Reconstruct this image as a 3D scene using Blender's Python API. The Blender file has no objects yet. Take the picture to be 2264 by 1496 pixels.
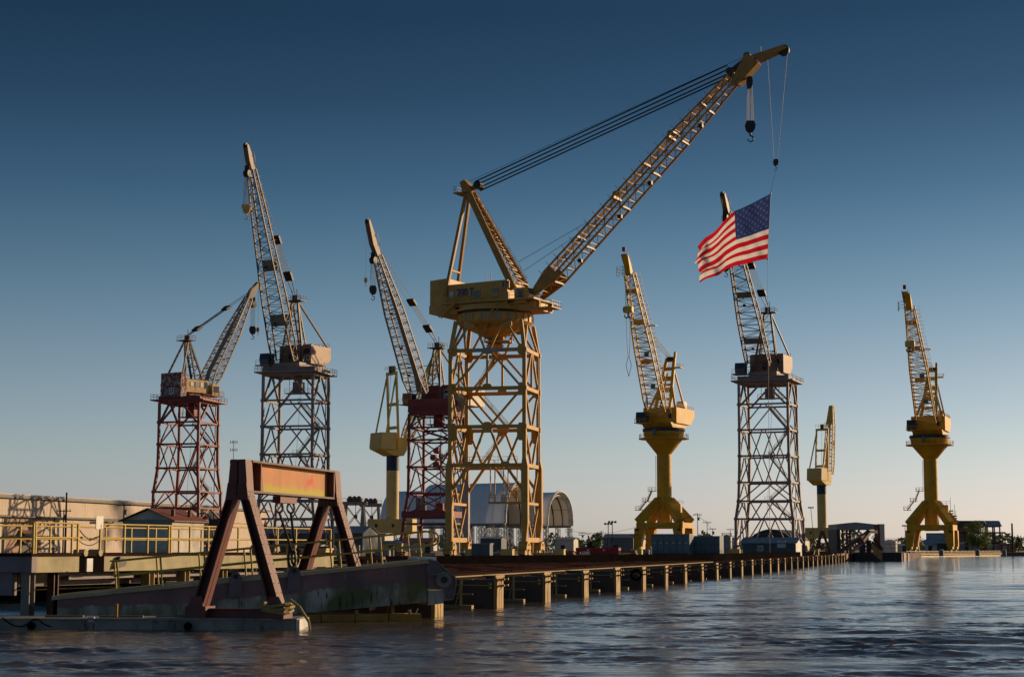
import bpy, bmesh, math, random
import numpy as np
from mathutils import Vector as V, Matrix
random.seed(11)
sc = bpy.context.scene
col = sc.collection
# ---------------------------------------------------------------- camera
F, CX, CY, H = 4000.0, 1132.0, 748.0, 2.7
PITCH = math.atan(464 / F)
cam_d = bpy.data.cameras.new('camera')
cam_d.sensor_width = 36
cam_d.lens = 36 * F / 2264
cam_d.clip_start = 0.5
cam_d.clip_end = 12000
cam = bpy.data.objects.new('camera', cam_d)
cam.location = (0, 0, H)
cam.rotation_euler = (math.pi / 2 + PITCH, 0, 0)
col.objects.link(cam)
sc.camera = cam
# ---------------------------------------------------------------- sky and sun
SUN_AZ, SUN_EL = math.radians(57), math.radians(13)      # azimuth clockwise from the view axis
world = bpy.data.worlds.new('World')
sc.world = world
world.use_nodes = True
nt = world.node_tree
nt.nodes.clear()
N = nt.nodes.new
sky = N('ShaderNodeTexSky')
sky.sky_type = 'NISHITA'
sky.sun_disc = False
sky.sun_elevation = SUN_EL
sky.sun_rotation = SUN_AZ
sky.air_density = 1.0
sky.dust_density = 0.6
sky.ozone_density = 3.0
geo = N('ShaderNodeTexCoord')
sep = N('ShaderNodeSeparateXYZ')
ramp = N('ShaderNodeValToRGB')        # graduated darkening of the clear sky with height
cr = ramp.color_ramp
cr.elements[0].position = 0.0
cr.elements[0].color = (0.655, 0.70, 1.03, 1)
cr.elements[1].position = 1.0
cr.elements[1].color = (0.48, 0.56, 0.52, 1)
for p, c in ((0.026, (0.63, 0.615, 0.84)), (0.053, (0.5803, 0.5603, 0.667)), (0.101, (0.4602, 0.4435, 0.4902)), (0.149, (0.2935, 0.3369, 0.3669)), (0.197, (0.158, 0.222, 0.262)), (0.244, (0.092, 0.138, 0.172)), (0.288, (0.060, 0.102, 0.132)), (0.40, (0.095, 0.140, 0.165)), (0.62, (0.20, 0.25, 0.25))):
    e = cr.elements.new(p)
    e.color = (*c, 1)
mul = N('ShaderNodeMixRGB')
mul.blend_type = 'MULTIPLY'
mul.inputs[0].default_value = 1
bg = N('ShaderNodeBackground')
bg.inputs[1].default_value = 0.15
out = N('ShaderNodeOutputWorld')
L_ = nt.links.new
L_(geo.outputs['Generated'], sep.inputs[0])
L_(sep.outputs[2], ramp.inputs[0])
L_(sky.outputs[0], mul.inputs[1])
L_(ramp.outputs[0], mul.inputs[2])
L_(mul.outputs[0], bg.inputs[0])
L_(bg.outputs[0], out.inputs[0])
sun_d = bpy.data.lights.new('sun', 'SUN')
sun_d.energy = 3.9
sun_d.angle = math.radians(0.6)
sun_d.color = (1.0, 0.70, 0.40)
sun = bpy.data.objects.new('sun', sun_d)
sv = V((math.sin(SUN_AZ) * math.cos(SUN_EL), math.cos(SUN_AZ) * math.cos(SUN_EL), math.sin(SUN_EL)))
sun.rotation_euler = sv.to_track_quat('Z', 'Y').to_euler()
sun.location = (200, 200, 200)
col.objects.link(sun)
sc.view_settings.view_transform = 'Standard'
sc.view_settings.look = 'None'
sc.view_settings.exposure = 0.27
sc.view_settings.gamma = 1.0
sc.cycles.max_bounces = 6
# ---------------------------------------------------------------- layout helpers
def ray(px, py):
    u, v = (px - CX) / F, (CY - py) / F
    y = math.cos(PITCH) - v * math.sin(PITCH)
    z = math.sin(PITCH) + v * math.cos(PITCH)
    return u / y, z / y
def at(px, py, d):
    a, b = ray(px, py)
    return V((a * d, d, H + b * d))
def zat(py, d, px=1132): return at(px, py, d).z
def gnd(px, d, z): a, b = ray(px, 1212); return V((a * d, d, z))
def lerp(a, b, t): return a + (b - a) * t
UZ = V((0, 0, 1))
DK = math.radians(13.3)                      # heading of the dock, clockwise from the view axis
D2 = V((math.sin(DK), math.cos(DK), 0))
R2 = V((math.cos(DK), -math.sin(DK), 0))     # towards the river
# ---------------------------------------------------------------- mesh builder (world coordinates)
INV = {}
class MB:
    def __init__(s): s.v, s.f = [], []
    def add(s, vs, fs):
        n = len(s.v)
        s.v += [V(q) for q in vs]
        s.f += [[i + n for i in f] for f in fs]
        return s
    def frame(s, p, q, up=None):
        d = (q - p).normalized()
        up = V(up) if up is not None else UZ
        if abs(d.dot(up)) > 0.98: up = V((0, 1, 0)) if abs(d.y) < .9 else V((1, 0, 0))
        a = d.cross(up).normalized()
        return d, a, a.cross(d).normalized()
    def beam(s, p, q, w, h=None, up=None, w2=None, h2=None):
        p, q = V(p), V(q)
        h = w if h is None else h
        w2 = w if w2 is None else w2
        h2 = h if h2 is None else h2
        d, a, b = s.frame(p, q, up)
        vs = [p + a * (w / 2 * i) + b * (h / 2 * j) for i, j in ((-1, -1), (1, -1), (1, 1), (-1, 1))]
        vs += [q + a * (w2 / 2 * i) + b * (h2 / 2 * j) for i, j in ((-1, -1), (1, -1), (1, 1), (-1, 1))]
        return s.add(vs, [(0, 1, 2, 3), (7, 6, 5, 4), (0, 4, 5, 1), (1, 5, 6, 2), (2, 6, 7, 3), (3, 7, 4, 0)])
    def ibeam(s, p, q, w, h, t=0.04, up=None):
        p, q = V(p), V(q)
        d, a, b = s.frame(p, q, up)
        s.beam(p + b * (h / 2 - t / 2), q + b * (h / 2 - t / 2), w, t, up)
        s.beam(p - b * (h / 2 - t / 2), q - b * (h / 2 - t / 2), w, t, up)
        return s.beam(p, q, t, h - 2 * t, up)
    def tube(s, p, q, r, n=6, r2=None, cap=True):
        p, q = V(p), V(q)
        r2 = r if r2 is None else r2
        d, a, b = s.frame(p, q)
        vs = []
        for c, rr in ((p, r), (q, r2)):
            for i in range(n):
                t = 2 * math.pi * i / n
                vs.append(c + (a * math.cos(t) + b * math.sin(t)) * rr)
        fs = [(i, (i + 1) % n, n + (i + 1) % n, n + i) for i in range(n)]
        if cap: fs += [tuple(range(n))[::-1], tuple(range(n, 2 * n))]
        return s.add(vs, fs)
    def poly(s, pts, r, n=5):
        for a, b in zip(pts[:-1], pts[1:]): s.tube(a, b, r, n)
        return s
    def box(s, c, x, y, z, ax=None):
        """box centred on c; ax = (unit x, unit y) horizontal axes"""
        c = V(c)
        ux, uy = ax if ax else (V((1, 0, 0)), V((0, 1, 0)))
        vs = [c + ux * (x / 2 * i) + uy * (y / 2 * j) + UZ * (z / 2 * k) for k in (-1, 1) for i, j in ((-1, -1), (1, -1), (1, 1), (-1, 1))]
        return s.add(vs, [(3, 2, 1, 0), (4, 5, 6, 7), (0, 1, 5, 4), (1, 2, 6, 5), (2, 3, 7, 6), (3, 0, 4, 7)])
    def prism(s, pts, vec):
        pts = [V(q) for q in pts]
        vec = V(vec)
        n = len(pts)
        return s.add(pts + [q + vec for q in pts], [tuple(range(n))[::-1], tuple(range(n, 2 * n))] + [(i, (i + 1) % n, n + (i + 1) % n, n + i) for i in range(n)])
    def loft(s, rings, cap=True):
        n = len(rings[0])
        vs = [q for r in rings for q in r]
        fs = []
        for k in range(len(rings) - 1):
            for i in range(n): fs.append((k * n + i, k * n + (i + 1) % n, (k + 1) * n + (i + 1) % n, (k + 1) * n + i))
        if cap: fs += [tuple(range(n))[::-1], tuple(range((len(rings) - 1) * n, len(rings) * n))]
        return s.add(vs, fs)
    def lathe(s, c, prof, n=32, cap=True):
        c = V(c)
        return s.loft([[c + V((r * math.cos(2 * math.pi * i / n), r * math.sin(2 * math.pi * i / n), z)) for i in range(n)] for r, z in prof], cap)
    def build(s, name, mat, parent=None, smooth=False):
        vs = s.v
        me = bpy.data.meshes.new(name)
        o = bpy.data.objects.new(name, me)
        if parent is not None:
            m = INV[parent]
            vs = [m @ q for q in vs]
            o.parent = parent
            INV[o] = m
        else:
            xs, ys, zs = [q.x for q in vs], [q.y for q in vs], [q.z for q in vs]
            c = V(((min(xs) + max(xs)) / 2, (min(ys) + max(ys)) / 2, min(zs)))
            vs = [q - c for q in vs]
            o.location = c
            INV[o] = Matrix.Translation(-c)
        me.from_pydata([tuple(q) for q in vs], [], s.f)
        me.materials.append(mat)
        if smooth: me.shade_smooth()
        bm = bmesh.new(); bm.from_mesh(me); bmesh.ops.recalc_face_normals(bm, faces=bm.faces); bm.to_mesh(me); bm.free()
        if smooth:
            me.shade_smooth()
            me.set_sharp_from_angle(angle=math.radians(35))
        col.objects.link(o)
        return o
def tag(o, label=None, cat=None, group=None, kind=None):
    if label: o['label'] = label
    if cat: o['category'] = cat
    if group: o['group'] = group
    if kind: o['kind'] = kind
    return o
def thing(name, label, cat, loc, rz=0, group=None, kind=None):
    o = bpy.data.objects.new(name, None)
    o.empty_display_size = 0.5
    o.location = loc
    o.rotation_euler = (0, 0, rz)
    col.objects.link(o)
    INV[o] = (Matrix.Translation(V(loc)) @ Matrix.Rotation(rz, 4, 'Z')).inverted()
    return tag(o, label, cat, group, kind)
def copy_tree(o, parent=None, shift=None):
    c = o.copy()
    col.objects.link(c)
    if parent is not None: c.parent = parent
    if shift is not None: c.location = V(o.location) + shift
    for ch in list(o.children): copy_tree(ch, c)
    return c
def text(name, s, size, org, right, up, mat, parent, thick=0.02, sx=1.0):
    cu = bpy.data.curves.new(name, 'FONT')
    cu.body = s
    cu.size = size
    cu.extrude = thick
    cu.offset = 0.022 * size
    cu.align_x = 'CENTER'
    cu.align_y = 'CENTER'
    to = bpy.data.objects.new('tmp_text', cu)
    col.objects.link(to)
    me = bpy.data.meshes.new_from_object(to)
    bpy.data.objects.remove(to)
    me.name = name
    right, up = V(right).normalized(), V(up).normalized()
    nrm = right.cross(up)
    m = INV[parent]
    for v in me.vertices:
        q = V(org) + right * (v.co.x * sx) + up * v.co.y + nrm * v.co.z
        v.co = m @ q
    me.materials.clear()
    me.materials.append(mat)
    o = bpy.data.objects.new(name, me)
    o.parent = parent
    INV[o] = m
    col.objects.link(o)
    return o
# ---------------------------------------------------------------- materials
def new_mat(name):
    m = bpy.data.materials.new(name)
    m.use_nodes = True
    n = m.node_tree.nodes
    b = n['Principled BSDF']
    return m, n, m.node_tree.links.new, b
RUST = (0.085, 0.032, 0.016)
def paint(name, c, rust=0.25, rough=0.55, scale=0.6, var=0.35, rustc=RUST, c2=None, bump=0.15, streak=4.0, spec=0.35):
    m, n, l, b = new_mat(name)
    tc = n.new('ShaderNodeTexCoord')
    mp = n.new('ShaderNodeMapping')
    mp.inputs['Scale'].default_value = (1, 1, 1 / streak)
    oi = n.new('ShaderNodeObjectInfo')
    sc_ = n.new('ShaderNodeVectorMath'); sc_.operation = 'MULTIPLY_ADD'; sc_.inputs[1].default_value = (61, 37, 23)
    l(oi.outputs['Random'], sc_.inputs[0]); l(tc.outputs['Object'], sc_.inputs[2])
    l(sc_.outputs[0], mp.inputs[0])
    n1 = n.new('ShaderNodeTexNoise'); n1.inputs['Scale'].default_value = scale; n1.inputs['Detail'].default_value = 6; n1.inputs['Roughness'].default_value = 0.65
    n2 = n.new('ShaderNodeTexNoise'); n2.inputs['Scale'].default_value = scale * 2.7; n2.inputs['Detail'].default_value = 8; n2.inputs['Roughness'].default_value = 0.72
    l(sc_.outputs[0], n1.inputs[0]); l(mp.outputs[0], n2.inputs[0])
    mx = n.new('ShaderNodeMixRGB')
    mx.inputs[1].default_value = (*c, 1)
    d = c2 if c2 else tuple(q * (1 - var) for q in c)
    mx.inputs[2].default_value = (*d, 1)
    r1 = n.new('ShaderNodeMapRange'); r1.inputs[1].default_value = 0.38; r1.inputs[2].default_value = 0.66
    l(n1.outputs[0], r1.inputs[0]); l(r1.outputs[0], mx.inputs[0])
    m2 = n.new('ShaderNodeMixRGB')
    m2.inputs[2].default_value = (*rustc, 1)
    r2 = n.new('ShaderNodeMapRange')
    t = 0.78 - 0.42 * rust
    r2.inputs[1].default_value = t; r2.inputs[2].default_value = t + 0.10
    l(n2.outputs[0], r2.inputs[0]); l(r2.outputs[0], m2.inputs[0]); l(mx.outputs[0], m2.inputs[1])
    l(m2.outputs[0], b.inputs['Base Color'])
    rr = n.new('ShaderNodeMapRange'); rr.inputs[3].default_value = rough; rr.inputs[4].default_value = 0.9
    l(r2.outputs[0], rr.inputs[0]); l(rr.outputs[0], b.inputs['Roughness'])
    b.inputs['Specular IOR Level'].default_value = spec
    bp = n.new('ShaderNodeBump'); bp.inputs['Strength'].default_value = bump; bp.inputs['Distance'].default_value = 0.03
    l(n2.outputs[0], bp.inputs['Height']); l(bp.outputs[0], b.inputs['Normal'])
    return m
M = {}
M['cream'] = paint('cream_yellow_paint', (0.55, 0.305, 0.068), 0.24, var=0.25, scale=0.5, rustc=(0.24, 0.115, 0.03))
M['creamdim'] = paint('cream_paint_darkened_aloft', (0.40, 0.205, 0.040), 0.28, var=0.3, scale=0.5, rustc=(0.16, 0.07, 0.02))  # cream paint darkened: dimming towards the top put into the colour
M['creamgrey'] = paint('grey_primer_patch', (0.33, 0.31, 0.32), 0.1)
M['yellow'] = paint('bright_yellow_paint', (0.66, 0.35, 0.010), 0.30, var=0.32, scale=0.3, streak=9, rustc=(0.30, 0.145, 0.015))
M['lemon'] = paint('pale_yellow_paint', (0.66, 0.44, 0.08), 0.08, var=0.2, scale=0.25)
M['tan'] = paint('tan_yellow_paint', (0.62, 0.44, 0.15), 0.12, var=0.2, scale=0.25)
M['navy'] = paint('navy_band_paint', (0.025, 0.04, 0.085), 0.05)
M['grey'] = paint('weathered_grey_steel', (0.30, 0.225, 0.205), 0.30, var=0.3, scale=0.35)
M['boomgrey'] = paint('darkened_boom_steel', (0.15, 0.098, 0.070), 0.46, var=0.3, scale=0.4)  # rusty brown boom steel, with dimming up high put into the colour
M['boomwhite'] = paint('darkened_white_boom_steel', (0.27, 0.215, 0.18), 0.32, var=0.25, scale=0.4)  # white boom steel, colour darkened to carry the dimming up high
M['headtan'] = paint('darkened_tan_boom_head', (0.21, 0.145, 0.095), 0.35, var=0.3, scale=0.5)  # tan heads darkened: dimness of the boom tips put into the colour
M['red'] = paint('red_oxide_steel', (0.24, 0.048, 0.048), 0.25, var=0.35, scale=0.4)
M['redpale'] = paint('sun_bleached_red_steel', (0.29, 0.09, 0.075), 0.3, var=0.3, scale=0.5)
M['housered'] = paint('peeling_red_white_panel', (0.40, 0.35, 0.33), 0.80, rustc=(0.16, 0.025, 0.03), scale=0.5, streak=1.2)
M['houserust'] = paint('rusty_pink_panel', (0.34, 0.19, 0.13), 0.40, scale=0.5, var=0.3)
M['houseorange'] = paint('rust_stained_cream_panel', (0.55, 0.36, 0.15), 0.50, rustc=(0.28, 0.10, 0.03), scale=0.5)
M['housewhite'] = paint('dirty_white_panel', (0.62, 0.57, 0.50), 0.30, scale=0.5, rustc=(0.2, 0.09, 0.05))
M['dark'] = paint('dark_machinery_steel', (0.035, 0.032, 0.032), 0.3)
M['rope'] = paint('black_wire_rope', (0.02, 0.021, 0.026), 0.1, bump=0)
M['ropegrey'] = paint('grey_wire_rope', (0.09, 0.09, 0.10), 0.1, bump=0)
M['rust'] = paint('rusty_brown_steel', (0.085, 0.034, 0.022), 0.45, rustc=(0.15, 0.055, 0.025), var=0.4, scale=0.9)
M['frame'] = paint('dark_maroon_frame_steel', (0.165, 0.052, 0.046), 0.33, rustc=(0.06, 0.028, 0.024), var=0.35, scale=0.9)
M['rail'] = paint('yellow_handrail_paint', (0.56, 0.38, 0.06), 0.15, var=0.2, scale=1.5)
M['fender'] = paint('yellow_rust_fender', (0.42, 0.27, 0.085), 0.62, rustc=(0.22, 0.09, 0.03), scale=0.9, var=0.3)
M['olive'] = paint('olive_catwalk_paint', (0.36, 0.28, 0.11), 0.3, var=0.3, scale=0.9)
M['finger'] = paint('dark_dock_side_steel', (0.095, 0.074, 0.064), 0.4, rustc=(0.05, 0.024, 0.017), scale=0.9)
M['fingerred'] = paint('rust_red_dock_side_steel', (0.10, 0.05, 0.04), 0.45, rustc=(0.11, 0.09, 0.08), scale=0.7)
M['deck'] = paint('brown_deck_plate', (0.042, 0.023, 0.022), 0.36, rustc=(0.075, 0.066, 0.074), scale=0.35, streak=1, rough=.95, spec=0.0)
M['black'] = paint('black_rubber_and_shade', (0.010, 0.008, 0.008), 0.2, rustc=(0.022, 0.012, 0.010), rough=.95, spec=0.0)  # rubber parts; also the black that stands for shade on walls
M['concrete'] = paint('mossy_concrete', (0.48, 0.43, 0.27), 0.30, rustc=(0.13, 0.115, 0.04), scale=0.9, var=0.3, rough=0.85)
M['lilac'] = paint('lilac_steel_and_shade', (0.19, 0.155, 0.185), 0.2, scale=0.8, var=0.3)  # steel parts; also the bridge end, with its shade in the colour
M['pipe'] = paint('dull_galvanised_steel', (0.24, 0.22, 0.2), 0.25)
M['pontoon'] = paint('pale_weathered_pontoon', (0.28, 0.265, 0.24), 0.52, rustc=(0.06, 0.055, 0.045), scale=1.1, var=0.45)
M['wood'] = paint('orange_brown_timber', (0.46, 0.235, 0.045), 0.35, rustc=(0.10, 0.05, 0.02), scale=1.4, streak=1, rough=0.8)
M['rotwood'] = paint('grey_timber', (0.20, 0.16, 0.14), 0.3, scale=2, rough=0.85)
M['white'] = paint('white_paint', (0.72, 0.71, 0.68), 0.12, rustc=(0.3, 0.2, 0.14))
M['fabric'] = paint('white_fabric_membrane', (0.82, 0.83, 0.86), 0.03, var=0.06, scale=0.1, rough=0.28, spec=0.6)
M['fabricin'] = paint('inner_fabric_lining', (0.85, 0.81, 0.76), 0.03, var=0.1, scale=0.1, rough=0.7)
M['steeldk'] = paint('dark_grey_lattice_steel', (0.10, 0.105, 0.11), 0.15)
M['galv'] = paint('grey_galvanised_lattice', (0.25, 0.245, 0.235), 0.2)
M['teal'] = paint('blue_grey_sheet', (0.105, 0.165, 0.20), 0.12, var=0.22, scale=0.3)
M['bluegrey'] = paint('slate_blue_siding', (0.075, 0.10, 0.125), 0.12, var=0.25, scale=0.3)
M['darksheet'] = paint('dark_slate_sheet', (0.035, 0.042, 0.05), 0.2, scale=0.3)
M['beige'] = paint('beige_corrugated_sheet', (0.60, 0.49, 0.40), 0.12, rustc=(0.40, 0.30, 0.23), scale=0.12, var=0.16, streak=6, rough=0.7)
M['brownpatch'] = paint('brown_stained_sheet', (0.30, 0.17, 0.11), 0.2, scale=0.12)
M['roofred'] = paint('rusty_red_roof_sheet', (0.22, 0.075, 0.045), 0.4, rustc=(0.12, 0.05, 0.035), scale=0.5)
M['roofgrey'] = paint('grey_roof_sheet', (0.28, 0.29, 0.31), 0.2, scale=0.3)
M['plaster'] = paint('stained_grey_plaster', (0.62, 0.57, 0.52), 0.3, rustc=(0.2, 0.16, 0.12), scale=0.7, rough=0.9)
M['container'] = paint('crimson_container', (0.26, 0.022, 0.045), 0.1, var=0.25)
M['brick'] = paint('weathered_brick', (0.26, 0.13, 0.08), 0.3, scale=0.6, rough=0.9)
M['pole'] = paint('creosote_pole', (0.055, 0.042, 0.036), 0.2, rough=0.9)
M['hull'] = None
M['bluesign'] = paint('blue_lettering', (0.022, 0.06, 0.22), 0.0, bump=0)
M['blacksign'] = paint('black_lettering', (0.02, 0.02, 0.025), 0.0, bump=0)
M['redlamp'] = paint('red_lamp_glass', (0.35, 0.01, 0.06), 0.0)
M['trunk'] = paint('bark', (0.09, 0.065, 0.045), 0.2, rough=0.95)
def translucent(m, f):
    n, l = m.node_tree.nodes, m.node_tree.links.new
    b = n['Principled BSDF']
    tr = n.new('ShaderNodeBsdfTranslucent')
    src = b.inputs['Base Color'].links[0].from_socket
    l(src, tr.inputs[0])
    ms = n.new('ShaderNodeMixShader'); ms.inputs[0].default_value = f
    l(b.outputs[0], ms.inputs[1]); l(tr.outputs[0], ms.inputs[2]); l(ms.outputs[0], n['Material Output'].inputs[0])
translucent(M['fabric'], 0.12); translucent(M['fabricin'], 0.45)
def glassm(name, c, rough=0.08):
    m, n, l, b = new_mat(name)
    b.inputs['Base Color'].default_value = (*c, 1)
    b.inputs['Roughness'].default_value = rough
    b.inputs['Specular IOR Level'].default_value = 0.6
    return m
M['glass'] = glassm('dark_window_glass', (0.025, 0.035, 0.05))
M['paleglass'] = glassm('pale_window_glass', (0.30, 0.36, 0.42), 0.2)
def leafm(name, c, c2):
    m, n, l, b = new_mat(name)
    oi = n.new('ShaderNodeTexCoord')
    no = n.new('ShaderNodeTexNoise'); no.inputs['Scale'].default_value = 0.9
    l(oi.outputs['Object'], no.inputs[0])
    mx = n.new('ShaderNodeMixRGB'); mx.inputs[1].default_value = (*c, 1); mx.inputs[2].default_value = (*c2, 1)
    l(no.outputs[0], mx.inputs[0]); l(mx.outputs[0], b.inputs['Base Color'])
    b.inputs['Roughness'].default_value = 0.7
    tr = n.new('ShaderNodeBsdfTranslucent'); l(mx.outputs[0], tr.inputs[0])
    ms = n.new('ShaderNodeMixShader'); ms.inputs[0].default_value = 0.3
    l(b.outputs[0], ms.inputs[1]); l(tr.outputs[0], ms.inputs[2]); l(ms.outputs[0], n['Material Output'].inputs[0])
    return m
M['leaf'] = leafm('green_leaves', (0.055, 0.10, 0.025), (0.12, 0.16, 0.04))
M['leafdk'] = leafm('dull_green_leaves', (0.030, 0.055, 0.030), (0.06, 0.085, 0.04))
M['grass'] = leafm('short_grass', (0.05, 0.10, 0.015), (0.09, 0.14, 0.03))
def hull_mat():
    """dark purple plating above, pale algae-streaked band below (height = local z of the ramp girder)"""
    m, n, l, b = new_mat('algae_streaked_hull')
    at_ = n.new('ShaderNodeAttribute'); at_.attribute_name = 'vv'
    tc = n.new('ShaderNodeTexCoord')
    mp = n.new('ShaderNodeMapping'); mp.inputs['Scale'].default_value = (1, 1, 0.22)
    l(tc.outputs['Object'], mp.inputs[0])
    a = n.new('ShaderNodeTexNoise'); a.inputs['Scale'].default_value = 1.6; a.inputs['Detail'].default_value = 9; a.inputs['Roughness'].default_value = 0.7
    c = n.new('ShaderNodeTexNoise'); c.inputs['Scale'].default_value = 0.55; c.inputs['Detail'].default_value = 4
    s = n.new('ShaderNodeTexNoise'); s.inputs['Scale'].default_value = 5.0; s.inputs['Detail'].default_value = 6
    l(mp.outputs[0], a.inputs[0]); l(tc.outputs['Object'], c.inputs[0]); l(mp.outputs[0], s.inputs[0])
    def mr(src, lo, hi):
        r = n.new('ShaderNodeMapRange'); r.inputs[1].default_value = lo; r.inputs[2].default_value = hi; l(src, r.inputs[0]); return r.outputs[0]
    def mix(f, x, y):
        q = n.new('ShaderNodeMixRGB'); l(f, q.inputs[0])
        for i, z in ((1, x), (2, y)):
            if isinstance(z, tuple): q.inputs[i].default_value = (*z, 1)
            else: l(z, q.inputs[i])
        return q.outputs[0]
    ad = n.new('ShaderNodeMath'); ad.operation = 'ADD'
    sb = n.new('ShaderNodeMath'); sb.operation = 'MULTIPLY_ADD'; sb.inputs[1].default_value = 0.35; sb.inputs[2].default_value = -0.17
    l(a.outputs[0], sb.inputs[0]); l(at_.outputs['Fac'], ad.inputs[0]); l(sb.outputs[0], ad.inputs[1])
    low = mix(mr(a.outputs[0], 0.40, 0.60), (0.44, 0.44, 0.41), (0.15, 0.16, 0.11))
    low = mix(mr(c.outputs[0], 0.5, 0.62), low, (0.11, 0.135, 0.05))
    low = mix(mr(s.outputs[0], 0.60, 0.68), low, (0.03, 0.028, 0.022))
    up = mix(mr(c.outputs[0], 0.4, 0.65), (0.29, 0.165, 0.175), (0.15, 0.10, 0.095))
    up = mix(mr(s.outputs[0], 0.66, 0.72), up, (0.30, 0.28, 0.28))
    colr = mix(mr(ad.outputs[0], 0.49, 0.53), low, up)
    l(colr, b.inputs['Base Color'])
    b.inputs['Roughness'].default_value = 0.72
    bp = n.new('ShaderNodeBump'); bp.inputs['Strength'].default_value = 0.25; bp.inputs['Distance'].default_value = 0.02
    l(a.outputs[0], bp.inputs['Height']); l(bp.outputs[0], b.inputs['Normal'])
    return m
M['hull'] = hull_mat()
def rustbeam_mat():
    m, n, l, b = new_mat('rust_orange_girder_with_lichen')
    at_ = n.new('ShaderNodeAttribute'); at_.attribute_name = 'vv'
    tc = n.new('ShaderNodeTexCoord')
    mp = n.new('ShaderNodeMapping'); mp.inputs['Scale'].default_value = (1, 1, 0.3)
    l(tc.outputs['Object'], mp.inputs[0])
    a = n.new('ShaderNodeTexNoise'); a.inputs['Scale'].default_value = 1.3; a.inputs['Detail'].default_value = 8; a.inputs['Roughness'].default_value = 0.65
    c = n.new('ShaderNodeTexNoise'); c.inputs['Scale'].default_value = 0.8; c.inputs['Detail'].default_value = 5
    l(mp.outputs[0], a.inputs[0]); l(tc.outputs['Object'], c.inputs[0])
    def mr(src, lo, hi):
        r = n.new('ShaderNodeMapRange'); r.inputs[1].default_value = lo; r.inputs[2].default_value = hi; l(src, r.inputs[0]); return r.outputs[0]
    def mix(f, x, y):
        q = n.new('ShaderNodeMixRGB'); l(f, q.inputs[0])
        for i, z in ((1, x), (2, y)):
            if isinstance(z, tuple): q.inputs[i].default_value = (*z, 1)
            else: l(z, q.inputs[i])
        return q.outputs[0]
    base = mix(mr(a.outputs[0], 0.35, 0.6), (0.56, 0.22, 0.085), (0.42, 0.19, 0.075))
    base = mix(mr(c.outputs[0], 0.56, 0.66), base, (0.55, 0.085, 0.035))
    ad = n.new('ShaderNodeMath'); ad.operation = 'MULTIPLY_ADD'; ad.inputs[1].default_value = 0.6; l(a.outputs[0], ad.inputs[0]); l(at_.outputs['Fac'], ad.inputs[2])
    colr = mix(mr(ad.outputs[0], 0.50, 0.68), (0.42, 0.34, 0.03), base)
    l(colr, b.inputs['Base Color'])
    b.inputs['Roughness'].default_value = 0.75
    bp = n.new('ShaderNodeBump'); bp.inputs['Strength'].default_value = 0.2; bp.inputs['Distance'].default_value = 0.02
    l(a.outputs[0], bp.inputs['Height']); l(bp.outputs[0], b.inputs['Normal'])
    return m
M['rustbeam'] = rustbeam_mat()
def vv_attr(o, fn):
    """store a 0..1 height inside the plate so that the tide line follows the plate itself"""
    at_ = o.data.attributes.new('vv', 'FLOAT', 'POINT')
    for i, v in enumerate(o.data.vertices): at_.data[i].value = fn(INV[o].inverted() @ v.co)
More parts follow.
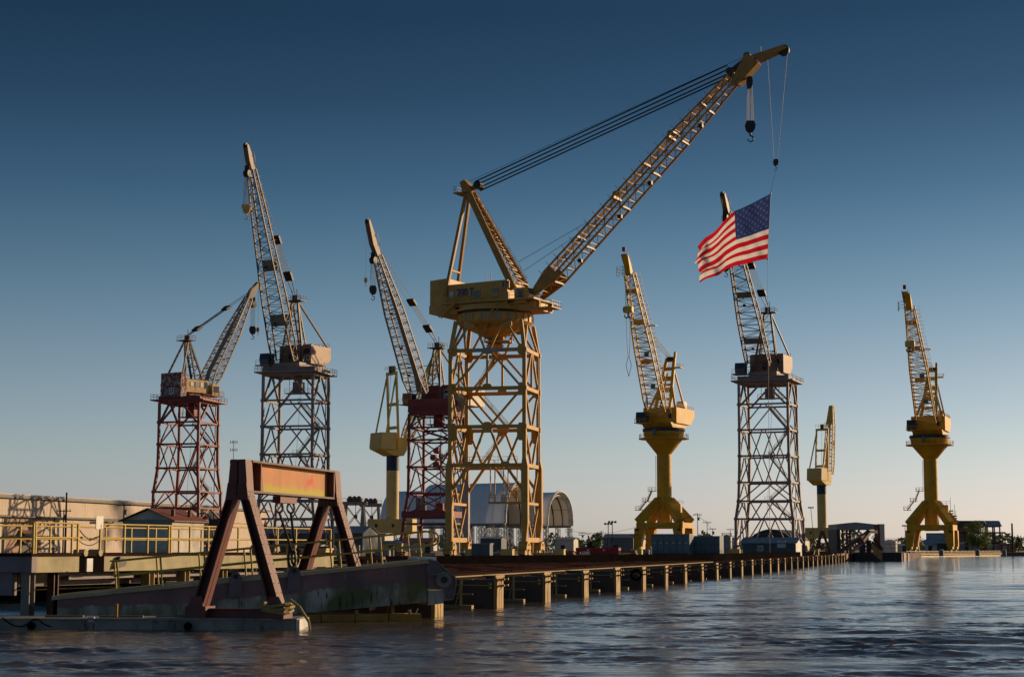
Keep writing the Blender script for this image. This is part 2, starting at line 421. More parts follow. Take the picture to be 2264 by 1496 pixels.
# ================================================================ THE SETTING: water and land
def make_water():
    ys = [-300, -60, 0, 20, 30] + list(np.arange(34, 78, 0.085))
    st = 0.087
    while ys[-1] < 900: st *= 1.012; ys.append(ys[-1] + st)
    ys += [1100, 1400, 2000, 3500, 8000]
    xs = list(np.arange(-14, 17, 0.12))
    st = 0.125
    while xs[-1] < 260: st *= 1.03; xs.append(xs[-1] + st)
    xs += [400, 800, 2000, 6000]
    left = []
    x, st = -14.15, 0.15
    while x > -60: left.append(x); st *= 1.08; x -= st
    xs = [-6000, -2000, -500, -150, -90] + left[::-1] + xs
    ys, xs = np.array(ys), np.array(xs)
    Y, X = np.meshgrid(ys, xs, indexing='ij')
    dy = np.gradient(ys)[:, None]
    dx = np.gradient(xs)[None, :]
    Z = np.zeros_like(X)
    rng = np.random.default_rng(5)
    # slow patches where the chop is stronger or weaker
    patch = 0.5 + 0.5 * np.sin(X * .11 + 1.3 * np.sin(Y * .07) + .5) * np.sin(Y * .13 + 1.1 * np.sin(X * .09))
    patch = patch ** 1.6 * (0.6 + 0.8 * (0.5 + 0.5 * np.sin(X * .047 - Y * .031 + 2 * np.sin(Y * .021))))
    # streaks of ruffled and slick water drawn out by the current
    slick = np.zeros_like(X)
    for k in range(14):
        ly, lx = 3.0 * 2.6 ** rng.random() * (1 + .9 * rng.random()), 9 * 2.5 ** rng.random()
        slick += np.sin(2 * math.pi * Y / ly * (1 + 0 * X) + 2 * math.pi * X / lx * rng.choice((-1, 1)) + 1.6 * np.sin(X * .13 + k) + 1.2 * np.sin(Y * .19 + 2 * k) + rng.random() * 6.28)
    slick = 1 / (1 + np.exp(-slick * .9))
    for k in range(84):
        short = k < 44
        lam = 0.34 * (1.7 / 0.34) ** rng.random() if short else 1.7 * (7.5 / 1.7) ** rng.random()
        th = math.radians(95) + rng.normal() * (0.65 if short else 0.30)
        kx, ky = 2 * math.pi / lam * math.cos(th), 2 * math.pi / lam * math.sin(th)
        amp = (0.0044 * lam ** 0.7 if short else 0.0025 * lam ** .85) * (0.6 + 0.8 * rng.random())
        fade = np.clip((lam / np.abs(dy * math.sin(th) + 1e-6) - 2.2) / 2, 0, 1) * np.clip((lam / (np.abs(dx * math.cos(th)) + 1e-6) - 2.2) / 2, 0, 1)
        ph = kx * X + ky * Y + rng.random() * 6.28 + 0.9 * np.sin(0.21 * X + .13 * Y + k) + 0.7 * np.sin(.33 * Y - .17 * X + 2 * k)
        mod = (0.05 + 1.08 * slick * (.5 + .7 * patch)) if short else (0.45 + 0.75 * patch)
        Z += amp * fade * mod * (np.sin(ph) + 0.32 * np.cos(2 * ph))
    me = bpy.data.meshes.new('river_water')
    nr, nc = X.shape
    co = np.stack([X, Y, Z], -1).reshape(-1, 3).astype(np.float32)
    idx = np.arange(nr * nc).reshape(nr, nc)
    q = np.stack([idx[:-1, :-1], idx[:-1, 1:], idx[1:, 1:], idx[1:, :-1]], -1).reshape(-1, 4).astype(np.int32)
    me.vertices.add(len(co)); me.vertices.foreach_set('co', co.ravel())
    me.loops.add(q.size); me.loops.foreach_set('vertex_index', q.ravel())
    me.polygons.add(len(q)); me.polygons.foreach_set('loop_start', np.arange(0, q.size, 4, dtype=np.int32))
    me.polygons.foreach_set('loop_total', np.full(len(q), 4, dtype=np.int32))
    me.update(); me.validate(); me.shade_smooth()
    m, n, l, b = new_mat('brown_river_water')
    tc = n.new('ShaderNodeTexCoord')
    mp = n.new('ShaderNodeMapping'); mp.inputs['Scale'].default_value = (0.38, 1.0, 1.0)
    l(tc.outputs['Object'], mp.inputs[0])
    b.inputs['Base Color'].default_value = (0.095, 0.068, 0.047, 1)
    b.inputs['Roughness'].default_value = 0.06
    b.inputs['IOR'].default_value = 1.33
    a = n.new('ShaderNodeTexNoise'); a.inputs['Scale'].default_value = 3.6; a.inputs['Detail'].default_value = 6; a.inputs['Roughness'].default_value = 0.6
    c = n.new('ShaderNodeTexNoise'); c.inputs['Scale'].default_value = 0.33; c.inputs['Detail'].default_value = 3
    l(mp.outputs[0], a.inputs[0]); l(mp.outputs[0], c.inputs[0])
    b1 = n.new('ShaderNodeBump'); b1.inputs['Strength'].default_value = 0.9; b1.inputs['Distance'].default_value = 0.035
    b2 = n.new('ShaderNodeBump'); b2.inputs['Strength'].default_value = 1.0; b2.inputs['Distance'].default_value = 0.06
    l(c.outputs[0], b2.inputs['Height']); l(a.outputs[0], b1.inputs['Height']); l(b2.outputs[0], b1.inputs['Normal']); l(b1.outputs[0], b.inputs['Normal'])
    me.materials.append(m)
    o = bpy.data.objects.new('river_water', me)
    col.objects.link(o)
    tag(o, kind='structure')
make_water()
def ground_mat(name, c1, c2, c3, s=0.15):
    m, n, l, b = new_mat(name)
    tc = n.new('ShaderNodeTexCoord')
    a = n.new('ShaderNodeTexNoise'); a.inputs['Scale'].default_value = s; a.inputs['Detail'].default_value = 9; a.inputs['Roughness'].default_value = .7
    c = n.new('ShaderNodeTexNoise'); c.inputs['Scale'].default_value = s * .25; c.inputs['Detail'].default_value = 5
    l(tc.outputs['Object'], a.inputs[0]); l(tc.outputs['Object'], c.inputs[0])
    x = n.new('ShaderNodeMixRGB'); x.inputs[1].default_value = (*c1, 1); x.inputs[2].default_value = (*c2, 1); l(a.outputs[0], x.inputs[0])
    y = n.new('ShaderNodeMixRGB'); y.inputs[2].default_value = (*c3, 1); l(x.outputs[0], y.inputs[1])
    r = n.new('ShaderNodeMapRange'); r.inputs[1].default_value = .5; r.inputs[2].default_value = .6; l(c.outputs[0], r.inputs[0]); l(r.outputs[0], y.inputs[0])
    l(y.outputs[0], b.inputs['Base Color']); b.inputs['Roughness'].default_value = .95
    return m
M['yard'] = ground_mat('gravel_yard', (0.17, 0.13, 0.10), (0.10, 0.08, 0.065), (0.14, 0.11, 0.06))
GZ = 1.4
W0, WM, W1 = V((-4.7, 140, 0)), V((20.4, 184, 0)), V((66.6, 382, 0))     # line of the black quay wall
def land():
    pts = [V((-3500, 112, 0)), V((-16, 112, 0)), W0 + V((-1.2, 1, 0)), WM + V((-1.2, 1, 0)), W1 + V((-1.2, 1, 0)), V((94, 436, 0)), V((151, 672, 0)), V((225, 676, 0)), V((900, 690, 0)), V((4000, 760, 0)), V((4000, 6500, 0)), V((-3500, 6500, 0))]
    mb = MB()
    n = len(pts)
    mb.add([p + UZ * GZ for p in pts] + [p - UZ * 1.5 for p in pts], [tuple(range(n))] + [(i, (i + 1) % n, n + (i + 1) % n, n + i) for i in range(n)])
    tag(mb.build('ground', M['yard']), kind='structure')
    mb = MB()
    mb.prism([V((-400, 116, -1)), V((-21, 116, -1)), V((-14, 150, -1)), V((-18, 178, -1)), V((-400, 190, -1))], UZ * 3.28)
    tag(mb.build('grass_bank', M['grass']), kind='structure')
land()
def tree(name, label, base, h, rx, n=900, mat='leaf', group=None, ls=0.5, seed=0, trunk=0.25, cat='tree'):
    rnd = random.Random(seed)
    t = thing(name, label, cat, base, group=group)
    mb = MB()
    top = base + UZ * h * .62 + V((rnd.uniform(-.5, .5), 0, 0))
    mb.tube(base, base + UZ * h * .3, trunk, 7, trunk * .75)
    mb.tube(base + UZ * h * .3, top, trunk * .75, 6, trunk * .2)
    clumps = []
    for k in range(14):
        a, rr = rnd.uniform(0, 6.28), rnd.uniform(.15, .78)
        zc = rnd.uniform(.22, .88)
        w = math.sin(math.pi * min(1, max(.1, (zc - .05)))) ** .6
        c = base + V((math.cos(a) * rx * rr * w, math.sin(a) * rx * rr * w, h * zc))
        clumps.append((c, rx * rnd.uniform(.25, .5)))
        mb.tube(base + UZ * h * min(.6, zc * .6), c, trunk * .25, 4, trunk * .08)
    mb.build('trunk', M['trunk'], t)
    cb = MB()
    for k in range(n):
        c, r = rnd.choice(clumps)
        d = V((rnd.gauss(0, 1), rnd.gauss(0, 1), rnd.gauss(0, 1))).normalized() * (r * rnd.random() ** .45)
        d.z *= .8
        p = c + d
        a = V((rnd.gauss(0, 1), rnd.gauss(0, 1), rnd.gauss(0, 1))).normalized()
        b = a.cross(V((rnd.gauss(0, 1), rnd.gauss(0, 1), rnd.gauss(0, 1)))).normalized()
        s = ls * rnd.uniform(.5, 1.2)
        cb.add([p - a * s * .5, p + b * s * .32, p + a * s * .5, p - b * s * .32], [(0, 1, 2, 3)])
    cb.build('crown', M[mat], t)
    return t
# ================================================================ CRANE TOOLKIT
class Crane:
    def __init__(s, name, label, px, d, yaw, az, group=None, z=GZ):
        """az: heading of the boom in degrees clockwise from the view axis"""
        s.o = gnd(px, d, z)
        s.d, s.px, s.walk = d, px, True
        s.e = thing(name, label, 'crane', s.o, -math.radians(yaw), group)
        y = math.radians(yaw)
        s.tx, s.ty = V((math.cos(y), -math.sin(y), 0)), V((math.sin(y), math.cos(y), 0))
        a = math.radians(az)
        s.w = V((math.sin(a), math.cos(a), 0))
        s.n = V((s.w.y, -s.w.x, 0))
        if s.n.y > 0: s.n = -s.n             # side that faces the camera
    def z(s, py, dd=0): return zat(py, s.d + dd, s.px)
    def T(s, x, y, z): return s.o + s.tx * x + s.ty * y + UZ * (z - s.o.z)
    def P(s, r, sd, z): return s.o + s.w * r + s.n * sd + UZ * (z - s.o.z)
    def hit(s, px, py, sd=0):
        a, b = ray(px, py)
        # t*(a,1) = o + r*w + sd*n
        ox, oy = s.o.x + s.n.x * sd, s.o.y + s.n.y * sd
        # t*a - r*wx = ox ; t - r*wy = oy
        det = -a * s.w.y + s.w.x
        t = (-ox * s.w.y + s.w.x * oy) / det
        r = (a * oy - ox) / det
        return r, H + b * t
    def part(s, mb, name, mat, parent=None, smooth=False):
        return mb.build(name, M[mat] if isinstance(mat, str) else mat, parent or s.e, smooth)
def lattice_tower(c, lv, pats, spats, leg=.5, br=.28, gir=.4, mat='grey', legmat=None, gusset=True, top=True):
    """lv: list of (z, half width x, half width y) from the top down; one pattern per bay"""
    legmat = legmat or mat
    C = lambda i, sx, sy: c.T(lv[i][1] * sx, lv[i][2] * sy, lv[i][0])
    for sx in (-1, 1):
        for sy in (-1, 1):
            mb = MB()
            for i in range(len(lv) - 1): mb.beam(C(i, sx, sy), C(i + 1, sx, sy) - (UZ * .02 if i == len(lv) - 2 else V()), leg * (1 + .02 * i), None, c.ty)
            for i in range(1, len(lv) - 1): mb.box(C(i, sx, sy), leg * 1.5, leg * 1.5, leg * 1.1, (c.tx, c.ty))
            c.part(mb, 'leg', legmat)
    faces = [((-1, -1), (1, -1), pats), ((-1, 1), (1, 1), pats), ((-1, -1), (-1, 1), spats), ((1, -1), (1, 1), spats)]
    for (a, b, pp) in faces:
        for i in range(len(lv)):
            if i == 0 and not top: continue
            if i == len(lv) - 1 and pp[-1] in 'O': continue
            p, q = C(i, *a), C(i, *b)
            mb = MB().beam(p, q, gir * .8, gir)
            c.part(mb, 'girder', mat)
        for i, pat in enumerate(pp):
            TL, TR, BL, BR = C(i, *a), C(i, *b), C(i + 1, *a), C(i + 1, *b)
            t = lambda k: lerp(TL, TR, k)
            u = lambda k: lerp(BL, BR, k)
            segs = {'A': [(t(.47), u(.03)), (t(.53), u(.97))], 'V': [(t(.03), u(.47)), (t(.97), u(.53))],
                    'W': [(t(.03), u(.24)), (t(.47), u(.28)), (t(.53), u(.72)), (t(.97), u(.76))],
                    'M': [(t(.24), u(.03)), (t(.28), u(.47)), (t(.72), u(.53)), (t(.76), u(.97))],
                    'X': [(t(.02), u(.98)), (t(.98), u(.02))], 'O': [],
                    'K': [(t(.25), lerp(TL, BL, .85)), (t(.75), lerp(TR, BR, .85)), (t(.5), u(.3)), (t(.5), u(.7))],
                    'H': [(t(.47), u(.03)), (t(.53), u(.97)), (t(.5), u(.5))],
                    'B': [(t(.46), u(.05)), (t(.54), u(.95))]}[pat]
            for (p, q) in segs:
                c.part(MB().beam(p, q, br * (1.6 if pat == 'B' else 1), None, c.ty), 'brace', mat)
                if gusset and pat in 'AVWMB':
                    pass
def railing_mb(pts, h=1.1, sp=2.0, r=.045, rails=(1.0, .55)):
    mb = MB()
    for a, b in zip(pts[:-1], pts[1:]):
        a, b = V(a), V(b)
        n = max(1, int((b - a).length / sp))
        for i in range(n + 1):
            p = lerp(a, b, i / n)
            mb.beam(p, p + UZ * h, r * 1.6)
        for k in rails: mb.beam(a + UZ * h * k, b + UZ * h * k, r * 1.4)
    return mb
def stair(c, p, q, w=.9, mat='grey', rail=True):
    p, q = V(p), V(q)
    d = q - p
    sd = V((d.y, -d.x, 0)).normalized() * (w / 2)
    mb = MB()
    mb.beam(p + sd, q + sd, .06, .26); mb.beam(p - sd, q - sd, .06, .26)
    n = max(3, int(d.length / .5))
    for i in range(1, n): mb.beam(lerp(p, q, i / n) + sd, lerp(p, q, i / n) - sd, .25, .04)
    o = c.part(mb, 'stair', mat)
    if rail:
        rb = MB()
        for k in (1, -1):
            rb.beam(p + sd * k + UZ * 1.0, q + sd * k + UZ * 1.0, .05)
            rb.beam(p + sd * k + UZ * .5, q + sd * k + UZ * .5, .04)
            for i in range(0, n + 1, 4): rb.beam(lerp(p, q, i / n) + sd * k, lerp(p, q, i / n) + sd * k + UZ, .05)
        c.part(rb, 'handrail', mat, o)
def boom(c, p0, p1, prof, bays, mat, chord=.22, lat=.10, name='boom', walkway=True, post=True, latmat=None):
    """p0,p1 = (r,z); prof = [(t, width, depth)]"""
    a, b = V((p0[0], 0, p0[1])), V((p1[0], 0, p1[1]))
    d = (b - a).normalized()
    nrm = V((-d.z, 0, d.x))                     # up / back side of the boom in the (r,z) plane
    if nrm.z < 0: nrm = -nrm
    def wd(t):
        for (t0, w0, d0), (t1, w1, d1) in zip(prof[:-1], prof[1:]):
            if t <= t1 + 1e-9:
                k = (t - t0) / (t1 - t0)
                return lerp(w0, w1, k), lerp(d0, d1, k)
        return prof[-1][1:]
    def pt(t, i, j):
        w, dp = wd(t)
        q = lerp(a, b, t) + nrm * (dp / 2 * j)
        return c.P(q.x, w / 2 * i, q.z)
    ts = sorted(set([k / bays for k in range(bays + 1)]))
    lb = MB()
    for k, t in enumerate(ts):
        q = [pt(t, -1, -1), pt(t, 1, -1), pt(t, 1, 1), pt(t, -1, 1)]
        for x, y in ((0, 1), (1, 2), (2, 3), (3, 0)): lb.beam(q[x], q[y], lat * .9)
        if k < len(ts) - 1:
            t2 = ts[k + 1]
            for (i0, j0, i1, j1) in ((-1, -1, 1, -1), (1, -1, 1, 1), (1, 1, -1, 1), (-1, 1, -1, -1)):
                x0, x1 = (pt(t, i0, j0), pt(t2, i1, j1)) if k % 2 else (pt(t, i1, j1), pt(t2, i0, j0))
                lb.beam(x0, x1, lat)
    o = c.part(lb, name, latmat or mat)
    for i in (-1, 1):
        for j in (-1, 1):
            mb = MB()
            for (t0, _, _), (t1, _, _) in zip(prof[:-1], prof[1:]): mb.beam(pt(t0, i, j), pt(t1, i, j), chord, None, c.n)
            c.part(mb, 'chord', mat, o)
    if post:
        mb = MB()
        for k in range(2, bays, max(1, bays // 14)):
            p = pt(ts[k], 1, 1)
            mb.beam(p, p + (c.P(nrm.x, 0, nrm.z + c.o.z) - c.o) * 1.0, .07)
        c.part(mb, 'rope_guide', mat, o)
    if walkway and c.walk:
        mb = MB()
        for k in range(bays):
            mb.beam(lerp(pt(ts[k], -1, 1), pt(ts[k], 1, 1), .5), lerp(pt(ts[k + 1], -1, 1), pt(ts[k + 1], 1, 1), .5), wd(ts[k])[0] * .30 + .1, .05, c.n.cross(c.w))
        c.part(mb, 'walkway', latmat or mat, o)
    return o, pt
def cables(c, segs, r=.06, mat='rope', name='cable'):
    for p, q in segs: c.part(MB().tube(p, q, r, 5), name, mat)
def block(c, p, w, h, th, mat='dark', name='sheave_block', hook=True, hs=1.0):
    """hook block hanging with its top at p, seen broadside: cheeks, sheaves and a curved hook"""
    p = V(p)
    ax = V((1, 0, 0))
    mb = MB()
    pts = [(-.35, 0), (.35, 0), (.5, -.35), (.42, -.75), (.2, -1), (-.2, -1), (-.42, -.75), (-.5, -.35)]
    for k in (-.5, .32):
        mb.prism([p + ax * (x * w) + UZ * (z * h) + V((0, k * th, 0)) for x, z in pts], V((0, th * .18, 0)))
    mb.tube(p + V((0, -th * .45, -h * .42)), p + V((0, th * .45, -h * .42)), w * .38, 14)
    mb.tube(p + UZ * (-h), p + UZ * (-h - .5 * hs), .16 * hs, 8)
    o = c.part(mb, name, mat)
    if hook:
        hb = MB()
        c0 = p + UZ * (-h - .5 * hs - .45 * hs)
        prev = None
        for i in range(11):
            t = math.radians(90 - 27 * i)
            q = c0 + ax * (math.cos(t) * .45 * hs) + UZ * (math.sin(t) * .45 * hs)
            if prev is not None: hb.tube(prev, q, .14 * hs * (1 - .05 * i), 6)
            prev = q
        c.part(hb, 'hook', mat, o)
    return o
def house(c, r0, r1, w, z0, z1, mat, bevel_rear=0, name='machine_house', endmat=None):
    """box in the slewing frame; bevel_rear cuts the lower rear corner"""
    pts = [(r1, z0), (r1, z1), (r0, z1)]
    pts += [(r0, z0 + bevel_rear), (r0 + bevel_rear * 1.3, z0)] if bevel_rear else [(r0, z0)]
    mb = MB().prism([c.P(r, -w / 2, z) for r, z in pts], c.n * w)
    return c.part(mb, name, mat)
def panel_on(c, parent, side, r, z, w, h, mat, name, hw, off=.04, frame=None):
    """thin plate set on a house side (+1 = camera side) or, with side='f'/'r', on its front or rear end (r = position, w across)"""
    if side in (1, -1):
        cc = c.P(r, side * (hw + off), z); ax = (c.w, c.n)
        mb = MB().box(cc, w, .06, h, ax)
    else:
        cc = c.P(r + (off if side == 'f' else -off), hw, z); ax = (c.w, c.n)
        mb = MB().box(cc, .06, w, h, ax)
    o = c.part(mb, name, mat, parent)
    return o
def deck_with_rails(c, hx, hy, z, th, mat, railmat=None, frame='T'):
    """square platform on top of a tower"""
    mb = MB().box(c.T(0, 0, z - th / 2), hx * 2, hy * 2, th, (c.tx, c.ty))
    o = c.part(mb, 'platform', mat)
    g = [c.T(-hx + .1, -hy + .1, z), c.T(hx - .1, -hy + .1, z), c.T(hx - .1, hy - .1, z), c.T(-hx + .1, hy - .1, z), c.T(-hx + .1, -hy + .1, z)]
    c.part(railing_mb(g, 1.2, 1.6, .05), 'railing', railmat or mat, o)
    return o
# ================================================================ CRANE 37 (big cream hammer-portal crane)
def crane37():
    c = Crane('portal_crane', 'largest crane, cream yellow, marked 200 T and 37, its long boom reaching right', 1094, 313, 13.3, 116)
    zt, zA, zB, zC, zD, zb = [c.z(q) for q in (716, 781, 864, 947, 1031, 1197)]
    hx, hy = 6.5, 5.5
    lv = [(zt, 5.75, 4.8), (zA, hx, hy), (zB, hx, hy), (zC, hx, hy), (zD, hx, hy)]
    lattice_tower(c, lv, ['M', 'H', 'V', 'W'], ['A', 'H', 'V', 'V'], leg=.62, br=.36, gir=.62, mat='cream', top=False)
    # portal legs, fatter below the portal girder, tapering at both ends
    for sx in (-1, 1):
        for sy in (-1, 1):
            mb = MB()
            def ring(z, w, dx=0):
                return [c.T(hx * sx + w / 2 * i + dx * sx, hy * sy + w / 2 * j, z) for i, j in ((-1, -1), (1, -1), (1, 1), (-1, 1))]
            mb.loft([ring(zD + 1.2, .66), ring(zD - .2, 1.15, .1), ring(zb + 3.2, 1.15, .1), ring(zb - .1, .75, -.05)])
            c.part(mb, 'portal_leg', 'cream' if sx * sy != -1 or sx == 1 else 'creamgrey')
    # portal knee braces, side ties
    for sy in (-1, 1):
        for sx in (-1, 1):
            c.part(MB().beam(c.T(hx * .5 * sx, hy * sy, zD), c.T((hx - .3) * sx, hy * sy, lerp(zD, zb, .33)), .45, None, c.ty), 'knee_brace', 'cream')
    zE = c.z(1114)
    for sx in (-1, 1):
        X = hx * sx
        c.part(MB().beam(c.T(X, -hy, zE), c.T(X, hy, zE), .45), 'side_tie', 'cream')
        c.part(MB().beam(c.T(X, -hy, zb + .3), c.T(X, hy, zb + .3), .6, .8), 'sill_beam', 'cream')
        for z0, z1 in ((zD, zE), (zE, zb + .6)):
            for k in (-1, 1): c.part(MB().beam(c.T(X, hy * .94 * k, z0), c.T(X, .25 * k, z1), .36, None, c.tx), 'brace', 'cream')
        c.part(MB().tube(c.T(X, 0, zb), c.T(X, 0, GZ + .6), .28, 10), 'cable_guide', 'white' if sx < 0 else 'cream')
    # gusset plates
    for sy in (-1, 1):
        for (x, z, w, h) in ((0, zA - .1, 1.7, 1.1), (0, zB + .35, 1.6, .9), (0, zC - .1, 1.7, 1.8), (-hx * .49, zD + .25, 1.5, .8), (hx * .49, zD + .25, 1.5, .8), (-hx * .5, zt - .6, 1.9, 1.5), (hx * .5, zt - .6, 1.9, 1.5),
                             (-hx + .5, zA, 1.3, 1.9), (hx - .5, zA, 1.3, 1.9), (-hx + .45, zB, 1.2, 1.8), (hx - .45, zB, 1.2, 1.8), (-hx + .6, zC - .9, 1.3, 3.0), (hx - .6, zC - .9, 1.3, 3.0)):
            y = hy * sy if z < zA + .5 else 5.1 * sy
            pts = [(-.5, -.25), (-.25, -.5), (.25, -.5), (.5, -.25), (.5, .25), (.25, .5), (-.25, .5), (-.5, .25)]
            mb = MB().prism([c.T(x + a * w, y - .24 * 1, z + b * h) for a, b in pts], c.ty * .48)
            c.part(mb, 'gusset_plate', 'creamgrey' if (z > zA - 1 and abs(x) < 1 and sy < 0) else 'cream')
    # primer-grey patch on the first girder
    c.part(MB().beam(c.T(-2.6, -hy - .01, zA + .02), c.T(2.9, -hy - .01, zA + .02), .55, .58), 'primer_patch', 'creamgrey')
    # bogies
    for sx in (-1, 1):
        for sy in (-1, 1):
            bx, by = hx * sx, hy * sy
            mb = MB()
            pr = [(-.9, -1.5), (-1.7, -1.3), (-1.7, -.9), (-.75, .05), (.75, .05), (1.7, -.9), (1.7, -1.3), (.9, -1.5), (0, -1.15)]
            mb.prism([c.T(bx - .75, by + a, zb + b) for a, b in pr], c.tx * 1.5)
            mb.tube(c.T(bx - .9, by, zb - .5), c.T(bx + .9, by, zb - .5), .22, 10)
            o = c.part(mb, 'bogie', 'cream')
            for k in (-1.35, 1.35):
                t = MB().prism([c.T(bx - .6, by + k + a, zb - 1.35 + b) for a, b in ((-1.0, -.75), (-.8, -.2), (0, .12), (.8, -.2), (1.0, -.75), (.3, -.9), (-.3, -.9))], c.tx * 1.2)
                c.part(t, 'truck', 'cream', o)
                for q in (-.6, .6):
                    c.part(MB().tube(c.T(bx - .35, by + k + q, GZ + .34), c.T(bx + .35, by + k + q, GZ + .34), .34, 14), 'wheel', 'rust', o)
    # slewing ring
    O = c.T(0, 0, 0)
    r0, r1, r2 = c.z(697), c.z(716), c.z(690)
    c.part(MB().lathe(V((O.x, O.y, 0)), [(6.1, r1 - .5), (6.6, r1), (6.6, r0 - .1), (6.3, r0)], 40), 'slew_drum', 'cream', smooth=True)
    mb = MB()
    for i in range(26):
        t = 2 * math.pi * i / 26
        p = V((O.x + math.cos(t) * 6.62, O.y + math.sin(t) * 6.62, 0))
        mb.beam(p + UZ * (r1 + .02), p + UZ * (r0 - .15), .12, .25, V((math.cos(t), math.sin(t), 0)))
    c.part(mb, 'drum_stiffener', 'cream')
    for (t0, t1) in ((-1.95, -1.84), (-1.72, -1.60), (-1.52, -1.40), (-2.35, -2.28), (-1.2, -1.12)):
        mb = MB()
        for k in range(4):
            a, b = lerp(t0, t1, k / 4), lerp(t0, t1, (k + 1) / 4)
            e = lambda t, z: V((O.x + 6.64 * math.cos(t), O.y + 6.64 * math.sin(t), z))
            mb.prism([e(a, r1 + .2), e(b, r1 + .2), e(b, r0 - .2), e(a, r0 - .2)], V((0, -.02, 0)))
        c.part(mb, 'primer_patch', 'creamgrey')
    c.part(MB().lathe(V((O.x, O.y, 0)), [(6.0, r0), (6.35, r0 + .02), (6.35, r0 + .28), (6.0, r0 + .3)], 40), 'slew_bearing', 'dark', smooth=True)
    c.part(MB().lathe(V((O.x, O.y, 0)), [(6.0, r0 + .3), (7.1, r0 + .35), (7.1, r0 + .62), (6.4, r0 + .66), (6.4, r2 + .7), (5, r2 + .75)], 40), 'turntable', 'cream', smooth=True)
    # hub funnel, inner platform, cables and stairs
    mb = MB().lathe(V((O.x, O.y, 0)), [(5.9, r1 - .5), (2.2, r1 - 2.2), (1.1, c.z(752)), (1.0, c.z(757))], 12)
    c.part(mb, 'hub_funnel', 'cream')
    mb = MB().box(c.T(.8, -.5, c.z(757)), 4.6, 3.0, .25, (c.tx, c.ty))
    o = c.part(mb, 'inner_platform', 'cream')
    zz = c.z(757) + .12
    c.part(railing_mb([c.T(-1.5, -2, zz), c.T(3.1, -2, zz), c.T(3.1, 1, zz), c.T(-1.5, 1, zz), c.T(-1.5, -2, zz)], 1.2, 1.2), 'railing', 'cream', o)
    c.part(MB().box(c.T(1.3, -.6, zz + 1.1), .9, .9, 2.2, (c.tx, c.ty)), 'switch_box', 'cream', o)
    c.part(MB().lathe(V((O.x, O.y, 0)), [(.9, c.z(757)), (1.6, c.z(764)), (.6, c.z(778)), (.5, c.z(795))], 10), 'collector_column', 'cream')
    stair(c, c.P(3.2, 6.2, r0 + .4), c.T(-1.2, -4.2, c.z(757)), mat='cream')
    stair(c, c.T(-.6, 3.6, zA + .2), c.T(-4.3, 3.6, zB + .1), mat='cream')
    stair(c, c.T(-4.2, 3.6, zB + .1), c.T(1.6, 3.6, zC + .1), mat='cream')
    stair(c, c.T(1.4, 4.2, zC + .1), c.T(-3.6, 4.2, zD + .1), mat='cream')
    c.part(railing_mb([c.T(-5, -4.5, zD + .3), c.T(5, -4.5, zD + .3)], 1.2, 1.6), 'portal_railing', 'cream')
    # hanging service platform inside the portal
    zp = c.z(1112)
    mb = MB().box(c.T(3.1, -3.6, zp), 6.2, 2.4, .3, (c.tx, c.ty))
    o = c.part(mb, 'service_platform', 'cream')
    c.part(railing_mb([c.T(.1, -4.7, zp + .15), c.T(5.9, -4.7, zp + .15)], 1.2, 1.0), 'railing', 'cream', o)
    for x in (.1, .9, 2.4, 3.2, 4.8):
        c.part(MB().tube(c.T(x, -3.6, zp), c.T(x, -3.6, zD), .10, 6), 'hanger', 'cream', o)
    c.part(MB().box(c.T(2.6, -3.8, zp + .75), 1.1, .7, 1.2, (c.tx, c.ty)), 'switch_box', 'white', o)
    stair(c, c.T(.6, -3.2, zD), c.T(4.8, -3.2, zp + .3), mat='cream')
    # ladder line on the right rear leg
    c.part(MB().tube(c.T(hx + .2, hy - 1.2, zA), c.T(hx + .2, hy - 1.2, zD), .09, 6), 'conduit', 'pipe')
    # upper works: counterweight, machine house, cab
    hw = 4.4
    rr0, zc1 = c.hit(951, 621, hw); rr1, zc0 = c.hit(989, 676, hw)
    _, zcw = c.hit(960, 676, hw); _, zcb = c.hit(960, 694, hw)
    mb = MB().prism([c.P(r, -hw, z) for r, z in ((rr0, zcw + .02), (rr0, zc1), (rr1, zc1 + .25), (rr1, zcw + .02))], c.n * hw * 2)
    o = c.part(mb, 'counterweight_box', 'cream')
    ra, _ = c.hit(949, 690, hw + .1); rb_, _ = c.hit(1000, 690, hw + .1)
    mb = MB().prism([c.P(r, -hw - .15, z) for r, z in ((ra, zcw), (rb_, zcw), (rb_ + 1.2, zcb - .25), (lerp(ra, rb_, .4), zcb - .35), (ra, zcb))], c.n * (hw * 2 + .3))
    c.part(mb, 'counterweight_base', 'cream', o)
    h0, hz1 = c.hit(990, 630, hw); h1, hz0 = c.hit(1121, 671, hw)
    mb = MB().prism([c.P(r, -hw + .1, z) for r, z in ((rr1, hz0), (h1, hz0), (h1, hz1 + .25), (rr1, hz1))], c.n * (hw * 2 - .2))
    ho = c.part(mb, 'machine_house', 'cream')
    hwf = hw - .1
    def win(px, py, w, h, mat='glass', nm='window', frame=True):
        r, z = c.hit(px, py, hwf)
        f = panel_on(c, ho, 1, r, z, w + .3, h + .3, 'cream', nm, hwf, .03)
        g = panel_on(c, f, 1, r, z, w, h, mat, 'pane', hwf, .07)
        return r, z, f
    r, z, f = win(999, 651, .85, 1.0, 'paleglass')
    mb = MB()
    for k in (-.28, 0, .28): mb.beam(c.P(r + k, hwf + .12, z - .5), c.P(r + k, hwf + .12, z + .5), .06)
    for k in (-.25, .05, .3): mb.beam(c.P(r - .42, hwf + .12, z + k), c.P(r + .42, hwf + .12, z + k), .06)
    c.part(mb, 'mullion', 'white', f)
    win(1054, 651, 1.15, 1.3)
    r, z, f = win(1095, 646, 1.15, 1.3, 'glass')
    panel_on(c, f, 1, r, z - .32, 1.1, .6, 'houseorange', 'blind', hwf, .11)
